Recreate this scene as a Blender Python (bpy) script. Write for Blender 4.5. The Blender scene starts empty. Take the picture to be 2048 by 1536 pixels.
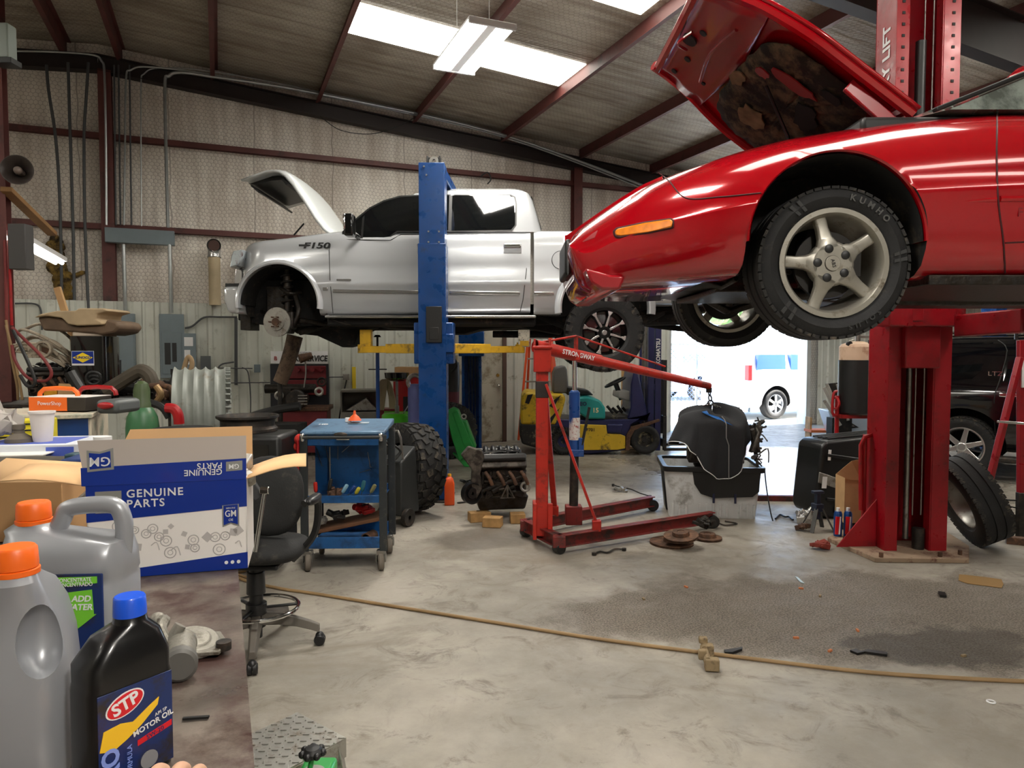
import bpy, bmesh, math, random
from mathutils import Vector, Matrix, Euler
random.seed(7)
sc = bpy.context.scene
COL = sc.collection
PI = math.pi
# ------------------------------------------------------------------ camera (room axes: x along the back wall, y into the room)
F = 1420.0; CH = 1.6; PITCH = math.atan(65/F); TH = math.radians(22.35)
cam = bpy.data.objects.new('camera', bpy.data.cameras.new('camera')); COL.objects.link(cam)
cam.location = (0, 0, CH); cam.rotation_euler = (PI/2-PITCH, 0, -TH)
cam.data.sensor_width = 36; cam.data.lens = F/2048*36; cam.data.clip_start = .05; cam.data.clip_end = 300
sc.camera = cam
# ------------------------------------------------------------------ view + sky + sun
sc.view_settings.view_transform = 'Standard'; sc.view_settings.look = 'None'
sc.view_settings.exposure = 0.0; sc.view_settings.gamma = 1; sc.view_settings.use_curve_mapping = False
w = bpy.data.worlds.new('sky'); sc.world = w; w.use_nodes = True
nt = w.node_tree; bg = nt.nodes['Background']
sky = nt.nodes.new('ShaderNodeTexSky'); sky.sky_type = 'HOSEK_WILKIE'; sky.turbidity = 4; sky.ground_albedo = .5
sky.sun_direction = Vector((.5, -.16, .85)).normalized()
nt.links.new(sky.outputs[0], bg.inputs[0]); bg.inputs[1].default_value = 34
def light(name, kind, loc, energy, col=(1, 1, 1), rot=(0, 0, 0), size=1, sy=None):
    l = bpy.data.lights.new(name, kind); l.energy = energy; l.color = col
    if kind == 'AREA':
        l.shape = 'RECTANGLE'; l.size = size; l.size_y = sy or size
    o = bpy.data.objects.new(name, l); COL.objects.link(o); o.location = loc; o.rotation_euler = rot
    return o
sun = light('sun', 'SUN', (8, 20, 12), 55, (1, .96, .9)); sun.data.angle = .01
sun.rotation_euler = Vector((.5, -.16, .85)).to_track_quat('Z', 'Y').to_euler()
# ------------------------------------------------------------------ pixel -> place helpers (camera aligned X right, Z deep, h up)
CP, SP = math.cos(PITCH), math.sin(PITCH)
def ray(px, py):
    dx = (px-1024)/F; dy = (768-py)/F
    return dx, CP+dy*SP, -SP+dy*CP
def Q(px, py, Z):
    a, b, c = ray(px, py); return Z*a/b, CH+Z*c/b
def G(px, py, h=0):
    a, b, c = ray(px, py); t = (h-CH)/c; return a*t, b*t
CT, ST = math.cos(TH), math.sin(TH)
def W(X, Z, h=0): return Vector((X*CT+Z*ST, -X*ST+Z*CT, h))
def WG(px, py, h=0):
    X, Z = G(px, py, h); return W(X, Z, h)
def WV(px, py, v):                      # point on the room plane y = v
    a, b, c = ray(px, py); d = W(a, b, c); t = v/d.y
    return Vector((d.x*t, v, CH+c*t))
# ------------------------------------------------------------------ materials
def lin(c):
    if isinstance(c, (int, float)): c = (c, c, c)
    return tuple(((x/255)/12.92 if x/255 <= .04045 else ((x/255+.055)/1.055)**2.4) for x in c[:3])+(1,)
def MAT(name, col, rough=.5, metal=0, var=0, vs=6, dirt=None, bump=0, bs=30, coat=0, emit=0, trans=0, rv=0, alpha=1, ior=1.45):
    m = bpy.data.materials.new(name); m.use_nodes = True; n = m.node_tree; L = n.links.new
    p = n.nodes['Principled BSDF']; p.inputs['Roughness'].default_value = rough; p.inputs['Metallic'].default_value = metal
    c = lin(col); p.inputs['Base Color'].default_value = c
    if coat: p.inputs['Coat Weight'].default_value = coat; p.inputs['Coat Roughness'].default_value = .04
    if trans: p.inputs['Transmission Weight'].default_value = trans; p.inputs['IOR'].default_value = ior
    if emit: p.inputs['Emission Color'].default_value = c; p.inputs['Emission Strength'].default_value = emit
    if alpha < 1: p.inputs['Alpha'].default_value = alpha
    if var or dirt or bump or rv:
        tc = n.nodes.new('ShaderNodeTexCoord'); out = None
        if var:
            nz = n.nodes.new('ShaderNodeTexNoise'); nz.inputs['Scale'].default_value = vs; nz.inputs['Detail'].default_value = 6; L(tc.outputs['Object'], nz.inputs['Vector'])
            r = n.nodes.new('ShaderNodeMapRange'); r.inputs[1].default_value = .3; r.inputs[2].default_value = .7; r.inputs[3].default_value = 1-var; r.inputs[4].default_value = 1+var*.5
            L(nz.outputs[0], r.inputs[0]); mx = n.nodes.new('ShaderNodeVectorMath'); mx.operation = 'SCALE'; mx.inputs[0].default_value = c[:3]; L(r.outputs[0], mx.inputs['Scale']); out = mx.outputs[0]
        if dirt:
            dc, amt, ds = dirt; nz = n.nodes.new('ShaderNodeTexNoise'); nz.inputs['Scale'].default_value = ds; nz.inputs['Detail'].default_value = 9; nz.inputs['Roughness'].default_value = .7; L(tc.outputs['Object'], nz.inputs['Vector'])
            r = n.nodes.new('ShaderNodeMapRange'); r.inputs[1].default_value = .62-amt*.35; r.inputs[2].default_value = .74-amt*.3; L(nz.outputs[0], r.inputs[0])
            mx = n.nodes.new('ShaderNodeMix'); mx.data_type = 'RGBA'; L(r.outputs[0], mx.inputs[0])
            if out: L(out, mx.inputs[6])
            else: mx.inputs[6].default_value = c
            mx.inputs[7].default_value = lin(dc); out = mx.outputs[2]
            if metal: 
                r2 = n.nodes.new('ShaderNodeMapRange'); r2.inputs[3].default_value = metal; r2.inputs[4].default_value = .1; L(r.outputs[0], r2.inputs[0]); L(r2.outputs[0], p.inputs['Metallic'])
        if out: L(out, p.inputs['Base Color'])
        if rv:
            nz = n.nodes.new('ShaderNodeTexNoise'); nz.inputs['Scale'].default_value = vs*1.7; nz.inputs['Detail'].default_value = 5; L(tc.outputs['Object'], nz.inputs['Vector'])
            r = n.nodes.new('ShaderNodeMapRange'); r.inputs[1].default_value = .3; r.inputs[2].default_value = .7; r.inputs[3].default_value = max(0, rough-rv); r.inputs[4].default_value = min(1, rough+rv); L(nz.outputs[0], r.inputs[0]); L(r.outputs[0], p.inputs['Roughness'])
        if bump:
            nz = n.nodes.new('ShaderNodeTexNoise'); nz.inputs['Scale'].default_value = bs; nz.inputs['Detail'].default_value = 5; L(tc.outputs['Object'], nz.inputs['Vector'])
            b = n.nodes.new('ShaderNodeBump'); b.inputs['Strength'].default_value = bump; b.inputs['Distance'].default_value = .01; L(nz.outputs[0], b.inputs['Height']); L(b.outputs[0], p.inputs['Normal'])
    return m
# ------------------------------------------------------------------ mesh builder
def cat(pts, n=6, closed=False):
    P = [Vector(p) for p in pts]; out = []; N = len(P)
    rng = range(N) if closed else range(N-1)
    for i in rng:
        a = P[i-1] if (closed or i) else P[0]; b = P[i]; c = P[(i+1) % N]
        d = P[(i+2) % N] if (closed or i+2 < N) else P[-1]
        for k in range(n):
            t = k/n
            out.append(.5*((2*b)+(c-a)*t+(2*a-5*b+4*c-d)*t*t+(3*b-a-3*c+d)*t**3))
    if not closed: out.append(P[-1])
    return out
class MB:
    def __init__(s): s.v = []; s.f = []; s.mi = []; s.m = 0; s.T = None
    def add(s, vs, fs):
        o = len(s.v)
        s.v += [tuple(s.T @ Vector(v)) if s.T else tuple(v) for v in vs]
        s.f += [tuple(i+o for i in f) for f in fs]; s.mi += [s.m]*len(fs); return s
    def box(s, c, z, r=None, tp=1):
        x, y, h = z[0]/2, z[1]/2, z[2]/2
        V = [Vector((i*x*(tp if k > 0 else 1), j*y*(tp if k > 0 else 1), k*h)) for k in (-1, 1) for j in (-1, 1) for i in (-1, 1)]
        if r: R = Euler(r).to_matrix(); V = [R @ v for v in V]
        c = Vector(c)
        return s.add([v+c for v in V], [(0, 2, 3, 1), (4, 5, 7, 6), (0, 1, 5, 4), (2, 6, 7, 3), (0, 4, 6, 2), (1, 3, 7, 5)])
    def b2(s, a, b): # box from corners
        return s.box([(a[i]+b[i])/2 for i in range(3)], [abs(b[i]-a[i]) for i in range(3)])
    def beam(s, p0, p1, w, h=None, up=(0, 0, 1)):
        p0, p1 = Vector(p0), Vector(p1); d = (p1-p0).normalized(); u = Vector(up)
        if abs(d.dot(u)) > .99: u = Vector((0, 1, 0))
        x = d.cross(u).normalized(); y = x.cross(d); h = h or w
        V = [p+x*i*w/2+y*j*h/2 for p in (p0, p1) for j in (-1, 1) for i in (-1, 1)]
        return s.add(V, [(0, 1, 3, 2), (4, 6, 7, 5), (0, 4, 5, 1), (2, 3, 7, 6), (0, 2, 6, 4), (1, 5, 7, 3)])
    def cyl(s, p0, p1, r, r2=None, n=20, cap=True):
        p0, p1 = Vector(p0), Vector(p1); d = (p1-p0).normalized(); r2 = r if r2 is None else r2
        x = d.orthogonal().normalized(); y = d.cross(x)
        V = []
        for p, q in ((p0, r), (p1, r2)):
            V += [p+(x*math.cos(2*PI*i/n)+y*math.sin(2*PI*i/n))*q for i in range(n)]
        f = [(i, (i+1) % n, n+(i+1) % n, n+i) for i in range(n)]
        if cap: f += [tuple(range(n-1, -1, -1)), tuple(range(n, 2*n))]
        return s.add(V, f)
    def tube(s, pts, r, n=8, sm=0, closed=False, cap=True, rf=None):
        P = cat(pts, sm, closed) if sm else [Vector(p) for p in pts]; N = len(P)
        x = None; V = []
        for i, p in enumerate(P):
            a = P[(i-1) % N] if (closed or i) else p; b = P[(i+1) % N] if (closed or i < N-1) else p
            d = (b-a)
            if d.length < 1e-9: d = Vector((0, 0, 1))
            d.normalize()
            if x is None: x = d.orthogonal().normalized()
            else:
                x = x-d*x.dot(d)
                if x.length < 1e-6: x = d.orthogonal()
                x.normalize()
            y = d.cross(x); q = r if rf is None else r*rf(i/(N-1))
            V += [p+(x*math.cos(2*PI*k/n)+y*math.sin(2*PI*k/n))*q for k in range(n)]
        R = range(N) if closed else range(N-1)
        f = [(i*n+k, i*n+(k+1) % n, ((i+1) % N)*n+(k+1) % n, ((i+1) % N)*n+k) for i in R for k in range(n)]
        if cap and not closed: f += [tuple(range(n-1, -1, -1)), tuple(range((N-1)*n, N*n))]
        return s.add(V, f)
    def lathe(s, prof, o=(0, 0, 0), ax=(0, 0, 1), n=32, closed=False, a0=0, a1=2*PI):
        o = Vector(o); d = Vector(ax).normalized(); x = Vector((1, 0, 0)) if abs(d.x) < .9 else Vector((0, 0, 1)); x = (x-d*x.dot(d)).normalized(); y = d.cross(x)
        M_ = len(prof); full = abs(a1-a0-2*PI) < 1e-6; n1 = n if full else n+1
        V = [o+d*z+(x*math.cos(a0+(a1-a0)*i/n)+y*math.sin(a0+(a1-a0)*i/n))*max(r, 1e-4) for i in range(n1) for r, z in prof]
        f = []
        for i in range(n):
            j = (i+1) % n1
            for k in range(M_ if closed else M_-1):
                l = (k+1) % M_; f.append((i*M_+k, j*M_+k, j*M_+l, i*M_+l))
        return s.add(V, f)
    def prism(s, poly, a, b, ax='y'):
        def P(u, v, t): return (u, t, v) if ax == 'y' else ((u, v, t) if ax == 'z' else (t, u, v))
        n = len(poly); V = [P(u, v, a) for u, v in poly]+[P(u, v, b) for u, v in poly]
        return s.add(V, [tuple(range(n)), tuple(range(2*n-1, n-1, -1))]+[(i, n+i, n+(i+1) % n, (i+1) % n) for i in range(n)])
    def loft(s, rings, ring=True, cap=True):
        n = len(rings[0]); V = [v for r in rings for v in r]; N = len(rings); K = n if ring else n-1
        f = [(i*n+k, i*n+(k+1) % n, (i+1)*n+(k+1) % n, (i+1)*n+k) for i in range(N-1) for k in range(K)]
        if cap and ring: f += [tuple(range(n-1, -1, -1)), tuple(range((N-1)*n, N*n))]
        return s.add(V, f)
    def sph(s, c, r, sc_=(1, 1, 1), n=14, m=9, rot=None):
        c = Vector(c); R = Euler(rot).to_matrix() if rot else None; V = []
        for i in range(m+1):
            for k in range(n):
                a = PI*i/m; v = Vector((r*sc_[0]*math.sin(a)*math.cos(2*PI*k/n), r*sc_[1]*math.sin(a)*math.sin(2*PI*k/n), r*sc_[2]*math.cos(a)))
                V.append(c+(R @ v if R else v))
        return s.add(V, [(i*n+k, (i+1)*n+k, (i+1)*n+(k+1) % n, i*n+(k+1) % n) for i in range(m) for k in range(n)])
    def torus(s, c, R, r, ax=(0, 0, 1), n=28, k=8, a0=0, a1=2*PI):
        return s.lathe([(R+r*math.cos(2*PI*i/k), r*math.sin(2*PI*i/k)) for i in range(k)], c, ax, n, True, a0, a1)
    def quad(s, a, b, c, d): return s.add([a, b, c, d], [(0, 1, 2, 3)])
    def mesh(s, name):
        me = bpy.data.meshes.new(name); me.from_pydata(s.v, [], s.f); me.update()
        return me
def O(name, mb, mat, parent=None, loc=(0, 0, 0), rot=(0, 0, 0), bev=0, sm=35, merge=True, sub=0, bseg=2, solid=0):
    me = mb.mesh(name); o = bpy.data.objects.new(name, me); COL.objects.link(o)
    for q in (mat if isinstance(mat, (list, tuple)) else [mat]): me.materials.append(q)
    me.polygons.foreach_set('material_index', mb.mi)
    bm = bmesh.new(); bm.from_mesh(me)
    if merge: bmesh.ops.remove_doubles(bm, verts=bm.verts, dist=1e-5)
    bmesh.ops.recalc_face_normals(bm, faces=bm.faces); bm.to_mesh(me); bm.free()
    if sm:
        me.polygons.foreach_set('use_smooth', [True]*len(me.polygons)); me.set_sharp_from_angle(angle=math.radians(sm))
    o.location = loc; o.rotation_euler = rot
    if parent: o.parent = parent
    if solid: d = o.modifiers.new('s', 'SOLIDIFY'); d.thickness = solid; d.offset = 0
    if bev:
        b = o.modifiers.new('b', 'BEVEL'); b.width = bev; b.segments = bseg; b.limit_method = 'ANGLE'; b.angle_limit = .6; b.harden_normals = False
    if sub: b = o.modifiers.new('u', 'SUBSURF'); b.levels = sub; b.render_levels = sub
    return o
def tag(o, label=None, cat_=None, group=None, kind=None):
    if label: o['label'] = label
    if cat_: o['category'] = cat_
    if group: o['group'] = group
    if kind: o['kind'] = kind
    return o
ROOM = 'room'
def thing(name, label, cat_, X, Z, h=0, a=0, group=None, room=False):
    """an Empty at the thing's base; local x = to the right, y = away, z = up (a: extra turn in degrees)"""
    o = bpy.data.objects.new(name, None); COL.objects.link(o); o.empty_display_size = .1
    o.location = (X, Z, h) if room else W(X, Z, h)
    o.rotation_euler = (0, 0, math.radians(a)-(0 if room else TH))
    bpy.context.view_layer.update()
    return tag(o, label, cat_, group)
def solo(name, mb, mat, label, cat_, X, Z, h=0, a=0, group=None, room=False, kind=None, **k):
    o = O(name, mb, mat, **k); o.location = (X, Z, h) if room else W(X, Z, h)
    o.rotation_euler = (0, 0, math.radians(a)-(0 if room else TH)); return tag(o, label, cat_, group, kind)
def qf(t):
    """returns f(px,py,dy): where the ray through a photo pixel meets the plane y=dy of thing t (local x,z)"""
    inv = Matrix.LocRotScale(t.location, t.rotation_euler.to_quaternion(), Vector((1, 1, 1))).inverted()
    o = inv @ Vector((0, 0, CH))
    def f(px, py, dy=0):
        a, b, c = ray(px, py); d = inv.to_3x3() @ W(a, b, c); s_ = (dy-o.y)/d.y; p = o+d*s_
        return p.x, p.z
    return f
def struct(name, mb, mat, **k):
    return tag(O(name, mb, mat, **k), kind='structure')
def copy_tree(o, parent=None):
    c = o.copy(); COL.objects.link(c)
    if parent: c.parent = parent
    for ch in list(o.children): copy_tree(ch, c)
    return c
def cut(o, mb, mat):
    me = mb.mesh('cut'); c = bpy.data.objects.new('cut', me); COL.objects.link(c); me.materials.append(mat)
    bm = bmesh.new(); bm.from_mesh(me); bmesh.ops.recalc_face_normals(bm, faces=bm.faces); bm.to_mesh(me); bm.free()
    me.polygons.foreach_set('use_smooth', [True]*len(me.polygons))
    md = o.modifiers.new('x', 'BOOLEAN'); md.object = c; md.operation = 'DIFFERENCE'; md.solver = 'EXACT'; md.material_mode = 'TRANSFER'
    c.parent = o.parent; c.location = o.location
    bpy.context.view_layer.update(); dg = bpy.context.evaluated_depsgraph_get()
    n = bpy.data.meshes.new_from_object(o.evaluated_get(dg))
    if len(n.polygons) < len(o.data.polygons)*.5:
        md.solver = 'FAST'; bpy.context.view_layer.update(); n = bpy.data.meshes.new_from_object(o.evaluated_get(bpy.context.evaluated_depsgraph_get()))
    o.modifiers.remove(md)
    o.data = n; bpy.data.objects.remove(c); n.set_sharp_from_angle(angle=math.radians(35)); return o
def text(s_, size, mat, parent, loc, rot=(PI/2, 0, 0), name='lettering', ext=.002, align='CENTER', sx=1, shear=0, bold=0, sp=1, label=None, cap=None):
    cu = bpy.data.curves.new('t', 'FONT'); cu.body = s_; cu.size = size; cu.extrude = ext; cu.align_x = align; cu.align_y = 'CENTER'; cu.shear = shear; cu.offset = bold; cu.space_character = sp; cu.resolution_u = 3
    t = bpy.data.objects.new('t', cu); COL.objects.link(t); bpy.context.view_layer.update()
    me = bpy.data.meshes.new_from_object(t.evaluated_get(bpy.context.evaluated_depsgraph_get())); bpy.data.objects.remove(t)
    me.name = name; o = bpy.data.objects.new(name, me); COL.objects.link(o); me.materials.clear(); me.materials.append(mat)
    o.parent = parent; o.location = loc; o.rotation_euler = rot; o.scale = (sx, 1, 1)
    if label: o['label'] = label
    return o
# shared materials
m_black = MAT('black_plastic', 22, .45, var=.2)
m_rub = MAT('rubber', (27, 27, 28), .75, var=.25, vs=14, dirt=((70, 64, 56), .1, 9), bump=.2, bs=60)
m_tread = MAT('tread_rubber', (38, 37, 36), .85, var=.3, vs=20, dirt=((95, 86, 74), .25, 12), bump=.3, bs=80)
m_well = MAT('underbody_black', (16, 15, 14), .85, var=.4, dirt=((60, 50, 40), .2, 10))
m_chrome = MAT('chrome', 225, .12, 1)
m_steel = MAT('steel', (150, 148, 143), .35, .9, var=.2, vs=10, dirt=((80, 66, 52), .15, 12))
m_dsteel = MAT('dark_steel', (62, 59, 56), .5, .7, var=.4, vs=14, dirt=((70, 52, 38), .3, 14))
m_rust = MAT('rusty_steel', (96, 72, 58), .7, .5, var=.35, vs=18, dirt=((120, 84, 58), .35, 20), bump=.2)
m_red = MAT('red_paint', (160, 16, 22), .38, var=.15, dirt=((92, 30, 24), .2, 7), rv=.1)
m_blue = MAT('blue_paint', (24, 70, 138), .35, var=.15, dirt=((20, 44, 84), .2, 5), rv=.12)
m_white = MAT('white', 226, .5)
m_card = MAT('cardboard', (196, 158, 112), .9, var=.1, vs=9)
m_wood = MAT('wood', (176, 136, 84), .75, var=.3, vs=14)
m_glass = MAT('dark_glass', (12, 14, 15), .04, coat=.5)
m_yel = MAT('yellow_paint', (214, 168, 28), .45, var=.2, dirt=((110, 88, 36), .25, 9))
m_alu = MAT('aluminium', (170, 168, 162), .4, .8, var=.15, dirt=((110, 100, 86), .3, 14), bump=.1)
m_greas = MAT('greasy_metal', (54, 48, 42), .42, .75, var=.5, vs=22, dirt=((24, 20, 17), .5, 20), bump=.4, bs=50)
m_hose = MAT('black_hose', 26, .5)
m_cond = MAT('galvanised_conduit', (168, 172, 172), .35, .7, var=.12, vs=14)
m_dcond = MAT('grey_cable', (74, 76, 78), .6)
# ------------------------------------------------------------------ room
RID = -1.55; RS = .085; RH = 6.05; VW = 12.0; UL, UR, VF = -8, 21, -7.0
def ceil_h(u): return RH-RS*abs(u-RID)
def node(n, t, **k):
    x = n.nodes.new(t)
    for a, b in k.items(): setattr(x, a, b)
    return x
def quilt(name, col, col2, axes, seam=1.2, cell=.062, wire=(98, 84, 74), wr=6, streak=1):
    """foil-faced insulation under hexagonal wire netting"""
    m = bpy.data.materials.new(name); m.use_nodes = True; n = m.node_tree; L = n.links.new; p = n.nodes['Principled BSDF']; p.inputs['Roughness'].default_value = .55
    tc = node(n, 'ShaderNodeTexCoord'); sx = node(n, 'ShaderNodeSeparateXYZ'); L(tc.outputs['Object'], sx.inputs[0]); cb = node(n, 'ShaderNodeCombineXYZ')
    L(sx.outputs[axes[0]], cb.inputs[0]); L(sx.outputs[axes[1]], cb.inputs[1])
    def vm(op, a, b=None):
        x = node(n, 'ShaderNodeVectorMath', operation=op)
        for i, q in enumerate((a, b)):
            if q is None: continue
            if isinstance(q, tuple): x.inputs[i].default_value = q
            else: L(q, x.inputs[i])
        return x
    def ma(op, a, b=None, c=None):
        x = node(n, 'ShaderNodeMath', operation=op)
        for i, q in enumerate((a, b, c)):
            if q is None: continue
            if isinstance(q, (int, float)): x.inputs[i].default_value = q
            else: L(q, x.inputs[i])
        return x.outputs[0]
    nzd = node(n, 'ShaderNodeTexNoise'); nzd.inputs['Scale'].default_value = 2.5; L(cb.outputs[0], nzd.inputs[0]); wob = vm('SCALE', nzd.outputs[1]); wob.inputs['Scale'].default_value = .09
    pos = vm('ADD', cb.outputs[0], wob.outputs[0])
    P0 = vm('SCALE', pos.outputs[0]); P0.inputs['Scale'].default_value = 1/cell; r = (1, 1.732, 1); h = (.5, .866, .5)
    a = vm('SUBTRACT', vm('MODULO', vm('ADD', P0.outputs[0], (1000, 1732, 0)).outputs[0], r).outputs[0], h)
    b = vm('SUBTRACT', vm('MODULO', vm('ADD', P0.outputs[0], (1000.5, 1732.866, 0)).outputs[0], r).outputs[0], h)
    def hexd(g):
        ab = vm('ABSOLUTE', g.outputs[0]).outputs[0]; s2 = node(n, 'ShaderNodeSeparateXYZ'); L(ab, s2.inputs[0])
        return ma('MAXIMUM', ma('ADD', ma('MULTIPLY', s2.outputs[0], .5), ma('MULTIPLY', s2.outputs[1], .866)), s2.outputs[0])
    d = ma('MINIMUM', hexd(a), hexd(b))
    edge = node(n, 'ShaderNodeMapRange'); edge.inputs[1].default_value = .44; edge.inputs[2].default_value = .47; L(d, edge.inputs[0])
    nz = node(n, 'ShaderNodeTexNoise'); nz.inputs['Scale'].default_value = .9; nz.inputs['Detail'].default_value = 8; L(tc.outputs['Object'], nz.inputs[0])
    mp = node(n, 'ShaderNodeMapping'); mp.inputs['Scale'].default_value = (3 if streak else .5, 3 if streak else 5, .4); L(cb.outputs[0], mp.inputs[0])
    if streak: mp.inputs['Scale'].default_value = (4, .35, 1)
    nz2 = node(n, 'ShaderNodeTexNoise'); nz2.inputs['Scale'].default_value = 1.6; nz2.inputs['Detail'].default_value = 6; L(mp.outputs[0], nz2.inputs[0])
    mm = ma('MULTIPLY_ADD', nz.outputs[0], .5, ma('MULTIPLY', nz2.outputs[0], .5)); cr = node(n, 'ShaderNodeMapRange'); cr.inputs[1].default_value = .38; cr.inputs[2].default_value = .6; L(mm, cr.inputs[0])
    mix = node(n, 'ShaderNodeMix', data_type='RGBA'); L(cr.outputs[0], mix.inputs[0]); mix.inputs[6].default_value = lin(col2); mix.inputs[7].default_value = lin(col)
    # seams
    s3 = node(n, 'ShaderNodeSeparateXYZ'); L(pos.outputs[0], s3.inputs[0])
    fr = ma('ABSOLUTE', ma('SUBTRACT', ma('FRACT', ma('MULTIPLY', s3.outputs[0 if streak else 1], 1/seam)), .5)); sm_ = node(n, 'ShaderNodeMapRange'); sm_.inputs[1].default_value = .012; sm_.inputs[2].default_value = .004; L(fr, sm_.inputs[0])
    mx2 = node(n, 'ShaderNodeMix', data_type='RGBA'); L(ma('MULTIPLY', ma('MAXIMUM', edge.outputs[0], sm_.outputs[0]), .55), mx2.inputs[0]); L(mix.outputs[2], mx2.inputs[6]); mx2.inputs[7].default_value = lin(wire)
    L(mx2.outputs[2], p.inputs['Base Color'])
    hh = ma('MULTIPLY_ADD', d, -.5, ma('MULTIPLY', nz2.outputs[0], 2.2)); bp = node(n, 'ShaderNodeBump'); bp.inputs['Strength'].default_value = .6; bp.inputs['Distance'].default_value = .03; L(hh, bp.inputs['Height']); L(bp.outputs[0], p.inputs['Normal'])
    return m
m_wallq = quilt('wall_insulation', (230, 223, 213), (190, 179, 167), ('X', 'Z'))
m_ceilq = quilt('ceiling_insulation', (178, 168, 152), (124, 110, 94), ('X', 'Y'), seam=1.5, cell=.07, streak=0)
m_prim = MAT('primer_steel', (96, 50, 46), .55, var=.25, vs=3, dirt=((50, 34, 30), .2, 2))
m_corr = MAT('pale_green_sheet', (204, 206, 196), .5, .1, var=.16, vs=1.3, dirt=((150, 148, 134), .12, 5))
# floor
def floor_mat():
    m = bpy.data.materials.new('worn_concrete'); m.use_nodes = True; n = m.node_tree; L = n.links.new; p = n.nodes['Principled BSDF']
    tc = node(n, 'ShaderNodeTexCoord')
    def noise(s_, det=8, rough=.6, dist=0, vec=None):
        x = node(n, 'ShaderNodeTexNoise'); x.inputs['Scale'].default_value = s_; x.inputs['Detail'].default_value = det; x.inputs['Roughness'].default_value = rough; x.inputs['Distortion'].default_value = dist; L(vec or tc.outputs['Object'], x.inputs[0]); return x.outputs[0]
    def mr(v, a, b, c=0, d=1):
        x = node(n, 'ShaderNodeMapRange'); x.interpolation_type = 'SMOOTHSTEP'
        for i, q in enumerate((a, b, c, d)): x.inputs[i+1].default_value = q
        L(v, x.inputs[0]); return x.outputs[0]
    def mix(f, a, b):
        x = node(n, 'ShaderNodeMix', data_type='RGBA'); L(f, x.inputs[0])
        for i, q in ((6, a), (7, b)):
            if isinstance(q, tuple): x.inputs[i].default_value = q
            else: L(q, x.inputs[i])
        return x.outputs[2]
    def ma(op, a, b):
        x = node(n, 'ShaderNodeMath', operation=op)
        for i, q in enumerate((a, b)):
            if isinstance(q, (int, float)): x.inputs[i].default_value = q
            else: L(q, x.inputs[i])
        return x.outputs[0]
    def blob(c, rx, ry, rot=0, n_=.5, ns=1.2):
        mp = node(n, 'ShaderNodeMapping', vector_type='TEXTURE'); mp.inputs['Location'].default_value = (c[0], c[1], 0); mp.inputs['Rotation'].default_value = (0, 0, rot); mp.inputs['Scale'].default_value = (rx, ry, 1); L(tc.outputs['Object'], mp.inputs[0])
        ln = node(n, 'ShaderNodeVectorMath', operation='LENGTH'); L(mp.outputs[0], ln.inputs[0])
        return mr(ma('ADD', ln.outputs['Value'], ma('MULTIPLY', ma('SUBTRACT', noise(ns, 10, .68), .5), n_*2)), 1.15, .8)
    base = mix(mr(noise(.8, 10, .65), .35, .65), lin((166, 159, 147)), lin((132, 126, 116)))
    base = mix(mr(noise(3.5, 10, .75, 1), .5, .68), base, lin((112, 104, 94)))
    base = mix(mr(noise(.6, 8, .7, 1.5), .5, .64), base, lin((128, 120, 108)))
    base = mix(mr(noise(16, 8, .75), .62, .74), base, lin((96, 88, 78)))
    c = W(*G(1750, 1225)); st = blob(c, 1.9, .75, -TH*.9, .75, 1.5)
    grit = mix(mr(noise(90, 4, .7), .4, .6), lin((72, 64, 56)), lin((128, 118, 106)))
    base = mix(ma('MULTIPLY', st, .85), base, grit)
    c2 = W(*G(1420, 1130)); st2 = blob(c2, .9, .6, 0, .5, 2)
    base = mix(ma('MULTIPLY', st2, .45), base, lin((92, 84, 74)))
    c4 = W(*G(980, 1075)); base = mix(ma('MULTIPLY', blob(c4, .5, .35, 0, .6, 3), .6), base, lin((88, 80, 72)))
    c3 = W(*G(1905, 1290)); base = mix(ma('MULTIPLY', blob(c3, .5, .26, -.4, 1.3, 2.6), .55), base, lin((50, 45, 40)))
    L(base, p.inputs['Base Color'])
    cw = W(*G(1590, 940)); wet = blob(cw, 1.9, 3.3, .1, .3, 1.5)
    sepv = node(n, 'ShaderNodeSeparateXYZ'); L(tc.outputs['Object'], sepv.inputs[0]); far = mr(sepv.outputs['Y'], 4.0, 8.0)
    rg = ma('SUBTRACT', mr(noise(5, 9, .7), .3, .7, .46, .72), ma('MULTIPLY', far, .12))
    rg = ma('MAXIMUM', ma('SUBTRACT', rg, ma('MULTIPLY', wet, .42)), .07)
    rg = ma('ADD', rg, ma('MULTIPLY', st, .25)); L(rg, p.inputs['Roughness']); L(mr(wet, 0, 1, .5, 1.0), p.inputs['Specular IOR Level'])
    bp = node(n, 'ShaderNodeBump'); bp.inputs['Strength'].default_value = .22; bp.inputs['Distance'].default_value = .01; L(ma('ADD', noise(14, 9, .7), ma('MULTIPLY', ma('MULTIPLY', noise(120, 3), st), 1.5)), bp.inputs['Height']); L(bp.outputs[0], p.inputs['Normal'])
    return m
m_floor = floor_mat()
struct('floor', MB().b2((UL, VF, -.2), (UR, VW, 0)), m_floor, sm=0)
b = MB()   # gable roof, underside quilted
for s0, s1 in ((UL, RID), (RID, UR)):
    b.add([(s0, VF, ceil_h(s0)), (s1, VF, ceil_h(s1)), (s1, VW, ceil_h(s1)), (s0, VW, ceil_h(s0)), (s0, VF, ceil_h(s0)+.12), (s1, VF, ceil_h(s1)+.12), (s1, VW, ceil_h(s1)+.12), (s0, VW, ceil_h(s0)+.12)], [(0, 1, 2, 3), (7, 6, 5, 4), (0, 4, 5, 1), (1, 5, 6, 2), (2, 6, 7, 3), (3, 7, 4, 0)])
struct('ceiling', b, m_ceilq, sm=0)
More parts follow.
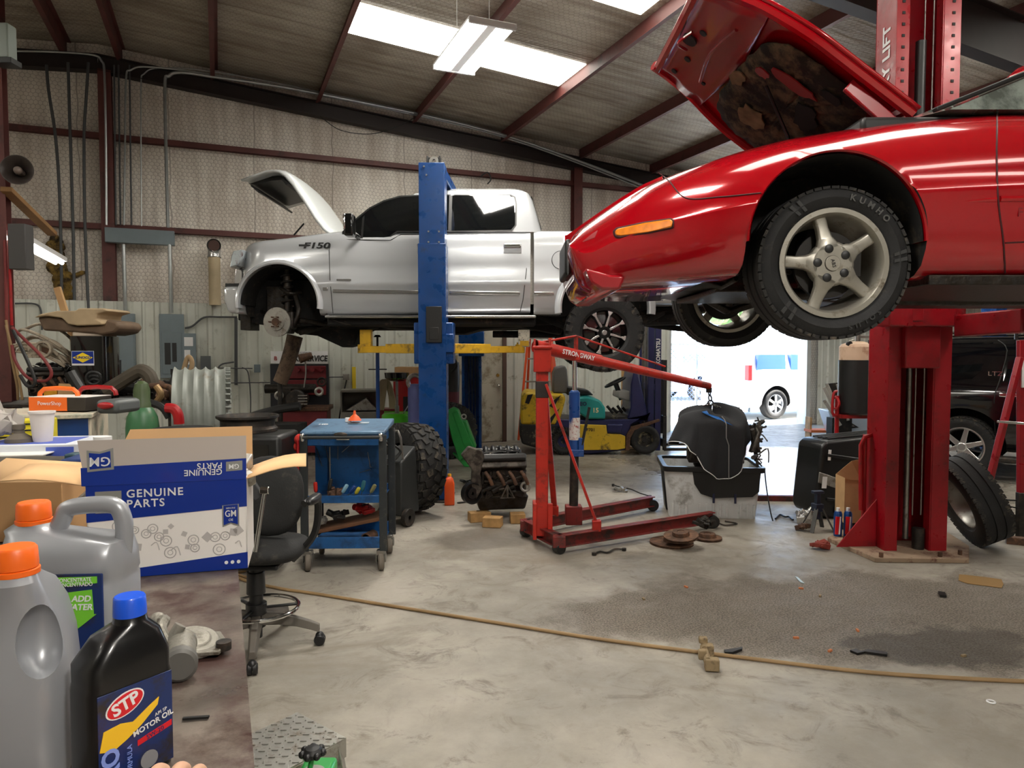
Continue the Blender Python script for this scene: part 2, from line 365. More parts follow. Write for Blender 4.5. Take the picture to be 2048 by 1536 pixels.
# back wall with door opening; quilt above, sheet below
DU0, DU1, DH = 8.35, 11.9, 3.6
b = MB()
for u0, u1, z0 in ((UL, DU0, 0), (DU1, UR, 0), (DU0, DU1, DH)):
    zs = [(u0, ceil_h(u0))]+([(RID, RH)] if u0 < RID < u1 else [])+[(u1, ceil_h(u1))]
    b.prism([(u0, z0), (u1, z0)]+zs[::-1], VW, VW+.15)
struct('wall_back', b, m_wallq, sm=0)
HS = 2.33
def sheet(u0, u1, z0, z1, v):
    pts = []; u = u0
    while u < u1:
        for du, d in ((0, 0), (.1, 0), (.12, -.012), (.14, -.012), (.16, 0), (.26, 0), (.285, -.03), (.335, -.03), (.36, 0)):
            if u+du <= u1: pts.append((u+du, v+d))
        u += .36
    n = len(pts); V = [(x, y, z0) for x, y in pts]+[(x, y, z1) for x, y in pts]
    return V, [(i, i+1, n+i+1, n+i) for i in range(n-1)]
b = MB(); b.add(*sheet(UL, DU0-.15, 0, HS, VW-.22)); b.add(*sheet(DU1+.15, UR, 0, HS, VW-.22))
tag(struct('trim_1', b, m_corr, sm=0))
m_rw = MAT('side_wall_sheet', (176, 172, 162), .7, var=.15)
struct('wall_left', MB().b2((UL-.15, VF, 0), (UL, VW, 5.7)), m_rw, sm=0)
struct('wall_right', MB().b2((UR, VF, 0), (UR+.15, VW, 4.3)), m_rw, sm=0)
struct('wall_front', MB().b2((UL, VF-.15, 0), (UR, VF, 6.1)), m_rw, sm=0)
def zee(b, p0, p1, h=.2, w=.06, t=.008, dz=Vector((0, 0, 1)), dx=None):
    """cold-formed Z purlin: web + two flanges"""
    p0, p1 = Vector(p0), Vector(p1); d = (p1-p0).normalized(); x = dx or d.cross(dz).normalized(); z = x.cross(d)
    b.beam(p0, p1, t, h, up=z); b.beam(p0+z*h/2+x*w/2, p1+z*h/2+x*w/2, w, t, up=z); b.beam(p0-z*h/2-x*w/2, p1-z*h/2-x*w/2, w, t, up=z)
k = 2
for u in (-7.8, -6.2, -4.7, -3.15, RID-.4, RID+.3, 0, 1.55, 3.12, 4.72, 6.3, 7.85, 9.4, 11, 12.6, 14.2, 15.8, 17.4):
    b = MB(); zee(b, (u, VF, ceil_h(u)-.1), (u, VW, ceil_h(u)-.1)); struct('trim_%d' % k, b, m_prim, sm=0); k += 1
m_darkst = MAT('dark_painted_rafter', (38, 28, 27), .6, var=.2)
for v, d in ((VW-.1, .22), (5.0, .5), (-2.5, .5)):   # rafters
    for s0, s1 in ((UL, RID), (RID, UR)):
        b = MB(); z0, z1 = ceil_h(s0)-.2-d/2, ceil_h(s1)-.2-d/2
        b.beam((s0, v, z0), (s1, v, z1), .01, d); b.beam((s0, v, z0-d/2), (s1, v, z1-d/2), .16, .012); b.beam((s0, v, z0+d/2), (s1, v, z1+d/2), .16, .012)
        struct('trim_%d' % k, b, m_darkst, sm=0); k += 1
for u, h0 in ((WV(218, 400, VW).x, 0), (WV(1148, 400, VW).x, 0), (14.5, 0)):   # wall columns
    b = MB(); y = VW-.17; hh = ceil_h(u)-.4
    b.b2((u-.085, y-.01, 0), (u+.085, y, hh)).b2((u-.005, y, 0), (u+.005, y+.14, hh)).b2((u-.085, y+.13, 0), (u+.085, y+.14, hh)); struct('trim_%d' % k, b, m_prim, sm=0); k += 1
for z in (3.42, 4.72):                     # girts
    for u0, u1 in ((UL, DU0-.2), (DU1+.2, UR)):
        b = MB(); zee(b, (u0, VW-.05, z), (u1, VW-.05, z), .07, .05, dz=Vector((0, 0, 1))); b.b2((u0, VW-.11, z-.04), (u1, VW-.1, z+.04)); struct('trim_%d' % k, b, m_prim, sm=0); k += 1
# overhead door frame
m_jamb = MAT('door_jamb', (190, 190, 186), .5, var=.1); 
for u in (DU0-.05, DU1+.05):
    b = MB().b2((u-.06, VW-.06, 0), (u+.06, VW+.2, DH+.1)).b2((u-.09, VW-.1, 0), (u-.07, VW-.02, DH)); struct('trim_%d' % k, b, m_jamb, bev=.004, sm=0); k += 1
struct('trim_%d' % k, MB().b2((DU0-.1, VW-.06, DH), (DU1+.1, VW+.2, DH+.14)), m_jamb, sm=0); k += 1
# walk door
b = MB(); u1 = WV(1003, 800, VW-.27).x; u0 = u1-.95
b.b2((u0, VW-.31, .01), (u1, VW-.27, 2.05))
d1 = struct('door_1', b, MAT('grubby_door', (188, 182, 166), .6, var=.15, vs=2, dirt=((134, 122, 102), .35, 4)), bev=.004, sm=0)
b = MB().b2((u1, VW-.34, 0), (u1+.07, VW-.2, 2.14)).b2((u0-.07, VW-.34, 0), (u0, VW-.2, 2.14)).b2((u0, VW-.34, 2.06), (u1, VW-.2, 2.14)); O('door_frame', b, MAT('brown_frame', (84, 62, 54), .6), d1, sm=0)
b = MB().sph((u1-.09, VW-.37, 1.0), .033).cyl((u1-.09, VW-.37, 1), (u1-.09, VW-.3, 1), .014); O('door_handle', b, m_chrome, d1)
b = MB().cyl((u1-.09, VW-.33, 1.18), (u1-.09, VW-.3, 1.18), .028); O('deadbolt', b, MAT('brass', (200, 160, 80), .3, .9), d1)
# skylights: translucent panels let into the roof slope
m_sky = MAT('skylight_panel', (255, 252, 240), .5, emit=9)
def skyl(n_, u0, u1, v0, v1, e=.012):
    b = MB(); b.add([(u0, v0, ceil_h(u0)-e), (u1, v0, ceil_h(u1)-e), (u1, v1, ceil_h(u1)-e), (u0, v1, ceil_h(u0)-e), (u0, v0, ceil_h(u0)+.005), (u1, v0, ceil_h(u1)+.005), (u1, v1, ceil_h(u1)+.005), (u0, v1, ceil_h(u0)+.005)], [(0, 1, 2, 3), (7, 6, 5, 4), (0, 4, 5, 1), (1, 5, 6, 2), (2, 6, 7, 3), (3, 7, 4, 0)])
    return struct('window_%d' % n_, b, m_sky, sm=0)
skyl(1, 1.58, 4.69, 8.75, 9.6); skyl(2, 1.6, 4.6, 6.35, 7.25); skyl(3, 1.6, 4.7, 2.0, 2.9); skyl(4, 7.9, 11, 8.2, 9.1); skyl(5, 7.9, 11, 3.2, 4.1); skyl(6, -7.7, -4.8, 5.2, 6.1); skyl(7, 1.6, 4.7, -3, -2.1); skyl(8, -7.7, -4.8, 0, .9)
# shop lights
m_tube = MAT('lit_tube', (255, 250, 238), .4, emit=22); m_enam = MAT('white_enamel', 232, .35)
def shop_light(u, v, h, L_=1.2, w_=.48, label='white six tube shop light hanging below the skylight', group=None, rz=0, hang=True):
    t = thing('shop_light', label, 'light', u+w_/2, v+L_/2, h, rz, group, room=True)
    b = MB().box((0, 0, .05), (w_, L_, .02)).box((0, 0, .03), (.09, L_, .045))
    for s_ in (-1, 1): b.box((0, s_*L_/2, .03), (w_, .03, .06))
    for x in (-.105, .105): b.prism([(x-.05, .042), (x+.05, .042), (x, .02)], -L_/2, L_/2, 'y') if 0 else None
    O('housing', b, m_enam, t, bev=.003)
    for x in (-.2, -.14, -.08, .08, .14, .2):
        O('tube', MB().cyl((x*w_/.48, -L_/2+.02, .01), (x*w_/.48, L_/2-.02, .01), .013, n=10), m_tube, t)
    if hang:
        for y in (-L_/2+.1, L_/2-.1): O('chain', MB().cyl((0, y, .06), (0, y, ceil_h(u)-h-.2), .004, n=5), m_steel, t)
    return t
shop_light(2.21, 6.44, 4.68)
gl = 'added shop lights around the bays'
for i, (u, v) in enumerate(((0.2, 1.8), (-4.6, 2.0), (5.4, 1.2), (9.5, 2.0), (1.2, -3.4), (7.2, 6.6), (-4.8, 6.4), (12.6, 5.8))):  # extra fixtures added to carry the fill, most of them out of view
    shop_light(u, v, 4.7, label='added six tube fill light over the %s' % ('near left bench', 'far left aisle', 'red car', 'right bay', 'rear aisle', 'pickup bed', 'left corner', 'dark parked car')[i])
for (u, v, e) in ((.5, 2.4, 90), (-4.3, 2.6, 60), (5.7, 1.8, 60), (9.8, 2.6, 60), (2.45, 7, 90), (12.8, 6.4, 60), (1.4, -2.8, 290)):
    light('fill_light', 'AREA', (u, v, 4.66), e, (1, .95, .87), size=.5, sy=1.2)  # added fill lamps near the fixtures, strongest behind the camera
# ------------------------------------------------------------------ wheels
def tire_mb(R, Wd, rr, style='road', c=(0, 0, 0), n=64):
    b = MB(); c = Vector(c); w = Wd/2
    if style == 'road':
        crown = [(R-.012, -w*.86), (R-.003, -w*.78)]
        for g in (-.45, -.15, .15, .45): crown += [(R, (g-.04)*Wd), (R-.009, (g-.03)*Wd), (R-.009, (g+.03)*Wd*1), (R, (g+.04)*Wd)] if abs(g) < .4 else [(R-.001, g*Wd*.9)]
        crown += [(R-.003, w*.78), (R-.012, w*.86)]
    else: crown = [(R-.028, -w*.86), (R-.016, -w*.7), (R-.012, 0), (R-.016, w*.7), (R-.028, w*.86)]
    side = [(rr-.012, -w*.72), (rr+.004, -w*.8), (rr+.012, -w*.83), (rr+.02, -w*.9), ((R+rr)/2, -w*1.0), (R-.04, -w*.95)]
    prof = side+crown+[(r, -y) for r, y in side[::-1]]
    prof += [(rr+.01, w*.66), ((R+rr)/2, w*.9), (R-.03, w*.7), (R-.03, -w*.7), ((R+rr)/2, -w*.9), (rr+.01, -w*.66)]
    b.lathe(prof, c, (0, 1, 0), n, closed=True)
    b.m = 1
    def blk(a, y, sz, r0, tw=0):
        M_ = Matrix.Translation(c) @ Matrix.Rotation(a, 4, 'Y') @ Matrix.Translation((0, y, r0)) @ Matrix.Rotation(tw, 4, 'Z')
        b.T = M_; b.box((0, 0, 0), sz); b.T = None
    if style == 'road':
        k = 54
        for i in range(k):
            a = 2*PI*i/k
            for s_ in (-1, 1):
                blk(a, s_*w*.76, (2*PI*R/k*.78, Wd*.15, .012), R-.007, .12*s_)
    elif style == 'mud':
        k = 26
        for i in range(k):
            for j, (y, ws, tw) in enumerate(((-.78, .3, .1), (-.3, .34, .45), (.3, .34, -.45), (.78, .3, -.1))):
                a = 2*PI*(i+(.5 if j % 2 else 0))/k
                blk(a, y*w, (2*PI*R/k*(.66), Wd*ws*.58, .024), R-.01-(.008 if abs(y) > .5 else 0), tw)
            for s_ in (-1, 1):
                b.T = Matrix.Translation(c) @ Matrix.Rotation(2*PI*i/k, 4, 'Y') @ Matrix.Translation((0, s_*w*.97, R-.055)); b.box((0, 0, 0), (2*PI*R/k*.6, .014, .05)); b.T = None
    elif style == 'at':
        k = 34
        for i in range(k):
            for j, y in enumerate((-.8, -.4, 0, .4, .8)):
                blk(2*PI*(i+(j % 2)*.5)/k, y*w, (2*PI*R/k*.7, Wd*.155, .016), R-.008-(.006 if abs(y) > .6 else 0), .35*(-1)**j)
            for s_ in (-1, 1):
                b.T = Matrix.Translation(c) @ Matrix.Rotation(2*PI*i/k, 4, 'Y') @ Matrix.Translation((0, s_*w*.97, R-.045)); b.box((0, 0, 0), (2*PI*R/k*.5, .01, .035)); b.T = None
    return b
def rimbarrel(b, rr, Wd, c=(0, 0, 0), lip=.012, depth=.5):
    w = Wd/2; b.lathe([(rr+.006, -w*.8), (rr+.006, -w*.86), (rr-lip, -w*.86), (rr-lip-.01, -w*.74), (rr-lip-.016, -w*.4), (rr-.04, 0), (rr-.05, w*.7), (rr-.035, w*.7), (rr-.02, 0), (rr-.005, -w*.6)], c, (0, 1, 0), 56, True)
def spoke(b, ang, poly, y0, y1, c=(0, 0, 0)):
    b.T = Matrix.Translation(c) @ Matrix.Rotation(ang, 4, 'Y'); b.prism(poly, y0, y1); b.T = None
m_alloy = MAT('alloy_wheel', (152, 148, 138), .38, .55, var=.12, vs=12, dirt=((96, 86, 72), .2, 12), coat=.2)
m_silv = MAT('polished_silver', 215, .22, .85)
m_gloss = MAT('gloss_black', 10, .15, coat=.6)
# ------------------------------------------------------------------ white pickup on the lift
ZT = 7.95; TY = -1.0
t = thing('pickup_truck', 'silver white crew cab pickup raised on the blue lift with hood up', 'truck', Q(900, 700, ZT)[0], ZT+1.0, 1.28)
q = qf(t)
m_sil = MAT('pearl_white_paint', (190, 193, 196), .26, .3, coat=.7)
m_seam = MAT('panel_gap', 30, .7)
def P1(tbl, x):
    if x <= tbl[0][0]: return tbl[0][1]
    for (a, u), (c, v) in zip(tbl, tbl[1:]):
        if x <= c: return u+(v-u)*(x-a)/(c-a)
    return tbl[-1][1]
def trace(q, pts, dy): return [q(x, y, dy) for x, y in pts]
def xs(a, b, n): return [a+(b-a)*i/(n-1) for i in range(n)]
def sidebody(X, top, bot, inset, deck, hw, prof, cy=0):
    """closed loft: station ring = near side bottom->top, deck, far side"""
    rings = []
    for x in X:
        zt, zb, ins = top(x), bot(x), inset(x); dz, di = deck(x); r = []
        for s_, d in prof: r.append((d+ins, zb+(zt-zb)*s_))
        r.append((ins+di, zt+.0)); r.append((ins+di+.01, dz))
        R_ = [(x, -(hw-d), z) for d, z in r]; R_ += [(x, (hw-d), z) for d, z in r[::-1]]; rings.append(R_)
    return rings
tp = trace(q, [(462, 502), (466, 492), (480, 484), (520, 478), (570, 473), (620, 466), (660, 461), (680, 459), (712, 463), (1062, 460)], TY)
bt = trace(q, [(462, 590), (475, 632), (660, 629), (1062, 625)], TY)
x0 = q(462, 500, TY)[0]; x1 = q(1061, 500, TY)[0]; xc = q(664, 500, TY)[0]
prof = [(0, .10), (.03, .06), (.08, .035), (.2, .012), (.32, .004), (.34, -.004), (.40, -.004), (.42, .006), (.6, 0), (.78, .008), (.88, .022), (.95, .05), (.985, .085), (1, .12)]
X = [x0, x0+.015, x0+.04, x0+.08, x0+.14, x0+.22]+xs(x0+.32, x1, 44)
ins = lambda x: .34*max(0, 1-(x-x0)/.30)**2.2
deck = lambda x: (P1(tp, x)-(.1 if x0+.12 < x < xc-.15 else .015), .22)
rings = sidebody(X, lambda x: P1(tp, x), lambda x: P1(bt, x), ins, deck, 1.0, prof)
b = MB().loft(rings); body = O('body', b, m_sil, t, sm=40)
ac = q(557, 608, TY); ar = q(558, 528, TY)[1]-ac[1]
b = MB(); 
for s_ in (-1, 1): b.cyl((ac[0], s_*.45, ac[1]), (ac[0], s_*1.2, ac[1]), ar, n=48); b.b2((ac[0]-ar, s_*.45, ac[1]-1.0), (ac[0]+ar, s_*1.2, ac[1]-.02)) if 0 else None
cutm = MB()
for s_ in (-1, 1):
    pts = [(ac[0]+ar*math.cos(a), ac[1]+ar*math.sin(a)) for a in [PI*i/24 for i in range(25)]]+[(ac[0]-ar*1.0, ac[1]-.6), (ac[0]+ar*1.0, ac[1]-.6)]
    cutm.prism(pts, s_*.42, s_*1.3)
cut(body, cutm, m_well)
def flare(parent, ac, ar, mat, w=.075, hw=1.0, ang=(-.12, PI+.1), out=.035, ex=1):
    for s_ in (-1, 1):
        R_ = []
        for i in range(37):
            a = ang[0]+(ang[1]-ang[0])*i/36; R_.append([(ac[0]+(ar+r)*math.cos(a)*ex, s_*(hw+y), ac[1]+(ar+r)*math.sin(a)) for r, y in ((-.004, -.1), (-.004, out), (.012, out+.006), (w*.6, out-.004), (w, -.004), (w, -.03))])
        O('wheel_arch_flare', MB().loft(R_), mat, parent)
flare(t, ac, ar, m_sil, w=.05)
def liner(ac, ar, hw):
    for s_ in (-1, 1):
        b = MB().lathe([(ar-.012, s_*(hw-.03)), (ar-.012, s_*.44)], (ac[0], 0, ac[1]), (0, 1, 0), 32, a0=PI, a1=2*PI); b.prism([(ac[0]+(ar-.012)*math.cos(PI*i/24), ac[1]+(ar-.012)*math.sin(PI*i/24)) for i in range(25)], s_*.44, s_*.43); O('wheel_liner', b, m_well, t, merge=False)
liner(ac, ar, 1.0)
# bed
bx0 = q(1068, 500, TY)[0]; bx1 = q(1425, 500, TY)[0]; bz = q(1100, 459, TY)[1]; bb = q(1100, 628, TY)[1]; bw = q(1210, 665, TY)
X = [bx0, bx0+.02]+xs(bx0+.06, bx1-.1, 30)+[bx1-.04, bx1]
rings = sidebody(X, lambda x: bz, lambda x: bb+(.12 if x > bw[0]+.5 else 0), lambda x: .05*max(0, (x-bx1+.12)/.12), lambda x: (bz-.22 if bx0+.05 < x < bx1-.05 else bz-.01, .1), 1.0, prof)
bed = O('bed', MB().loft(rings), m_sil, t, sm=40)
ar2 = .49; cutm = MB(); wc = (bw[0], q(1210, 617, TY)[1])
for s_ in (-1, 1): cutm.prism([(wc[0]+ar2*math.cos(PI*i/24), wc[1]+ar2*math.sin(PI*i/24)) for i in range(25)]+[(wc[0]-ar2, wc[1]-.6), (wc[0]+ar2, wc[1]-.6)], s_*.5, s_*1.3)
cut(bed, cutm, m_well); flare(t, wc, ar2, m_sil, ex=1)
a = q(1118, 520, TY); O('fuel_door', MB().torus((a[0]+.02, -1.004, a[1]), .1, .003, (0, 1, 0), 32, 6), m_seam, bed)
# greenhouse
zb_ = P1(tp, x1)-.01; zr = q(950, 373, TY+.25)[1]
def gh(s_):   # ring at height fraction
    z = zb_+(zr-zb_)*s_; hw = .93-.17*s_-.02*s_*s_
    fx = P1([(0, q(690, 455, TY)[0]), (.35, q(735, 420, TY)[0]), (.7, q(782, 392, TY)[0]), (.9, q(815, 383, TY)[0]), (1, q(865, 377, TY)[0])], s_)
    rx = P1([(0, q(1108, 455, TY)[0]-.12), (.5, q(1096, 415, TY)[0]-.12), (.85, q(1086, 388, TY)[0]-.12), (1, q(1068, 376, TY)[0]-.12)], s_)
    return z, hw, fx, rx
rings = []
for s_ in (0, .15, .35, .55, .75, .88, .95, 1.0):
    z, hw, fx, rx = gh(s_); 
    if s_ > .9: hw -= (s_-.88)*.9; z -= 0
    c_ = .12; r = [(fx, -hw+.22, z), (fx+.06, -hw+.08, z), (fx+.22, -hw, z), (rx-.1, -hw, z), (rx-.03, -hw+.04, z), (rx, -hw+.14, z)]
    rings.append(r+[(x, -y, z) for x, y, z in r[::-1]])
cab = O('cab', MB().loft(rings), m_sil, t, sm=45)
def ygl(z): s_ = (z-zb_)/(zr-zb_); return -(.93-.17*s_-.02*s_*s_)
def sidepanel(poly, off, mat, parent, name, both=True, th=.006):
    for sd in ((1, -1) if both else (1,)):
        P = []
        for px, py in poly:
            x, z = q(px, py, TY+.1); P.append((x, (ygl(z)-off)*sd, z))
        n = len(P); I = [(x, y+th*sd, z) for x, y, z in P]
        O(name, MB().add(P+I, [tuple(range(n)), tuple(range(2*n-1, n-1, -1))]+[(i, n+i, n+(i+1) % n, (i+1) % n) for i in range(n)]), mat, parent, sm=0)
fw = [(690, 475), (690, 465), (712, 440), (738, 416), (765, 400), (797, 390), (842, 387), (897, 386), (897, 461), (795, 462), (780, 474), (770, 476)]
rw = [(903, 388), (908, 386), (1020, 386), (1028, 390), (1031, 405), (1030, 450), (1022, 460), (903, 462)]
m_trim = MAT('window_trim', 18, .4)
sidepanel([(686, 478), (686, 464), (710, 437), (736, 413), (764, 397), (796, 387), (842, 384), (900, 384), (900, 464), (796, 465), (781, 477), (771, 479)], .006, m_trim, cab, 'window_trim')
sidepanel([(900, 387), (908, 384), (1022, 384), (1031, 389), (1034, 405), (1033, 451), (1024, 463), (900, 464)], .006, m_trim, cab, 'window_trim')
sidepanel(fw, .009, m_glass, cab, 'side_window'); sidepanel(rw, .009, m_glass, cab, 'side_window')
sidepanel([(724, 478), (724, 435), (728, 430), (728, 478)], .012, m_trim, cab, 'window_divider')
for k_, (s0, s1, col, nm) in enumerate(((.05, .9, m_glass, 'windshield'),)):
    z0, h0, f0, _ = gh(s0); z1, h1, f1, _ = gh(s1); O(nm, MB().add([(f0-.008, -h0+.2, z0), (f0-.008, h0-.2, z0), (f1-.008, h1-.2, z1), (f1-.008, -h1+.2, z1), (f0+.01, -h0+.2, z0), (f0+.01, h0-.2, z0), (f1+.01, h1-.2, z1), (f1+.01, -h1+.2, z1)], [(0, 1, 2, 3), (7, 6, 5, 4), (0, 4, 5, 1), (1, 5, 6, 2), (2, 6, 7, 3), (3, 7, 4, 0)]), col, cab, sm=0)
z0, h0, _, r0 = gh(.12); z1, h1, _, r1 = gh(.85); O('rear_window', MB().add([(r0+.008, -h0+.16, z0), (r0+.008, h0-.16, z0), (r1+.008, h1-.16, z1), (r1+.008, -h1+.16, z1), (r0-.01, -h0+.16, z0), (r0-.01, h0-.16, z0), (r1-.01, h1-.16, z1), (r1-.01, -h1+.16, z1)], [(0, 1, 2, 3), (7, 6, 5, 4), (0, 4, 5, 1), (1, 5, 6, 2), (2, 6, 7, 3), (3, 7, 4, 0)]), m_glass, cab, sm=0)
# door gaps, mouldings, handles
def sline(pts, r, mat, name, par=None, off=.003, n=6):
    P = [(lambda p: (p[0], TY-off+(lambda s_: (0 if s_ < .8 else .02*(s_-.8)/.1 if s_ < .9 else .03+.05*(s_-.9)/.1))((p[1]-bb)/(zb_-bb)), p[1]))(q(x, y, TY)) for x, y in pts]
    return O(name, MB().tube(P, r, n), mat, par or body)
for pts in ([(664, 474), (658, 500), (660, 560), (666, 627)], [(893, 466), (893, 624)], [(1053, 466), (1053, 540), (1046, 600), (1040, 624)], [(664, 470), (690, 478), (780, 480), (800, 467), (1053, 466)]):
    sline(pts, .004, m_seam, 'door_gap', off=-.001)
m_mold = MAT('moulding_chrome', 190, .2, .95)
for a_, b_ in (((646, 578), (656, 578)), ((666, 582), (888, 585)), ((899, 585), (1040, 587))):
    x_, z_ = q(*a_, TY); x2, z2 = q(*b_, TY); O('side_moulding', MB().beam((x_, -1.006, z_), (x2, -1.006, z2), .035, .018, up=(0, 1, 0)), m_mold, body, bev=.005)
x_, z_ = q(1068, 587, TY); x2, z2 = q(1108, 587, TY); O('side_moulding', MB().beam((x_, -1.006, z_), (x2, -1.006, z2), .035, .018, up=(0, 1, 0)), m_mold, bed, bev=.005)
for px in (852, 1025):
    x_, z_ = q(px, 497, TY); h_ = O('door_handle', MB().box((x_, -1.02, z_+.03), (.18, .03, .035)).box((x_-.08, -1.0, z_+.03), (.03, .05, .035)).box((x_+.08, -1.0, z_+.03), (.03, .05, .035)), m_chrome, body, bev=.006); O('handle_plate', MB().box((x_, -.997, z_+.0), (.2, .012, .11)), m_sil, body, bev=.006)
m_badge = MAT('badge_dark', 44, .3, .6)
text('F150', .088, m_badge, t, (q(633, 492, TY)[0], -1.01, q(633, 492, TY)[1]), name='fender_badge', sx=1.7, ext=.004, bold=.003, shear=.2)
x_, z_ = q(608, 491, TY); O('badge_bar', MB().box((x_, -1.006, z_), (.11, .01, .022)), m_badge, body)
x_, z_ = q(688, 560, TY); O('door_badge', MB().box((x_, -1.004, z_), (.16, .01, .022)), m_mold, body)
# front: lamp, bumper, grille
P = trace(q, [(463, 536), (466, 512), (470, 503), (489, 500), (486, 518), (478, 531)], TY+.05); O('headlight', MB().prism(P, -1.0, -.62), MAT('headlamp_lens', (190, 200, 205), .08, .3, dirt=((90, 60, 56), .3, 14), coat=.6), t, bev=.01)
P = trace(q, [(446, 573), (479, 572), (477, 600), (476, 628), (455, 625), (447, 600)], TY); O('bumper', MB().prism(P, -1.0, 1.0), MAT('bumper_silver', (205, 208, 210), .16, .45, coat=.5), t, bev=.035, bseg=4)
P = trace(q, [(447, 566), (481, 566), (481, 573), (447, 574)], TY); O('bumper_trim', MB().prism(P, -.96, .96), m_trim, t, bev=.006)
P = trace(q, [(441, 583), (446, 580), (447, 612), (443, 606)], TY+.1); O('bumper_guard', MB().prism(P, -.8, .8), m_trim, t, bev=.006)
P = trace(q, [(462, 500), (472, 494), (472, 565), (455, 566)], TY+.2); O('grille', MB().prism(P, -.62, .62), m_mold, t, bev=.01)
# running board
x_, z_ = q(652, 633, TY); x2, z2 = q(1072, 633, TY)
O('running_board', MB().b2((x_, -1.06, z_-.02), (x2, -.9, z_+.012)), m_mold, t, bev=.012)
O('rocker_panel', MB().b2((x_, -.96, z_-.1), (x2, -.5, z_-.01)).b2((x_, .5, z_-.1), (x2, .96, z_-.01)), m_well, t, bev=.02)
# underbody: frame rails, crossmembers, sump, axle tubes, transfer case
b = MB()
P = trace(q, [(476, 560), (476, 640), (500, 646), (560, 655), (640, 650), (660, 630), (660, 560)], -.5); b.prism(P, -.5, .5)
P = trace(q, [(560, 640), (600, 668), (640, 672), (690, 695), (712, 690), (722, 668), (745, 655), (760, 630), (660, 600)], -.3); b.prism(P, -.42, .1)
for y in (-.42, .42): x_, z_ = q(640, 645, y); x2, z2 = q(1400, 632, y); b.beam((x_, y, z_), (x2, y, z2), .07, .15)
P = trace(q, [(740, 640), (760, 655), (830, 660), (850, 668), (930, 668), (960, 660), (1040, 655), (1120, 670), (1130, 640), (1130, 610), (740, 610)], -.2); b.prism(P, -.35, .35)
x_, z_ = q(985, 668, -.1); x2, z2 = q(1205, 690, -.1); b.tube([(x_, 0, z_), (x2, 0, bw[1])], .045, 10)
x_, z_ = q(1060, 650, -.6); x2, z2 = q(1350, 655, -.6)
for s_ in (-1, 1):
    b.tube([(bw[0]-.75, s_*.55, bw[1]+.22), (bw[0]-.3, s_*.55, bw[1]+.05), (bw[0]+.3, s_*.55, bw[1]+.05), (bw[0]+.75, s_*.55, bw[1]+.25)], .035, 6, 4)
    b.cyl((bw[0]-.1, s_*.5, bw[1]), (bw[0]-.3, s_*.5, bw[1]+.45), .035, n=10)
b.cyl((bw[0], -.8, bw[1]), (bw[0], .8, bw[1]), .06).sph((bw[0], 0, bw[1]), .17)
x_, z_ = q(1300, 640, -.3); b.cyl((bw[0]+.3, -.3, bw[1]+.2), (bw[0]+1.2, -.4, bw[1]+.22), .11)
b.tube([(bw[0]+.2, .3, bw[1]+.25), (bw[0]+.9, .4, bw[1]+.12), (bw[0]+1.35, .1, bw[1]+.06)], .04, 8, 4)
O('underbody', b, m_well, t, bev=.01)
O('spare_tire', tire_mb(.38, .24, .2, 'road', (0, 0, 0), 40), [m_rub, m_tread], t, loc=(bw[0]+.85, .1, bw[1]+.28), rot=(PI/2, 0, 0))
x_, z_ = q(1310, 605, TY); O('rear_bumper', MB().b2((bx1-.02, -.95, bb+.02), (bx1+.12, .95, bb+.22)), m_mold, t, bev=.02)
# front suspension
hx, hz = q(553, 644, TY+.05)
b = MB().lathe([(.02, -.03), (.055, -.03), (.055, -.02), (.095, -.02), (.098, -.004), (.165, -.004), (.165, .022), (.06, .022)], (hx, TY+.06, hz), (.22, 1, 0), 48)
O('brake_rotor', b, m_alu, t)
b = MB().cyl((hx-.005, TY+.02, hz), (hx+.03, TY+.2, hz), .045, n=20)
for i in range(6): b.cyl((hx+.06*math.cos(i*PI/3)-.01, TY-.0, hz+.06*math.sin(i*PI/3)), (hx+.06*math.cos(i*PI/3), TY+.05, hz+.06*math.sin(i*PI/3)), .009, n=6)
O('wheel_hub', b, m_rust, t)
b = MB().box((hx+.14, TY+.12, hz+.02), (.1, .16, .2)).box((hx+.12, TY+.14, hz-.08), (.08, .14, .1)); O('brake_caliper', b, m_greas, t, bev=.02)
cx, cz = q(575, 612, TY+.3); ctz = q(575, 548, TY+.3)[1]
b = MB().tube([(cx+.065*math.cos(i*PI/6), TY+.3+.065*math.sin(i*PI/6), cz+(ctz-cz)*i/60) for i in range(61)], .011, 8).cyl((cx, TY+.3, cz-.15), (cx, TY+.3, ctz+.05), .035).cyl((cx, TY+.3, cz+.1), (cx, TY+.3, ctz), .045)
O('coil_spring', b, m_dsteel, t)
b = MB(); X1 = lambda px, py, dy: (q(px, py, dy)[0], dy, q(px, py, dy)[1])
b.tube([X1(560, 575, -.75), X1(580, 587, -.85), X1(602, 585, -.75)], .022, 8, 4).tube([X1(598, 640, -.85), X1(650, 648, -.6), X1(690, 650, -.4)], .03, 8).tube([X1(600, 665, -.8), X1(640, 655, -.55), X1(680, 640, -.4)], .035, 8, 3)
b.tube([X1(600, 645, -.8), X1(560, 640, -.7), X1(520, 620, -.45)], .03, 8, 3).tube([X1(590, 590, -.8), X1(598, 620, -.88), X1(585, 650, -.9)], .028, 8, 4)
b.box(X1(565, 600, -.5), (.3, .2, .3)).box(X1(500, 640, -.4), (.12, .3, .25))
b.tube([X1(652, 628, -.95), X1(668, 640, -.96), X1(700, 650, -.95), X1(705, 640, -.8)], .014, 8, 4)
O('suspension_arms', b, m_greas, t, bev=.01)
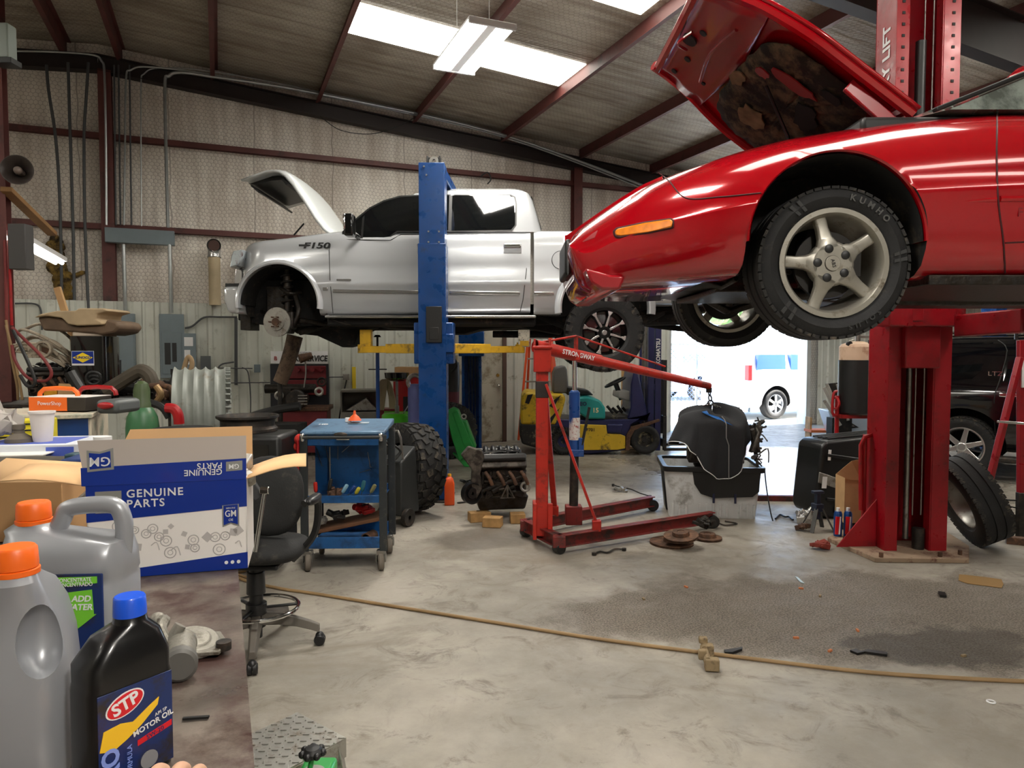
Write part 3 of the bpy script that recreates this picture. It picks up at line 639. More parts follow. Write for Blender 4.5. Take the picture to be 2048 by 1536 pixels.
# rear wheels (black rims with polished spokes)
for s_ in (-1, 1):
    c_ = (bw[0], s_*.86, bw[1]); TR = .445
    O('tire', tire_mb(TR, .31, .26, 'mud', c_), [m_rub, m_tread], t)
    b = MB(); rimbarrel(b, .26, .27, (c_[0], c_[1], c_[2])); b.lathe([(.02, -.06), (.08, -.06), (.1, -.03), (.1, .0)], c_, (0, 1, 0), 32)
    b.lathe([(.1, .02), (.25, .03), (.25, .04), (.1, .03)], c_, (0, 1, 0), 32); rim = O('rim', b, m_gloss, t, rot=(0, 0, 0)); 
    for i in range(8):
        b = MB(); aa = 2*PI*(i+.35)/8
        spoke(b, aa, [(-.013, .07), (.013, .07), (.009, .205), (-.009, .205)], s_*.06, s_*.1, (c_[0], s_*.86, c_[2]))
        spoke(b, aa, [(-.01, .2), (.01, .2), (.032, .248), (-.032, .248)], s_*.075, s_*.11, (c_[0], s_*.86, c_[2]))
        O('spoke', b, m_silv, rim, bev=.003)
    O('centre_cap', MB().cyl((c_[0], s_*.9, c_[2]), (c_[0], s_*.97, c_[2]), .035, .028), m_silv, rim, bev=.004)
# mirror
mx, mz = q(701, 452, TY-.15)
b = MB().box((mx, TY-.18, mz), (.1, .16, .24)).beam((mx+.03, TY-.08, mz-.08), (mx+.06, TY+.08, mz-.1), .04, .06); O('mirror', b, m_gloss, t, bev=.03, bseg=3)
O('mirror_cap', MB().box((mx-.045, TY-.18, mz+.03), (.03, .165, .17)), m_chrome, t, bev=.012)
# hood: hinged at the cowl, raised, nose curled down
hp = trace(q, [(662, 463), (650, 455), (632, 432), (612, 400), (588, 365), (572, 347), (560, 339), (547, 336), (530, 339), (505, 347), (478, 356)], TY+.12)
def crown(yy): return .035*(1-(yy/.86)**2)
rings = []; n_ = len(hp)
for i, (x, z) in enumerate(hp):
    f_ = i/(n_-1); hwid = .86-.10*max(0, f_-.4); r = []
    a_ = hp[max(0, i-1)]; b_ = hp[min(n_-1, i+1)]; dx, dz = b_[0]-a_[0], b_[1]-a_[1]; l_ = math.hypot(dx, dz); nx, nz = -dz/l_, dx/l_
    if nz < 0 and i < 7: nx, nz = -nx, -nz
    for j in range(15):
        yy = -hwid+2*hwid*j/14; c_ = .05*(1-abs(yy/hwid)**3) if f_ < .75 else .02; e = -.03 if j in (0, 14) else 0
        r.append((x+(c_+e)*.75-.0, yy, z+(c_+e)*.6))
    rings.append(r)
b = MB().loft(rings, ring=False); O('hood', b, MAT('hood_paint', (196, 200, 200), .38, .1, coat=.3), t, solid=.022, sm=60)
b = MB(); P = trace(q, [(484, 359), (500, 352), (530, 344), (552, 344), (566, 358), (572, 380), (566, 398), (556, 396), (545, 380), (515, 366), (490, 366)], TY+.2)
b.prism([P[0], P[1], P[2], P[3], P[4], P[4], (P[4][0]-.03, P[4][1]-.02), (P[3][0], P[3][1]-.04), (P[2][0], P[2][1]-.05), (P[1][0], P[1][1]-.05)], -.6, .6)
O('hood_liner', b, m_trim, t)
b = MB(); 
for i in range(16):   # grille surround hanging from the hood nose
    y = -.6+1.2*i/15; b.beam((P[0][0]+.03, y, P[0][1]-.02), (P[0][0]+.12, y, P[0][1]-.1), .02, .015)
for f_ in (.1, .45, .8, 1): b.beam((P[0][0]+.03+.1*f_, -.6, P[0][1]-.02-.08*f_), (P[0][0]+.03+.1*f_, .6, P[0][1]-.02-.08*f_), .02, .015)
O('grille_frame', b, m_trim, t)
a_ = X1(588, 470, -.75); c_ = X1(608, 447, -.8); O('hood_strut', MB().cyl(a_, c_, .01, n=8), m_trim, t)
# ------------------------------------------------------------------ blue lift
X_, Z_ = G(868, 1003)
lf = thing('two_post_lift', 'blue two post lift with yellow arms holding up the white pickup', 'car lift', X_-.01, Z_+.14, 0)
ql = qf(lf); m_lb = MAT('lift_blue', (2, 62, 126), .33, .1, var=.15, dirt=((24, 44, 80), .12, 6), rv=.12)
def lift_post(dy, h, s_, m, top=None, x0=0, w=.27, name='post', d=.26):
    b = MB(); b.b2((x0-w/2, dy-s_*d/2-.004, .015), (x0+w/2, dy-s_*d/2+.004, h)); b.b2((x0-w/2, dy-d/2, .015), (x0-w/2+.008, dy+d/2, h)); b.b2((x0+w/2-.008, dy-d/2, .015), (x0+w/2, dy+d/2, h))
    for e in (-1, 1): b.b2((x0+e*(w/2-.03)-.03, dy+s_*d/2-.004, .015), (x0+e*(w/2-.03)+.03, dy+s_*d/2+.004, h))
    return O(name, b, m, lf if m is m_lb else None, bev=.006)
htop = ql(868, 325, -.13)[1]; hj = ql(868, 487, -.13)[1]
lift_post(0, htop, 1, m_lb, w=.27)
O('post_sleeve', MB().b2((-.142, -.142, .02), (.142, -.134, hj)).b2((-.146, -.142, .02), (-.138, .13, hj)).b2((.138, -.142, .02), (.146, .13, hj)), m_lb, lf, bev=.004)
D2 = 3.72; fx_, _ = ql(944, 800, D2)
b = MB()
for x_ in (-.135, .135): b.b2((fx_+x_-.02, D2-.13, .015), (fx_+x_+.02, D2+.13, htop))
b.b2((fx_-.135, D2+.12, .015), (fx_+.135, D2+.13, htop)); O('post', b, m_lb, lf, bev=.004)
b = MB()
for x_ in (-.05, .0, .05): b.cyl((fx_+x_, D2+.05, .02), (fx_+x_, D2+.05, 2.6), .008, n=6)
O('lift_cable', b, m_steel, lf)
O('base_plate', MB().b2((-.2, -.22, 0), (.2, .3, .015)), m_dsteel, lf, bev=.003); O('base_plate', MB().b2((fx_-.22, D2-.3, 0), (fx_+.22, D2+.22, .015)), m_dsteel, lf, bev=.003)
O('overhead_beam', MB().beam((0.03, .0, htop-.03), (fx_, D2, htop-.03), .16, .11), m_lb, lf, bev=.008)
b = MB().b2((-.06, -.06, htop), (.085, .06, htop+.02)).b2((-.06, -.06, htop), (-.045, .06, htop+.09)).b2((.07, -.06, htop), (.085, .06, htop+.09)).b2((-.06, .0, htop+.07), (.085, .02, htop+.09)); O('top_bracket', b, m_black, lf, bev=.003)
b = MB().lathe([(.02, -.02), (.05, -.02), (.04, -.0), (.05, .02), (.02, .02)], (.015, 0, htop+.045), (0, 1, 0), 20); O('pulley', b, m_steel, lf)
for px, py in ((857, 484), (878, 484), (857, 463), (878, 463), (848, 333), (853, 350)):
    x_, z_ = ql(px, py, -.14); O('bolt', MB().cyl((x_, -.15, z_), (x_, -.13, z_), .01, n=8), m_steel, lf)
x_, z_ = ql(868, 649, -.16); O('vent_box', MB().b2((x_-.083, -.17, z_-.19), (x_+.083, -.14, z_+.19)).b2((x_-.05, -.175, z_-.16), (x_+.05, -.165, z_-.03)), m_black, lf, bev=.02)
x_, z_ = ql(902, 668, 0); O('carriage', MB().b2((-.2, -.1, z_-.32), (.22, .16, z_+.12)).b2((.13, -.14, z_-.2), (.23, .05, z_+.0)), m_lb, lf, bev=.012)
x_, z_ = ql(905, 675, D2); O('carriage', MB().b2((fx_-.2, D2-.18, z_-.3), (fx_+.2, D2+.1, z_+.1)), m_lb, lf, bev=.012)
za = ql(800, 697, 0)[1]
for s_, px, ex, d0, d1 in ((-1, 725, 738, .1, .55), (1, 1040, 1050, .1, .5)):
    x1_ = ql(px, 700, d1)[0]; b = MB().beam((s_*.12, d0, za), (x1_*.62, d0+(d1-d0)*.62, za), .12, .105); b.beam((x1_*.5, d0+(d1-d0)*.5, za-.01), (x1_, d1, za-.01), .09, .075); b.cyl((x1_, d1, za-.05), (x1_, d1, za+.05), .055)
    O('lift_arm', b, m_yel, lf, bev=.006)
    x2_, z2_ = ql(px+(10 if s_ < 0 else 10), 672, d1)
    zt_ = ql(px, 650, d1)[1]-.055; O('lift_pad', MB().b2((x1_-.02, d1-.05, za+.02), (x1_+.11, d1+.05, zt_)), MAT('pad_white', (210, 206, 190), .6, dirt=((80, 76, 60), .3, 30)) if s_ > 0 else m_yel, lf, bev=.006)
    O('pad_label', MB().b2((x1_+.0, d1-.058, za+.03), (x1_+.1, d1-.052, za+.09)), m_yel, lf) if s_ > 0 else None
for s_, px in ((-1, 730), (1, 1040)):   # far arms
    x1_ = ql(px, 700, D2-.9)[0]; b = MB().beam((fx_+s_*.1, D2-.1, za), (x1_, D2-.95, za), .12, .1).cyl((x1_, D2-.95, za-.05), (x1_, D2-.95, za+.1), .05); O('lift_arm', b, m_yel, lf, bev=.006)
# ------------------------------------------------------------------ red sports coupe on the lift
def glyph(s_, size, bold=0, sp=1, ext=0, align='CENTER'):
    cu = bpy.data.curves.new('t', 'FONT'); cu.body = s_; cu.size = size; cu.align_x = align; cu.align_y = 'CENTER'; cu.offset = bold; cu.space_character = sp; cu.resolution_u = 3; cu.extrude = ext
    t_ = bpy.data.objects.new('t', cu); COL.objects.link(t_); bpy.context.view_layer.update()
    me = bpy.data.meshes.new_from_object(t_.evaluated_get(bpy.context.evaluated_depsgraph_get())); bpy.data.objects.remove(t_)
    return [tuple(v.co) for v in me.vertices], [tuple(p.vertices) for p in me.polygons]
def arc_text(s_, size, c, r, a0, da, mat, parent, y, name='lettering', flip=False):
    b = MB()
    for i, ch in enumerate(s_):
        if ch == ' ': continue
        v, f = glyph(ch, size, .001, ext=.0012); a = a0+da*i   # angle from +x, clockwise text when da<0
        b.T = Matrix.Translation((c[0], y, c[2])) @ Matrix.Rotation(-(a-PI/2), 4, 'Y') @ Matrix.Translation((0, 0, r)) @ Matrix.Rotation(PI/2, 4, 'X'); b.add(v, f); b.T = None
    return O(name, b, mat, parent, merge=False, sm=0)
CZ = 2.9; HWc = .93
t = thing('sports_car', 'glossy red two door coupe raised high on the red lift with hood propped open', 'car', Q(1679, 525, CZ)[0]+1.28, CZ+HWc, 1.665)
q = qf(t)
m_cr = MAT('car_red', (166, 5, 20), .15, .15, coat=1, var=.06, vs=2)
m_cr2 = MAT('faded_bumper_red', (150, 8, 24), .28, .0, coat=.8, var=.12, vs=5)
tops = [(1143, 463, .50), (1160, 447, .40), (1185, 427, .30), (1220, 402, .22), (1260, 375, .15), (1310, 345, .09), (1360, 325, .05), (1420, 305, .02), (1500, 280, 0), (1600, 255, 0), (1700, 238, 0), (1800, 223, 0), (1900, 212, 0), (2000, 205, 0), (2048, 203, 0)]
Tt = [(q(x, y, -HWc+d+.12)) for x, y, d in tops]; Tt += [(Tt[-1][0]+.6, Tt[-1][1]+.0), (Tt[-1][0]+1.6, Tt[-1][1]+.03), (Tt[-1][0]+2.2, Tt[-1][1]+.0), (4.0, Tt[-1][1]-.12)]
bots = [(1143, 548, .5), (1165, 570, .4), (1190, 580, .3), (1230, 566, .2), (1300, 555, .08), (1400, 549, .02), (1490, 543, 0), (1860, 552, 0), (2048, 550, 0)]
Bt = [q(x, y, -HWc+d) for x, y, d in bots]+[(3.0, q(2048, 550, -HWc)[1]), (4, q(2048, 530, -HWc)[1]+.1)]
x0 = q(1140, 500, -HWc+.52)[0]; LX = x0+4.85; xh = q(1790, 220, -HWc)[0]
prof = [(0, .16), (.02, .11), (.07, .06), (.16, .03), (.27, .012), (.38, .002), (.47, 0), (.50, .0), (.53, .014), (.60, .02), (.68, .034), (.76, .058), (.83, .092), (.89, .135), (.94, .185), (.98, .245), (1, .3)]
ins = lambda x: .52*max(0, 1-(x-x0)/.95)**2.3+(.3*max(0, (x-LX+.5)/.5)**2 if x > LX-.5 else 0)
deck = lambda x: ((P1(Tt, x)-.16) if x0+.45 < x < xh else P1(Tt, x)+.02, .33)
X = [x0, x0+.01, x0+.03, x0+.06, x0+.1, x0+.16]+xs(x0+.22, x0+2.4, 64)+xs(x0+2.5, LX, 16)
nb = lambda x: P1(Bt, x)+.10*max(0, 1-(x-x0)/.06)**2
nt_ = lambda x: P1(Tt, x)-.05*max(0, 1-(x-x0)/.05)**2
body = O('body', MB().loft(sidebody(X, nt_, nb, ins, deck, HWc, prof)), m_cr, t, sm=50)
ac = q(1680, 480, -HWc); ar = q(1680, 297, -HWc)[1]-ac[1]; wr = (ac[0]+2.57, ac[1])
cm = MB()
for s_ in (-1, 1):
    for c_ in (ac, wr): cm.prism([(c_[0]+ar*math.cos(PI*i/40), c_[1]+ar*math.sin(PI*i/40)) for i in range(41)]+[(c_[0]-ar*1.0, c_[1]-.5), (c_[0]+ar*1.0, c_[1]-.5)], s_*.5, s_*1.3)
cut(body, cm, m_well)
for s_ in (-1, 1):   # rolled arch lip
    R_ = []
    for i in range(41):
        a = PI*i/40-.0; R_.append([(ac[0]+(ar+r)*math.cos(a), s_*(HWc+y), ac[1]+(ar+r)*math.sin(a)) for r, y in ((-.006, -.12), (-.006, -.02), (.0, -.012), (.0, -.1))])
    O('arch_lip', MB().loft(R_), m_cr, body)
liner(ac, ar, HWc)
m_gapr = MAT('red_car_seam', (58, 6, 8), .6)
def ybody(x, z):
    zt, zb = P1(Tt, x), P1(Bt, x); s_ = (z-zb)/(zt-zb); return -(HWc-ins(x)-P1(prof, s_))
def onbody(px, py, off=.001):
    y = -HWc
    for _ in range(6):
        x, z = q(px, py, y); y = ybody(x, z)
    return Vector((x, y-off, z))
def bline(pts, r, mat, name, n=8, par=None):
    P = cat([(a, b_, 0) for a, b_ in pts], n); return O(name, MB().tube([onbody(p.x, p.y) for p in P], r, 6), mat, par or body)
bline([(1995, 208), (1993, 300), (1996, 400), (2006, 480), (2010, 546)], .0035, m_gapr, 'door_gap')
bline([(1316, 345), (1338, 362), (1372, 396), (1440, 394), (1522, 386)], .003, m_gapr, 'bumper_seam')
bline([(2010, 486), (2048, 484)], .003, m_gapr, 'door_gap', 2)
O('rub_strip', MB().tube([onbody(x, y, -.004) for x, y in ((1925, 404), (1945, 402), (1970, 400), (1992, 399))], .013, 8, rf=lambda f: .3+.7*f), m_cr, body)
O('rub_strip', MB().tube([onbody(2000, 398, -.004), Vector((onbody(2000, 398).x+1.2, -HWc+.0, onbody(2048, 395).z+.01))], .014, 8), m_cr, body)
text('F', .05, MAT('tone_red_letter', (120, 10, 16), .4), t, tuple(onbody(2040, 425, .001)), name='door_lettering', ext=.002)
# amber side marker in its pocket
def patch(pts, mat, name, off, th, bev=.006, par=None, n=None):
    P = [onbody(x, y, off) for x, y in pts]; I = [p+Vector((0, th, 0)) for p in P]; n = len(P)
    return O(name, MB().add(P+I, [tuple(range(n)), tuple(range(2*n-1, n-1, -1))]+[(i, n+i, n+(i+1) % n, (i+1) % n) for i in range(n)]), mat, par or body, bev=bev, sm=40)
patch([(1225, 462), (1232, 455), (1290, 443), (1342, 436), (1348, 440), (1347, 457), (1300, 467), (1238, 477), (1228, 474)], m_gapr, 'marker_pocket', .010, .03)
patch([(1229, 463), (1235, 458), (1290, 446), (1340, 439), (1344, 443), (1343, 455), (1300, 464), (1240, 473), (1231, 472)], MAT('amber_lens', (232, 132, 20), .15, coat=.6, var=.2, vs=30), 'marker_lamp', .016, .03)
patch([(1150, 470), (1180, 455), (1196, 460), (1190, 476), (1162, 486)], m_cr2, 'nose_recess', .002, .02)
# black bumperette pad at the nose
x_, z_ = q(1131, 517, -.2); O('plate_bracket', MB().box((x_+.01, -.05, z_), (.035, .42, .18)), m_black, t, bev=.02, bseg=3)
P = trace(q, [(1160, 548), (1205, 560), (1235, 562), (1225, 588), (1190, 588), (1170, 575)], -.35); O('air_dam', MB().prism(P, -.6, .6), m_cr2, t, bev=.012)
# front wheel
wx, wz = q(1668, 525, -HWc+.05); m_tl = MAT('tire_lettering', (74, 74, 72), .7)
m_disc = MAT('dark_disc', (40, 38, 36), .5, .6)  # plain dark grey metal of the disc and caliper
def car_wheel(c_, s_, R=.318, rr=.222, detail=True):
    tw = .225; cy = c_[1]
    ti = O('tire', tire_mb(R, tw, rr, 'road', (c_[0], cy, c_[2])), [m_rub, m_tread], t)
    b = MB(); rimbarrel(b, rr, tw+.01, (c_[0], cy, c_[2]), lip=.014); yf = cy+s_*.085; 
    rim = O('rim', b, m_alloy, t)
    b = MB(); b.lathe([(.03, 0), (.085, 0), (.095, .012*-s_), (.095, -.05*s_), (.03, -.05*s_)], (c_[0], yf, c_[2]), (0, 1, 0), 40, True)
    ang0 = math.radians(105) if detail else .3
    for i in range(5):
        a = -(ang0-PI/2+2*PI*i/5)
        b.T = Matrix.Translation((c_[0], yf, c_[2])) @ Matrix.Rotation(a, 4, 'Y')
        R_ = []
        for r, w_, y in ((.06, .056, 0), (.085, .042, 0), (.11, .030, .004), (.15, .025, .008), (.19, .026, .010), (.21, .030, .008)):
            yy = -s_*y; R_.append([(-w_, yy-s_*.03, r), (-w_, yy-s_*.006, r), (-w_*.75, yy, r), (w_*.75, yy, r), (w_, yy-s_*.006, r), (w_, yy-s_*.03, r)])
        b.loft(R_); b.T = None
    O('spokes', b, m_alloy, rim, bev=.004, sm=50)
    for i in range(5):
        a = ang0+2*PI*i/5; p = Vector((c_[0]+.063*math.cos(a), yf, c_[2]+.063*math.sin(a)))
        O('lug_nut', MB().lathe([(.0, .004*s_), (.013, .004*s_), (.0185, .0015*s_), (.0185, -.01*s_)], p, (0, 1, 0), 16), m_black, rim)
    O('centre_cap', MB().cyl((c_[0], yf, c_[2]), (c_[0], yf+s_*.006, c_[2]), .032, n=28), m_alloy, rim, bev=.002)
    if detail: text('ABS', .021, m_black, rim, (c_[0], yf-.0075, c_[2]), (PI/2, math.radians(75), 0), name='cap_lettering', ext=.0008)
    O('brake_disc', MB().cyl((c_[0], cy+s_*.03, c_[2]), (c_[0], cy+s_*.01, c_[2]), .14, n=36).box((c_[0]+.1, cy+s_*.02, c_[2]+.02), (.07, .06, .14)), m_disc, t)
    return ti
ti = car_wheel((wx+.008, -HWc+.165, wz), -1)
cc = (wx+.008, 0, wz); ys = -HWc+.165-.225/2*1.0-.0
arc_text('KUMHO', .036, cc, .2725, math.radians(76), -math.radians(8.6), m_tl, ti, ys-.0012)
arc_text('SOLUS', .03, cc, .2725, math.radians(-48), -math.radians(7), MAT('tire_lettering_faint', (42, 42, 42), .7), ti, ys+.0)
for a in (128, 121, 8, 2, 230, 222): # tread wear bars moulded on the sidewall
    O('sidewall_mark', MB().prism([(cc[0]+r*math.cos(math.radians(a+d)), cc[2]+r*math.sin(math.radians(a+d))) for r, d in ((.245, -2), (.245, 1), (.298, 3), (.298, 0))], ys+.001, ys+.006), MAT('sidewall_grey', (46, 46, 46), .7) if a == 128 else bpy.data.materials['sidewall_grey'], ti)
for c_, s_ in (((wx+.008+.03, HWc-.165, wz-.02), 1), ((wx+2.57, -HWc+.165, wz), -1), ((wx+2.57, HWc-.165, wz), 1)): car_wheel(c_, s_, detail=False)
# underbody
X1 = lambda px, py, dy: (q(px, py, dy)[0], dy, q(px, py, dy)[1])
b = MB(); z0 = q(1300, 555, -.5)[1]
b.b2((x0+.35, -.62, z0-.0), (x0+.75, .62, z0+.12)); b.b2((wx-.35, -.42, z0-.06), (wx+.4, .42, z0+.2)); b.b2((wx+.42, -.75, z0+.0), (LX-.6, .75, z0+.13)); b.b2((wx+.6, -.25, z0-.05), (LX-.8, .1, z0+.05))
for s_ in (-1, 1):
    b.tube([(wx-.25, s_*.35, z0), (wx, s_*.6, z0-.09), (wx+.02, s_*.7, z0-.05)], .025, 8, 3); b.tube([(wx+.3, s_*.35, z0), (wx+.05, s_*.65, z0-.09)], .025, 8)
    b.tube([(wx-.1, s_*.3, z0+.06), (wx-.12, s_*.72, z0-.0)], .012, 8); b.cyl((wx, s_*.62, z0-.06), (wx+.02, s_*.55, z0+.35), .045)
b.tube([(wx-.3, -.55, z0-.01), (wx-.35, -.3, z0-.05), (wx-.35, .3, z0-.05), (wx-.3, .55, z0-.01)], .016, 8, 5)
b.tube([(wx+.3, .1, z0-.04), (wx+1.2, .2, z0-.06), (LX-.8, .2, z0-.03)], .03, 8, 4)
zb_c = P1(Bt, wx+.7); b.b2((wx+.42, -.835, zb_c-.03), (LX-.9, .835, zb_c+.012)); O('underbody', b, m_greas, t, bev=.012)
b = MB(); b.add([(wx-.6, -.5, z0+.02), (wx-.35, -.5, z0-.04), (wx-.3, .5, z0-.04), (wx-.7, .5, z0+.03)], [(0, 1, 2, 3)]); O('splash_shield', b, m_black, t, solid=.01)
# windshield and greenhouse
bz0 = Tt[13][1]-.02; P = [q(1815, 225, -.68), q(2048, 130, -.55)]; sl = (P[1][1]-P[0][1])/(P[1][0]-P[0][0])
wx0 = P[0][0]; H_ = .40
rings = []
for f_ in (0, .25, .5, .75, .92, 1):
    z = P[0][1]+H_*f_; fx = wx0+H_*f_/sl; rx = wx0+2.55-.9*f_; hw = .72-.17*f_-(.08 if f_ > .95 else 0)
    r = [(fx+.16, -hw, z), (fx+.05, -hw*.8, z), (fx, -hw*.4, z)]; r = [(rx, -hw*.8, z), (rx-.15, -hw, z)]+r
    rings.append(r+[(x, -y, z) for x, y, z in r[::-1]])
m_ws = MAT('windshield_glass', (120, 128, 122), .05, 0, coat=.5, dirt=((70, 76, 72), .4, 3))
O('windshield', MB().loft(rings), m_ws, t, sm=40)
rz = P[0][1]+H_; fx = wx0+H_/sl; O('roof', MB().loft([[(fx+.05, -.5, rz-.01), (fx-.03, 0, rz-.01), (fx+.05, .5, rz-.01)], [(fx+.1, -.49, rz+.02), (fx+.02, 0, rz+.045), (fx+.1, .49, rz+.02)], [(fx+.9, -.47, rz+.02), (fx+.9, 0, rz+.05), (fx+.9, .47, rz+.02)]], ring=False), m_cr, t, solid=.02)
for s_ in (-1, 1): O('pillar', MB().beam((wx0+.1, s_*.71, P[0][1]), (fx+.13, s_*.56, rz), .03, .02), m_black, t, bev=.005)
p_ = onbody(2046, 208); O('mirror', MB().sph((p_.x+.16, -.93, p_.z+.05), .09, (1.2, .8, .7)), m_cr, t)
b = MB().b2((xh-.02, -.7, P[0][1]-.09), (wx0+.25, .7, P[0][1]-.02)); O('cowl', b, m_black, t, bev=.02)
b = MB().b2((x0+.6, -.45, P1(Tt, wx-.1)-.34), (xh-.1, .45, P1(Tt, wx)-.17)).tube([(wx-.2, -.3, P1(Tt, wx)-.2), (wx, 0, P1(Tt, wx)-.1), (wx+.2, .3, P1(Tt, wx)-.2)], .06, 10, 4); O('engine', b, m_well, t, bev=.02)
# hood, underside showing: s runs from hinge to nose, t across
A = Vector((q(1832, 222, -.66)[0], 0, q(1832, 222, -.66)[1])); B_ = Vector((q(1545, 0, -.66)[0], 0, q(1545, 0, -.66)[1])); hd = (B_-A).normalized(); hn = Vector((-hd.z, 0, hd.x)); hn = hn if hn.z > 0 else -hn
HL = 1.13
def hp_(s_, t_, o_=0): c_ = .045*(1-(t_/.72)**2); f_ = -.06*max(0, (s_-HL+.35)/.35)**2; return A+hd*s_+Vector((0, t_, 0))+hn*(o_+c_+f_)
def hw_(s_): return .69 if s_ < .5 else .69-.20*((s_-.5)/(HL-.5))**1.6
rings = [[tuple(hp_(s_*HL/20, hw_(s_*HL/20)*j/12)) for j in range(-12, 13)] for s_ in range(21)]
hood = O('hood', MB().loft(rings, ring=False), m_cr, t, solid=.014, sm=60)
b = MB(); E = [(s_*HL/20) for s_ in range(21)]
for s_ in (-1, 1): b.tube([hp_(e, s_*(hw_(e)-.04), -.02) for e in E], .028, 8)
b.tube([hp_(HL-.03, hw_(HL)*j/10*.93, -.02) for j in range(-10, 11)], .03, 8); b.tube([hp_(.04, hw_(0)*j/10*.95, -.02) for j in range(-10, 11)], .028, 8)
O('hood_frame', b, m_cr, hood)
# pressed inner panel at the nose with holes and ridges
b = MB(); rings = [[tuple(hp_(HL-.42+i*.055+(.06*abs(j)/6 if i == 0 else 0), hw_(HL-.42+i*.055)*.92*j/6, -.035-.012*(i in (3, 4)))) for j in range(-6, 7)] for i in range(8)]
O('inner_panel', MB().loft(rings, ring=False), m_cr2, hood, solid=.006, sm=30)
for e, t_, r in ((HL-.15, .2, .02), (HL-.15, -.12, .02), (HL-.25, .1, .016), (HL-.25, -.2, .016), (HL-.12, .38, .018), (HL-.3, .34, .014), (HL-.1, 0, .05), (HL-.22, .42, .018)):
    p = hp_(e, t_, -.047); O('panel_hole', MB().cyl(p, p+hn*.008, r, n=14), m_seam, hood)
b = MB(); b.tube([hp_(HL-.1, -.1, -.05), hp_(HL-.07, 0, -.085), hp_(HL-.12, .1, -.05)], .008, 6, 5).tube([hp_(HL-.28, -.33, -.05), hp_(HL-.24, 0, -.06), hp_(HL-.28, .33, -.05)], .01, 6, 6); O('hood_latch', b, m_cr2, hood)
# ragged insulation blanket
m_blank = MAT('dirty_insulation', (104, 86, 64), .95, var=.55, vs=5, dirt=((30, 25, 21), .62, 7), bump=.8, bs=18)
random.seed(3)
N = 72; out = []
for i in range(N):
    a = 2*PI*i/N; c_, s__ = math.cos(a), math.sin(a); k_ = (abs(c_)**4+abs(s__)**4)**-.25; jit = 1-.04*random.random()
    e = .40+.33*c_*k_*jit; tt = .02+.56*s__*k_*jit*(1 if e < .5 else 1-.15*(e-.5)); out.append((e, tt))
ctr = (.40, 0); V = [hp_(*ctr, -.055)]; Fc = []
for k_, sc_ in enumerate((.3, .6, .85, 1)):
    for e, tt in out: V.append(hp_(ctr[0]+(e-ctr[0])*sc_, ctr[1]+(tt-ctr[1])*sc_, -.05-.02*random.random()*(sc_ < 1)-(.0 if sc_ < 1 else -.01)))
for i in range(N):
    j = (i+1) % N; Fc.append((0, 1+i, 1+j))
    for k_ in range(3): Fc.append((1+k_*N+i, 1+(k_+1)*N+i, 1+(k_+1)*N+j, 1+k_*N+j))
O('insulation_blanket', MB().add(V, Fc), m_blank, hood, solid=.008, sm=60)
def tear(e, tt, L_, w_, mat, nm, a=0, o_=-.082, n=16):
    P = []
    for i in range(n):
        an = 2*PI*i/n; r = 1-.35*random.random(); ee, t2 = L_*math.cos(an)*r, w_*math.sin(an)*r; P.append(hp_(e+ee*math.cos(a)-t2*math.sin(a), tt+ee*math.sin(a)+t2*math.cos(a), o_))
    O(nm, MB().add(P+[p+hn*.006 for p in P], [tuple(range(n)), tuple(range(2*n-1, n-1, -1))]+[(i, n+i, n+(i+1) % n, (i+1) % n) for i in range(n)]), mat, hood, sm=0)
m_hole = MAT('torn_dark', (20, 15, 13), .95); m_bare = MAT('bare_red_patch', (132, 10, 16), .5)
tear(.46, -.30, .15, .06, m_bare, 'torn_patch', .1); tear(.62, -.22, .05, .045, m_cr2, 'bracket', 0, -.09); tear(.16, .30, .14, .1, m_hole, 'torn_patch', .5); tear(.3, -.1, .08, .15, m_hole, 'torn_patch', .3); tear(.5, .25, .1, .12, MAT('worn_felt', (126, 104, 76), .95, var=.4, vs=12), 'worn_patch', .4); tear(.30, -.42, .08, .05, m_hole, 'torn_patch', 0); tear(.7, 0, .05, .09, bpy.data.materials['worn_felt'], 'worn_patch')
O('hood_hinge', MB().beam(hp_(.3, -.6, -.07), hp_(.0, -.62, -.1), .03, .06), m_cr2, hood, bev=.006)
O('hood_prop', MB().tube([hp_(.56, -.12, -.08), hp_(.3, -.0, -.16), (A.x-.28, -.02, A.z-.1)], .01, 8), m_black, t)
# ------------------------------------------------------------------ red two post lift
X_, Z_ = G(1832, 1110)
lr = thing('car_lift', 'tall red two post lift whose column stands right of the engine hoist', 'car lift', X_, Z_, 0)
ql = qf(lr); HP = 4.75; Lw = ql(1770, 1000)[0]; Rw = ql(1895, 1000)[0]; 
m_lred = MAT('lift_red', (150, 12, 26), .35, .05, var=.15, dirt=((110, 22, 26), .3, 3), rv=.1)
m_ldark = MAT('lift_inside', (60, 14, 16), .6, var=.3)
D = .30
b = MB().b2((Lw, 0, .02), (Lw+.008, D, HP)).b2((Rw-.008, 0, .02), (Rw, D, HP)).b2((Lw, D, .02), (Rw, D+.008, HP)).b2((Lw, -.006, .02), (Lw+.1, .004, HP)).b2((Rw-.13, -.006, .02), (Rw, .004, HP)).b2((Lw+.09, -.004, .02), (Lw+.1, .08, HP)).b2((Rw-.14, -.004, .02), (Rw-.13, .08, HP))
O('post', b, m_lred, lr, bev=.003)
hs = []
for i in range(28):
    for x_ in (Lw+.05, Rw-.06):
        z_ = 2.3+i*.085; O('slot', MB().box((x_, -.008, z_), (.022, .006, .02)), m_seam, lr) 
b = MB(); x_ = ql(1815, 1000, .1)[0]; b.cyl((x_, .12, .1), (x_, .12, 2.2), .022)
O('hydraulic_rod', b, m_steel, lr)
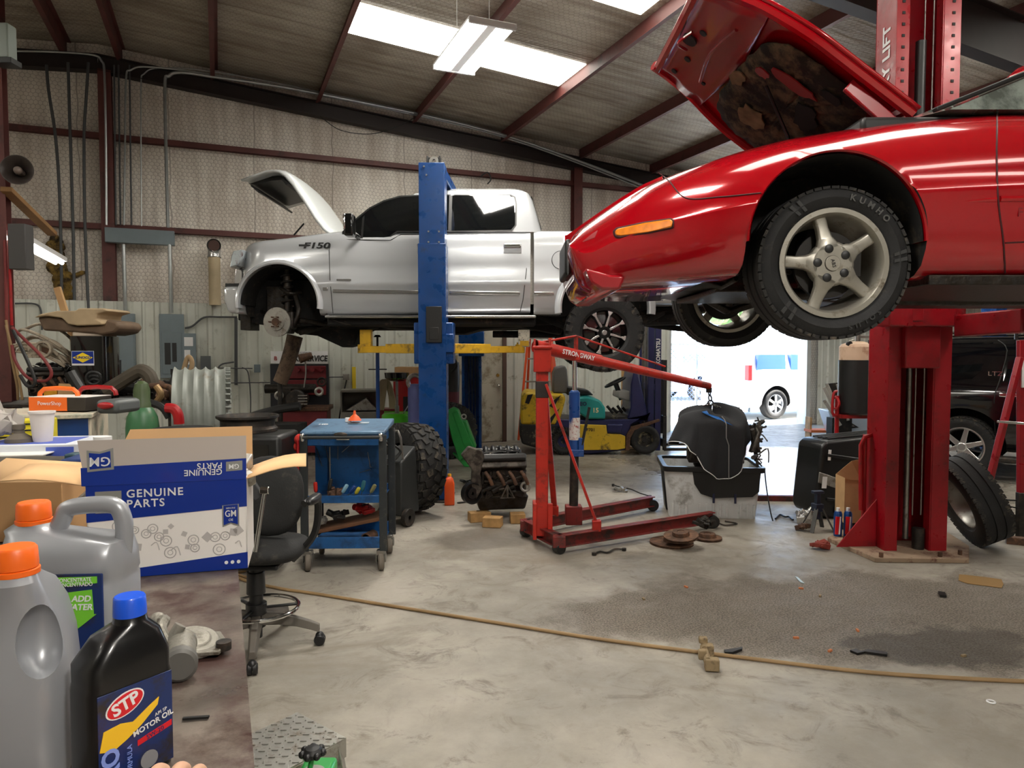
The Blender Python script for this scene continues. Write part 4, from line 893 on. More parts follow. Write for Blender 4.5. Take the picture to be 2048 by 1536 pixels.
x_ = ql(1842, 150, .05)[0]; z_ = ql(1842, 82, .05)[1]; O('hydraulic_cylinder', MB().cyl((x_, .06, 2.4), (x_, .06, z_), .038), m_black, lr)
for px in (1828, 1845): x_ = ql(px, 1000, .06)[0]; O('lift_cable', MB().cyl((x_, .08, .3), (x_, .08, HP-.1), .006, n=6), m_steel, lr)
x_ = ql(1838, 1060, .05)[0]; O('cable_anchor', MB().cyl((x_, .06, .02), (x_, .06, .2), .045, n=16), m_dsteel, lr)
P = [G(*p) for p in ((1655, 1083), (1750, 1125), (1938, 1127), (1938, 1100), (1880, 1062), (1690, 1062))]
inv = lambda X, Z: (X-X_, Z-Z_)
m_dust = MAT('dusty_plate', (156, 134, 112), .9, var=.2, dirt=((96, 60, 50), .3, 8))
O('base_plate', MB().prism([inv(*p) for p in P], 0, .035, 'z'), m_dust, lr, bev=.004)
x_, z_ = ql(1683, 1085, .15); O('gusset', MB().prism([(Lw, .03), (Lw-.42*.75, .03), (Lw, .42)], .12, .135), m_lred, lr, bev=.003)
for px, py in ((1690, 1082), (1762, 1113), (1880, 1112), (1920, 1108)):
    p = inv(*G(px, py, .04)); O('anchor_bolt', MB().cyl((p[0], p[1], .03), (p[0], p[1], .07), .016, n=6), m_rust, lr)
text('ROTARY LIFT', .15, m_white, lr, (Lw-.003, .13, ql(1770, 165, .1)[1]), (0, -PI/2, 0), name='column_lettering', ext=.001, bold=.004)
zc = ql(1850, 620)[1]
b = MB().b2((Lw-.05, -.12, zc-.13), (Rw+.03, .06, zc+.16)).b2((Lw+.1, -.06, zc-.45), (Rw-.12, .05, zc-.1)).b2((Lw-.06, -.26, zc-.1), (Lw+.12, -.1, zc+.04)); O('carriage', b, m_lred, lr, bev=.01)
zc -= .13; b = MB(); r0 = (Rw-.05, -.2, zc); p1 = ql(2120, 605, -1.1); b.beam(r0, (p1[0]+.1, -.72, zc+.02), .16, .16); b.beam((r0[0]+.4, -.52, zc+.08), (p1[0]+.2, -.72, zc+.08), .12, .08); O('lift_arm', b, m_lred, lr, bev=.01)
p1 = ql(1760, 625, -1.0); b = MB().beam((Lw, -.2, zc+.06), (p1[0]+.3, -.42, zc+.06), .14, .14); O('lift_arm', b, m_lred, lr, bev=.01)
p1 = ql(1975, 545, -1.0); O('lift_pad', MB().box((p1[0], -1.0, p1[1]-.05), (.12, .12, .06)), m_yel, lr, bev=.01); O('lift_pad', MB().box((p1[0]+.28, -1.2, p1[1]-.06), (.12, .12, .08)), m_yel, lr, bev=.01)
# ------------------------------------------------------------------ engine hoist
L0, R0, NE, FE = [G(*p) for p in ((1052, 1050, .1), (1118, 1082, .1), (1425, 1034, .1), (1305, 1002, .1))]
cx, cy = (L0[0]+R0[0])/2, (L0[1]+R0[1])/2
t = thing('engine_hoist', 'red engine hoist with blue hydraulic jack, its boom hanging over the covered engine', 'engine hoist', cx, cy, 0)
q = qf(t); V_ = lambda p, z: (p[0]-cx, p[1]-cy, z)
m_hr = MAT('hoist_red', (182, 38, 24), .42, var=.2, vs=7, dirt=((92, 34, 26), .28, 6))
m_hd = MAT('hoist_base_red', (122, 34, 30), .5, var=.3, dirt=((54, 34, 30), .4, 6))
def chan(p0, p1, name='base_leg'):
    b = MB(); p0, p1 = Vector(p0), Vector(p1); d = (p1-p0).normalized(); s_ = d.cross(Vector((0, 0, 1)))
    b.beam(p0, p1, .012, .1); 
    for z in (-.045, .045): b.beam(p0+Vector((0, 0, z)), p1+Vector((0, 0, z)), .075, .01)
    return O(name, b, m_hd, t, bev=.003)
chan(V_(L0, .1), V_(R0, .1), 'rear_beam'); chan(V_(R0, .1), V_(NE, .1)); chan(V_(L0, .1), V_(FE, .1))
for i, p in enumerate((L0, R0, NE, FE)):
    c_ = Vector(V_(p, .045)); O('caster', MB().cyl(c_+Vector((-.02, .03, 0)), c_+Vector((.02, -.03, 0)), .045, n=18).b2(c_+Vector((-.035, -.035, .03)), c_+Vector((.035, .035, .06))) if i < 2 else MB().cyl(c_+Vector((0, .035, .015)), c_+Vector((0, -.035, .015)), .058, n=20), m_black, t, bev=.004)
O('caster_plate', MB().box(V_(R0, .1), (.1, .09, .09)).box(V_(L0, .1), (.1, .09, .09)), m_hd, t, bev=.004)
pz = q(1084, 690)[1]
O('mast', MB().b2((-.05, -.05, .08), (.05, .05, pz-.1)), m_hr, t, bev=.008)
O('mast_foot', MB().b2((-.075, -.07, .06), (-.045, .07, .36)).b2((.045, -.085, .06), (.085, -.06, .36)).b2((-.075, -.085, .06), (-.045, -.06, .36)), m_hr, t, bev=.005)
O('mast_patch', MB().b2((-.053, -.053, 1.22), (.053, .053, 1.36)), MAT('worn_black', (46, 38, 36), .6, var=.3), t, bev=.008)
ld = Vector((V_(NE, 0)[0]+V_(FE, 0)[0]-V_(L0, 0)[0]-V_(R0, 0)[0], V_(NE, 0)[1]+V_(FE, 0)[1]-V_(L0, 0)[1]-V_(R0, 0)[1], 0)).normalized()
def along(px, py, s0=0):   # point in the vertical plane through the mast along the legs
    o = Vector((0, -cy, CH)); inv = Matrix.LocRotScale(t.location, t.rotation_euler.to_quaternion(), Vector((1, 1, 1))).inverted(); o = inv @ Vector((0, 0, CH)); d = inv.to_3x3() @ W(*ray(px, py)); n = Vector((-ld.y, ld.x, 0)); k_ = -o.dot(n)/d.dot(n); return o+d*k_
B0, B1 = along(1070, 692), along(1418, 772)
bd = (B1-B0).normalized()
O('boom', MB().cyl(B0, B0+bd*.7, .052, n=24, cap=False).cyl(B0, B0+bd*.7, .042, n=24, cap=False).cyl(B0+bd*.68, B1, .043, .034, n=24), m_hr, t)
O('boom_bracket', MB().b2((-.07, -.07, pz-.22), (-.055, .07, pz+.05)).b2((.055, -.07, pz-.22), (.07, .07, pz+.05)).b2((-.07, -.075, pz-.22), (.07, -.06, pz-.02)).cyl((-.08, -.08, pz-.02), (.08, -.08, pz-.02), .014, n=8), m_hr, t, bev=.006)
p1, p2, p3 = along(1085, 684), along(1152, 672), along(1330, 733)
O('truss_rod', MB().tube([p1, p2, p3], .009, 8), m_hr, t); O('truss_post', MB().beam(p2, along(1152, 706), .035, .012), m_hr, t)
jb, j1, j2, jt = along(1147, 1022), along(1149, 912), along(1149, 784), along(1149, 716)
O('jack_tube', MB().cyl(j1, j2, .046, n=24).cyl(j2, j2+Vector((0, 0, .015)), .04, .03, n=24), m_blue, t, bev=.003)
O('jack_rod', MB().cyl(j2, jt, .02), m_chrome, t); O('jack_ram', MB().cyl(jb, j1, .038), m_dsteel, t)
O('jack_base', MB().box(j1+Vector((.02, 0, .03)), (.11, .11, .06)).b2(j1+Vector((.03, -.05, .03)), j1+Vector((.075, -.01, .16))), m_blue, t, bev=.006)
O('jack_foot', MB().box(jb+Vector((0, 0, -.03)), (.14, .12, .16)), m_hd, t, bev=.006)
O('jack_clevis', MB().box(jt+Vector((0, 0, .02)), (.09, .09, .08)), m_hr, t, bev=.006)
O('jack_handle', MB().cyl(j1+Vector((.06, -.04, .1)), j1+Vector((.12, -.04, .42)), .012), m_black, t)
O('jack_label', MB().lathe([(.0468, .14), (.0472, .14), (.0472, .33), (.0468, .33)], j1, (0, 0, 1), 18, a0=PI*1.05, a1=PI*1.9), MAT('label_white', (206, 202, 198), .6, dirt=((150, 50, 46), .3, 40)), t)
s1 = Vector((.03, -.05, q(1095, 768, -.05)[1])); sidev = Vector((-ld.y, ld.x, 0))
e1 = Vector(V_(R0, .2))+(Vector(V_(NE, .2))-Vector(V_(R0, .2)))*.22; e2 = Vector(V_(L0, .2))+(Vector(V_(FE, .2))-Vector(V_(L0, .2)))*.2
O('brace', MB().beam(s1, e1, .05, .022), m_hr, t, bev=.003); O('brace', MB().beam(Vector((.02, .05, s1.z)), e2, .05, .022), m_hr, t, bev=.003)
for e_ in (e1, e2): O('brace_foot', MB().box(e_+Vector((0, 0, -.02)), (.07, .07, .09)), m_hr, t, bev=.005)
v, f = glyph('STRONGWAY', .055, .001, ext=.001); b = MB(); mid = B0+bd*.42+Vector((0, 0, 0)); yy = bd.cross(Vector((0, 0, 1))).normalized(); zz = yy.cross(bd)
M_ = Matrix((bd, zz, yy)).transposed().to_4x4(); b.T = Matrix.Translation(mid+yy*.0535) @ M_; b.add(v, f); O('boom_lettering', b, m_white, t, merge=False, sm=0)
# chain
def chain(pts, name, par, mat, L_=.045, r=.0045, R_=.012):
    P = [Vector(p) for p in pts]; n = 0; b = MB()
    for a, c in zip(P, P[1:]):
        d = (c-a); k_ = max(1, int(d.length/(L_*.72)))
        for i in range(k_):
            o = a+d*((i+.5)/k_); x = d.normalized(); y = x.orthogonal().normalized(); 
            if n % 2: y = x.cross(y)
            n += 1
            b.tube([o+x*L_*.5*math.cos(u)+y*R_*math.sin(u) for u in [2*PI*j/10 for j in range(10)]], r, 5, closed=True)
    return O(name, b, mat, par)
ch0 = B1-Vector((0, 0, .04)); mid = along(1421, 802)
chain([ch0, mid], 'chain', t, m_dsteel, .06, .007, .016); O('hook', MB().torus(mid+Vector((0, 0, -.02)), .025, .008, (0, 1, 0), 16, 6), m_dsteel, t); O('hook_shackle', MB().box(ch0, (.05, .03, .05)), m_dsteel, t)
EC = along(1418, 850)
# ------------------------------------------------------------------ black and white tote with engine and jacket
X_, Z_ = G(1436, 1038)
tt = thing('plastic_tote', 'black and white plastic tote on the floor under the jacket covered engine', 'tote', X_, Z_+.36, 0, -7); qt = qf(tt)
m_tw = MAT('tote_white', (206, 208, 208), .5, var=.08, dirt=((150, 148, 144), .2, 5)); m_tb = MAT('tote_black', (16, 16, 18), .38)
tw, td, th_ = .45, .36, .5
def rr(w_, d_, z, c=.06, n=4):
    P = []
    for sx, sy, a0 in ((1, -1, -PI/2), (1, 1, 0), (-1, 1, PI/2), (-1, -1, PI)):
        for i in range(n+1): a = a0+PI/2*i/n; P.append((sx*(w_-c)+c*math.cos(a), sy*(d_-c)+c*math.sin(a), z))
    return P
O('bin', MB().loft([rr(tw*.9, td*.9, 0), rr(tw*1.0, td*1.0, th_-.03), rr(tw*.96, td*.96, th_-.03), rr(tw*.86, td*.86, .02)]), m_tw, tt, sm=50)
O('rim', MB().loft([rr(tw*1.0, td*1.0, th_-.05), rr(tw*1.07, td*1.07, th_-.05), rr(tw*1.07, td*1.07, th_), rr(tw*.97, td*.97, th_), rr(tw*.97, td*.97, th_-.05), rr(tw*1.0, td*1.0, th_-.05)], cap=False), m_tb, tt, bev=.004)
for i in range(13):   # ribs on the lower half
    x_ = -.38+.76*i/12; O('rib', MB().b2((x_-.008, -td*.965, .02), (x_+.008, -td*.93, .14)), m_tw, tt) if i not in (3, 9) else None
P = [(-.20, .45), (.43, .45), (.42, .27), (.36, .22), (-.0, .2), (-.12, .24), (-.18, .33)]
O('black_panel', MB().prism(P, -td*1.01, -td*.93), m_tb, tt, bev=.004)
O('black_panel', MB().add([(-tw*1.01, -.1, .45), (-tw*1.01, .12, .45), (-tw*.915, .14, .03), (-tw*.915, -.14, .03)], [(0, 1, 2, 3)]), m_tb, tt, solid=.02)
for x_ in (.0, .2): O('latch', MB().box((x_, -td*1.02, .2), (.02, .02, .09)), MAT('latch_blue', (22, 28, 60), .5) if x_ == 0 else bpy.data.materials['latch_blue'], tt, bev=.003)
a_ = Vector((tw*1.06, -.3, th_)); P = qt(1550, 1040, -.5); O('strap', MB().tube([a_, (a_.x+.02, a_.y-.01, .3), (P[0]-.02, -.4, .1), (P[0], -.42, .01)], .006, 6, 5), m_black, tt)
def engine(t, w_, d_, h_, seed, z0=0, mats=(m_greas, m_dsteel, m_alu, m_black)):
    random.seed(seed); g, s_, a_, k_ = mats
    O('engine_block', MB().box((0, 0, z0+h_*.38), (w_*.82, d_*.62, h_*.5)).box((0, 0, z0+h_*.09), (w_*.6, d_*.5, h_*.18), tp=1.15), g, t, bev=.015)
    b = MB()
    for i in range(6): b.box((-w_*.34+i*w_*.135, -d_*.33, z0+h_*.42), (.018, .05, h_*.36))
    for i in range(22): b.cyl((random.uniform(-.4, .4)*w_, -d_*.30, z0+random.uniform(.18, .6)*h_), (random.uniform(-.4, .4)*w_, -d_*.38, z0+random.uniform(.2, .6)*h_) if 0 else (lambda x, z: (x, -d_*(.36+.05*random.random()), z))(random.uniform(-.38, .38)*w_, z0+random.uniform(.2, .6)*h_), random.uniform(.008, .03), n=10)
    for i in range(7): x_, z_ = random.uniform(-.36, .3)*w_, z0+random.uniform(.22, .55)*h_; b.box((x_, -d_*.345, z_), (random.uniform(.03, .12), .05, random.uniform(.02, .09)), (0, random.uniform(-.6, .6), 0))
    O('casting', b, s_, t, bev=.004)
    for sy in (-1, 1):
        O('cylinder_head', MB().box((0, sy*d_*.27, z0+h_*.68), (w_*.8, d_*.3, h_*.16), (sy*.5, 0, 0)), g, t, bev=.012)
        O('valve_cover', MB().box((0, sy*d_*.33, z0+h_*.8), (w_*.78, d_*.24, h_*.12), (sy*.5, 0, 0)), k_, t, bev=.02, bseg=3)
        b = MB()
        for i in range(4): x_ = -w_*.3+i*w_*.2; b.tube([(x_, sy*d_*.42, z0+h_*.6), (x_+.03, sy*d_*.5, z0+h_*.52), (x_+.06, sy*d_*.49, z0+h_*.4)], .017, 8, 4)
        if seed != 5: O('exhaust_port', b, m_rust, t)
    b = MB().box((0, 0, z0+h_*.84), (w_*.62, d_*.3, h_*.1))
    for i in range(5): x_ = -w_*.26+i*w_*.13; b.tube([(x_, -d_*.2, z0+h_*.78), (x_, -d_*.1, z0+h_*.93), (x_, d_*.1, z0+h_*.93), (x_, d_*.2, z0+h_*.78)], .022, 8, 4)
    O('intake_manifold', b, k_, t, bev=.01)
    for i in range(9):
        p = [Vector((random.uniform(-.42, .42)*w_, random.uniform(-.35, .2)*d_, z0+h_*random.uniform(.82, .96))) for _ in range(3)]; p.append(Vector((p[-1].x, -d_*.4, z0+h_*.7)))
        O('wiring_hose', MB().tube(p, random.uniform(.004, .01), 6, 5), k_ if i % 3 else a_, t)
X_, Z_ = EC.x, EC.y
m_gal0 = MAT('grey_castings', (92, 88, 82), .5, .6, var=.5, vs=14, dirt=((36, 28, 22), .5, 11), bump=.3)
e = thing('covered_engine', 'greasy engine hanging from the hoist chains half under a black jacket', 'engine', X_+cx+.06, Z_+cy, .46, -10); qe = qf(e)
engine(e, .64, .42, .46, 5)
for s_ in (-1, 1): chain([tuple(Matrix.Rotation(math.radians(10), 3, 'Z') @ Vector((-.06, 0, mid.z-.48))), (s_*.26, 0, .5)], 'sling_chain', e, m_rust if s_ < 0 else m_steel, .04, .004, .011)
b = MB(); random.seed(9)
for i in range(26):
    a = random.uniform(-1.2, 1.4); p = Vector((.34+.05*math.cos(a), random.uniform(-.25, .15), .28+.2*math.sin(a))); b.tube([p, p+Vector((random.uniform(.0, .07), random.uniform(-.05, .05), random.uniform(-.06, .06))), p+Vector((random.uniform(-.02, .08), random.uniform(-.08, .02), random.uniform(-.08, .05)))], random.uniform(.006, .016), 6, 3)
for i in range(8): b.cyl((.33, random.uniform(-.2, .1), random.uniform(.1, .45)), (.40, random.uniform(-.22, .1), random.uniform(.1, .45)), .02, n=10)
O('front_accessories', b, m_gal0, e)
# jacket: loft of hanging folds
m_cloth = MAT('black_fabric', (34, 35, 38), .9, var=.15, bump=.2, bs=90)
def hem(a): # how far the cloth hangs, by direction (a=0 right, -90 front)
    d = math.degrees(a) % 360
    return P1([(0, .2), (40, .16), (90, .2), (150, .25), (180, .30), (215, .24), (235, .22), (255, .44), (275, .55), (295, .5), (315, .36), (335, .3), (360, .2)], d)
rings = []; N = 96; random.seed(2)
for k_ in range(15):
    f_ = k_/14; R_ = []
    for i in range(N):
        a = 2*PI*i/N; rx, ry = .31, .27; cx_ = -.03; top_ = .54+.05*math.sin(a*2+1)+.025*math.sin(3*a)
        if f_ < .42: g_ = f_/.42; r = g_; z = top_+.03*math.cos(g_*1.5)-(.05*g_**3)+.02*math.sin(6*a+g_*4)*g_
        else:
            g_ = (f_-.42)/.58; r = 1+.10*g_*(1+.5*math.sin(a*2))+.07*g_**.7*math.sin(a*7+1+g_)+.03*g_*math.sin(a*15+g_*3); z = top_-.05-hem(a)*g_+.015*math.sin(6*a+4)
            if 190 < math.degrees(a) < 240: r += .22*g_
        sq = (abs(math.cos(a))**3+abs(math.sin(a))**3)**(-1/3)
        R_.append((cx_+rx*r*math.cos(a)*sq, ry*r*math.sin(a)*sq, z))
    rings.append(R_)
jk = thing('jacket', 'black zip jacket with white piping draped over the hanging engine', 'jacket', X_+cx+.06, Z_+cy, .46, -10)
O('jacket_cloth', MB().loft(rings, cap=False), m_cloth, jk, solid=.008, sub=1, sm=180)
O('piping', MB().tube([Vector(rings[14][i])+Vector((0, -.004, 0)) for i in range(48, 92)], .004, 5), m_white, jk)
O('piping', MB().tube([Vector(rings[k_][77 if k_ < 9 else 78])+Vector((0, -.012, .004)) for k_ in range(4, 15)], .005, 5), MAT('grey_piping', 120, .7), jk)
b = MB(); P = [Vector(rings[k_][i])+Vector((0, -.008, .014)) for k_, i in ((3, 66), (4, 69), (5, 74), (6, 80), (5, 71), (4, 64))]; b.add(P, [(0, 1, 2, 3, 4, 5)]); O('blue_patch', b, MAT('blue_patch', (40, 110, 190), .7), jk, solid=.003)
# ------------------------------------------------------------------ bare engine on the floor
X_, Z_ = G(1000, 1045)
e = thing('engine', 'bare dirty engine standing on the floor left of the hoist mast', 'engine', X_, Z_+.25, .125, 8)
m_gal = MAT('dirty_aluminium', (104, 98, 90), .5, .6, var=.5, vs=14, dirt=((36, 28, 22), .5, 11), bump=.3)
engine(e, .56, .54, .58, 11, mats=(m_gal, m_greas, m_alu, m_black))
b = MB().prism([(-.40, .52), (-.33, .60), (-.2, .56), (-.18, .5), (-.22, .34), (-.2, .2), (-.26, .1), (-.31, .2), (-.30, .38)], -.26, -.2); O('timing_flange', b, m_gal, e, bev=.012)
O('oil_pan', MB().box((0, 0, .04), (.44, .3, .14), tp=1.15), m_greas, e, bev=.02)
qe = qf(e); x_, z_ = qe(944, 988, -.3); O('crank_pulley', MB().lathe([(.015, -.02), (.05, -.02), (.055, 0), (.085, 0), (.09, -.03), (.1, -.03), (.1, .03), (.02, .03)], (x_, -.26, z_), (-.5, 1, 0), 28), m_black, e)
x_, z_ = qe(1011, 903, -.1); O('filler_neck', MB().cyl((x_, -.1, z_-.12), (x_, -.1, z_-.02), .022).cyl((x_, -.1, z_-.02), (x_, -.1, z_+.01), .04).torus((x_, -.1, z_), .035, .01), m_black, e)
x_, z_ = qe(1052, 975, -.28); O('port_ring', MB().torus((x_, -.24, z_), .04, .012, (0, 1, 0)), m_alu, e)
b = MB()
x_, z_ = qe(1015, 985, -.25)
for a, c in (((0, .07), (-.06, -.05)), ((0, .07), (.06, -.05)), ((0, .07), (0, -.05)), ((-.07, -.05), (.07, -.05)), ((-.08, .03), (-.03, .04))): b.beam((x_+a[0], -.25, z_+a[1]), (x_+c[0], -.25, z_+c[1]), .02, .012)
O('bracket', b, m_gal, e, bev=.003)
for i, (px, py, sx, a) in enumerate(((958, 1045, .2, 18), (985, 1056, .17, -12), (1035, 1048, .14, 5))):
    p = G(px, py); solo('wood_block', MB().box((0, 0, .045), (sx, .12, .09)), m_wood, ('splintered wood block under the left end of the bare engine', 'short wood block lying in front of the bare engine', 'wood block under the right end of the bare engine')[i], 'wood block', p[0], p[1]+.06, 0, a, 'wood blocks under the engine', bev=.006)
# ------------------------------------------------------------------ service cart
X_, Z_ = G(688, 1139)
c_ = thing('service_cart', 'blue and black rolling service cart with tools in its middle tray', 'tool cart', X_, Z_+.22, 0, 2); q = qf(c_)
m_cb = MAT('cart_blue', (26, 82, 138), .4, .1, var=.18, vs=5, dirt=((18, 48, 84), .35, 4), rv=.12); m_cd = MAT('cart_frame', (38, 42, 44), .55, var=.3, dirt=((84, 78, 68), .15, 12))
w2, d2, hz = .285, .24, q(690, 862, -.24)[1]
for sx in (-1, 1):
    for sy in (-1, 1): O('leg_post', MB().b2((sx*w2-.028, sy*d2-.01, .14), (sx*w2+.028, sy*d2+.01, hz-.03)), m_cd, c_, bev=.004)
zf = lambda py: q(690, py, -.24)[1]
O('drawer_box', MB().b2((-w2+.02, -d2+.01, zf(892)), (w2-.02, d2, hz-.02)), m_cb, c_, bev=.006)
O('lid', MB().loft([[(-w2-.02, -d2-.02, hz-.025), (w2+.02, -d2-.02, hz-.025), (w2+.02, d2+.02, hz-.0), (-w2-.02, d2+.02, hz-.0)], [(-w2-.02, -d2-.02, hz+.0), (w2+.02, -d2-.02, hz+.0), (w2+.02, d2+.02, hz+.045), (-w2-.02, d2+.02, hz+.045)]]), MAT('cart_lid', (96, 128, 158), .35, .1, dirt=((60, 80, 104), .3, 6)), c_, bev=.008)
O('back_panel', MB().b2((-w2+.02, .02, zf(1003)), (w2-.02, .03, zf(890))), m_cb, c_)
O('hang_panel', MB().b2((.08, -.02, zf(905)), (w2-.03, -.01, zf(888))), m_cb, c_)
def tray(zb, zt, nm):
    b = MB().b2((-w2+.02, -d2+.0, zb), (w2-.02, d2, zb+.008)).b2((-w2+.02, -d2-.004, zb), (w2-.02, -d2+.004, zt)).b2((-w2+.02, d2-.004, zb), (w2-.02, d2+.004, zt)); O(nm, b, m_cb, c_, bev=.003)
tray(zf(1006), zf(991), 'middle_tray'); tray(zf(1097), zf(1074), 'bottom_tray')
O('push_bar', MB().cyl((-w2+.01, -d2-.06, zf(873)), (w2-.01, -d2-.06, zf(873)), .012), m_cd, c_)
for s_ in (-1, 1): O('bar_bracket', MB().box((s_*(w2-.005), -d2-.035, zf(873)), (.03, .07, .06)), m_chrome, c_, bev=.01)
O('latch', MB().box((0, -d2-.012, zf(876)), (.1, .02, .03)), m_chrome, c_, bev=.008); O('latch_badge', MB().sph((-.01, -d2-.04, zf(868)), .05, (1, .3, .35)), m_dsteel, c_)
for sx in (-1, 1):
    for sy in (-1, 1):
        x_, y_ = sx*(w2-.02), sy*(d2-.02); O('caster', MB().lathe([(.02, -.022), (.05, -.022), (.062, -.014), (.062, .014), (.05, .022), (.02, .022)], (x_, y_-.02, .062), (1, .25, 0), 24), MAT('caster_rubber', (112, 104, 94), .8, var=.2) if 'caster_rubber' not in bpy.data.materials else bpy.data.materials['caster_rubber'], c_)
        O('caster_fork', MB().b2((x_-.03, y_-.03, .11), (x_+.03, y_+.03, .145)).b2((x_-.036, y_-.03, .06), (x_-.028, y_+.02, .12)).b2((x_+.028, y_-.03, .06), (x_+.036, y_+.02, .12)), m_steel, c_, bev=.003)
O('side_handle', MB().tube([(-w2-.04, -d2, zf(880)), (-w2-.045, -d2, zf(960)), (-w2-.04, -d2, zf(1000))], .01, 8), m_red, c_)
text('HD', .05, m_white, c_, (-.19, -.02, hz+.027), (math.radians(4), 0, 0), name='lid_sticker', ext=.0015); O('lid_sticker', MB().box((.06, .05, hz+.031), (.16, .05, .003), (math.radians(5), 0, 0)), MAT('sticker_pale', (176, 190, 200), .5), c_)
def at(o, lx, ly, lz, base=None):   # local of thing -> (X,Z,h)
    v = Matrix.LocRotScale(o.location, o.rotation_euler.to_quaternion(), Vector((1, 1, 1))) @ Vector((lx, ly, lz)); return v
def putw(o, v, rot=None):
    o.location = v
    if rot is not None: o.rotation_euler = rot
    return o
# tools hung on the panel and lying in the trays
gk = 'hex keys hung on the blue cart panel'
for i, (xa, ya, xb, yb) in enumerate(((631, 895, 643, 932), (650, 893, 659, 930), (675, 893, 675, 919), (683, 905, 698, 892), (735, 905, 740, 935), (718, 946, 738, 940), (622, 905, 625, 920))):
    pa, pb = q(xa, ya, 0), q(xb, yb, 0); o = O('hex_key', MB().tube([(0, 0, 0), (pb[0]-pa[0], 0, pb[1]-pa[1]), (pb[0]-pa[0]+.012, -.004, pb[1]-pa[1]+.002)], .0025, 6), m_steel)
    putw(o, at(c_, pa[0], .012, pa[1]), (0, 0, c_.rotation_euler.z)); tag(o, 'steel hex key on the cart panel, %s' % ('leftmost long one', 'second from left', 'short upright one', 'angled near the top middle', 'bent one at right', 'lying level at right', 'shortest by the left post')[i], 'hex key', gk)
pa, pb = q(661, 893, 0), q(661, 985, 0); o = O('pry_bar', MB().cyl((0, 0, 0), (0, 0, pb[1]-pa[1]), .006), m_steel); putw(o, at(c_, pa[0], -.03, pa[1])); tag(o, 'long straight steel bar standing against the cart panel', 'bar')
mh = {'light blue': (130, 170, 190), 'dark blue': (30, 60, 120), 'yellow': (190, 180, 60), 'olive': (120, 116, 74), 'black': (30, 30, 30), 'red': (190, 40, 30), 'teal': (40, 96, 110)}
for i, (px, py, px2, py2, col) in enumerate(((680, 982, 694, 970, 'light blue'), (694, 988, 710, 972, 'dark blue'), (708, 990, 718, 976, 'yellow'), (737, 990, 750, 970, 'olive'), (722, 985, 728, 962, 'teal'), (655, 978, 662, 958, 'black'), (632, 985, 630, 965, 'red'))):
    pa, pb = q(px, py, -.17), q(px2, py2, -.2); root = thing('screwdriver', 'screwdriver with a %s handle in the middle cart tray' % col, 'screwdriver', 0, 5, 0)
    root.location = at(c_, pa[0], -.17, zf(1003)+.02); root.rotation_euler = (0, 0, c_.rotation_euler.z); d = Vector((pb[0]-pa[0], -.02, max(.03, pb[1]-zf(1003)-.02)))
    O('handle', MB().tube([d*.35, d*.5, d*.9, d*1.0], .014, 8, 3, rf=lambda u: .75+.35*math.sin(u*PI)), MAT('grip_'+col.replace(' ', '_'), mh[col], .35), root); O('shaft', MB().cyl((0, 0, 0), d*.4, .004, n=6), m_steel, root)
def lump(name, lab, catg, X, Z, h, sc_, mat, seed, parts=6, group=None, a=0, mats=None):
    """a small greasy casting: several boxes, bosses and pipes as one metal piece"""
    random.seed(seed); b = MB()
    for i in range(parts): b.box((random.uniform(-.3, .3)*sc_[0], random.uniform(-.3, .3)*sc_[1], sc_[2]*random.uniform(.25, .6)), (sc_[0]*random.uniform(.3, .6), sc_[1]*random.uniform(.3, .6), sc_[2]*random.uniform(.3, .7)), (random.uniform(-.4, .4), random.uniform(-.4, .4), random.uniform(-1, 1)))
    for i in range(parts//2+1): p = Vector((random.uniform(-.35, .35)*sc_[0], random.uniform(-.35, .35)*sc_[1], sc_[2]*.5)); b.cyl(p, p+Vector((random.uniform(-.4, .4)*sc_[0], random.uniform(-.4, .1)*sc_[1], random.uniform(-.2, .5)*sc_[2])), sc_[2]*random.uniform(.12, .3), n=14)
    z0 = min(v[2] for v in b.v); b.v = [(x, y, z-z0) for x, y, z in b.v]
    return solo(name, b, mat, lab, catg, X, Z, h, a, group, bev=.004)
cxz = lambda lx, ly: (X_+lx, Z_+.22+ly)
o = lump('tool_pile', 'rag wrapped pliers on the left of the middle cart tray', 'pliers', *cxz(-.08, -.14), zf(1003)+.0, (.12, .1, .09), m_rust, 21)
o = lump('grease_gun', 'red grease gun on the wooden board inside the cart', 'grease gun', *cxz(.11, -.05), zf(1057)+.06, (.16, .12, .09), m_red, 22)
o = lump('glove', 'black work glove lying on the wooden board in the cart', 'glove', *cxz(-.06, -.1), zf(1057)+.025, (.13, .12, .08), m_black, 23)
o = lump('bracket_part', 'grey metal bracket lying left on the wooden board in the cart', 'bracket', *cxz(-.19, -.12), zf(1057)-.005, (.08, .1, .06), m_alu, 24)
o = solo('wooden_board', MB().box((0, 0, 0), (.5, .3, .025), (0, -.2, 0)), MAT('old_board', (96, 62, 38), .8, var=.3), 'dark wooden board lying slanted in the lower cart shelf', 'board', *cxz(0, -.03), zf(1057), 2, bev=.004)
p = cxz(.17, -.12); b = MB().lathe([(.032, -.06), (.04, -.06), (.04, .06), (.0, .06)], (0, 0, .04), (.3, 1, 0), 24); solo('pipe_coupling', b, m_rust, 'short fat pipe coupling lying in the bottom cart tray', 'pipe', p[0], p[1], zf(1095)+.008)
p = cxz(-.02, .05); solo('funnel', MB().lathe([(.05, 0), (.052, .0), (.03, .03), (.012, .045), (.008, .075)], n=20), MAT('orange_plastic', (228, 92, 40), .45), 'small orange funnel upside down on the cart lid', 'funnel', p[0]+.05, p[1], hz+.05)
p = cxz(.0, .1); solo('jar_lid', MB().cyl((0, 0, 0), (0, 0, .03), .025), m_white, 'small white cap on the cart lid beside the funnel', 'cap', p[0]-.03, p[1], hz+.034)
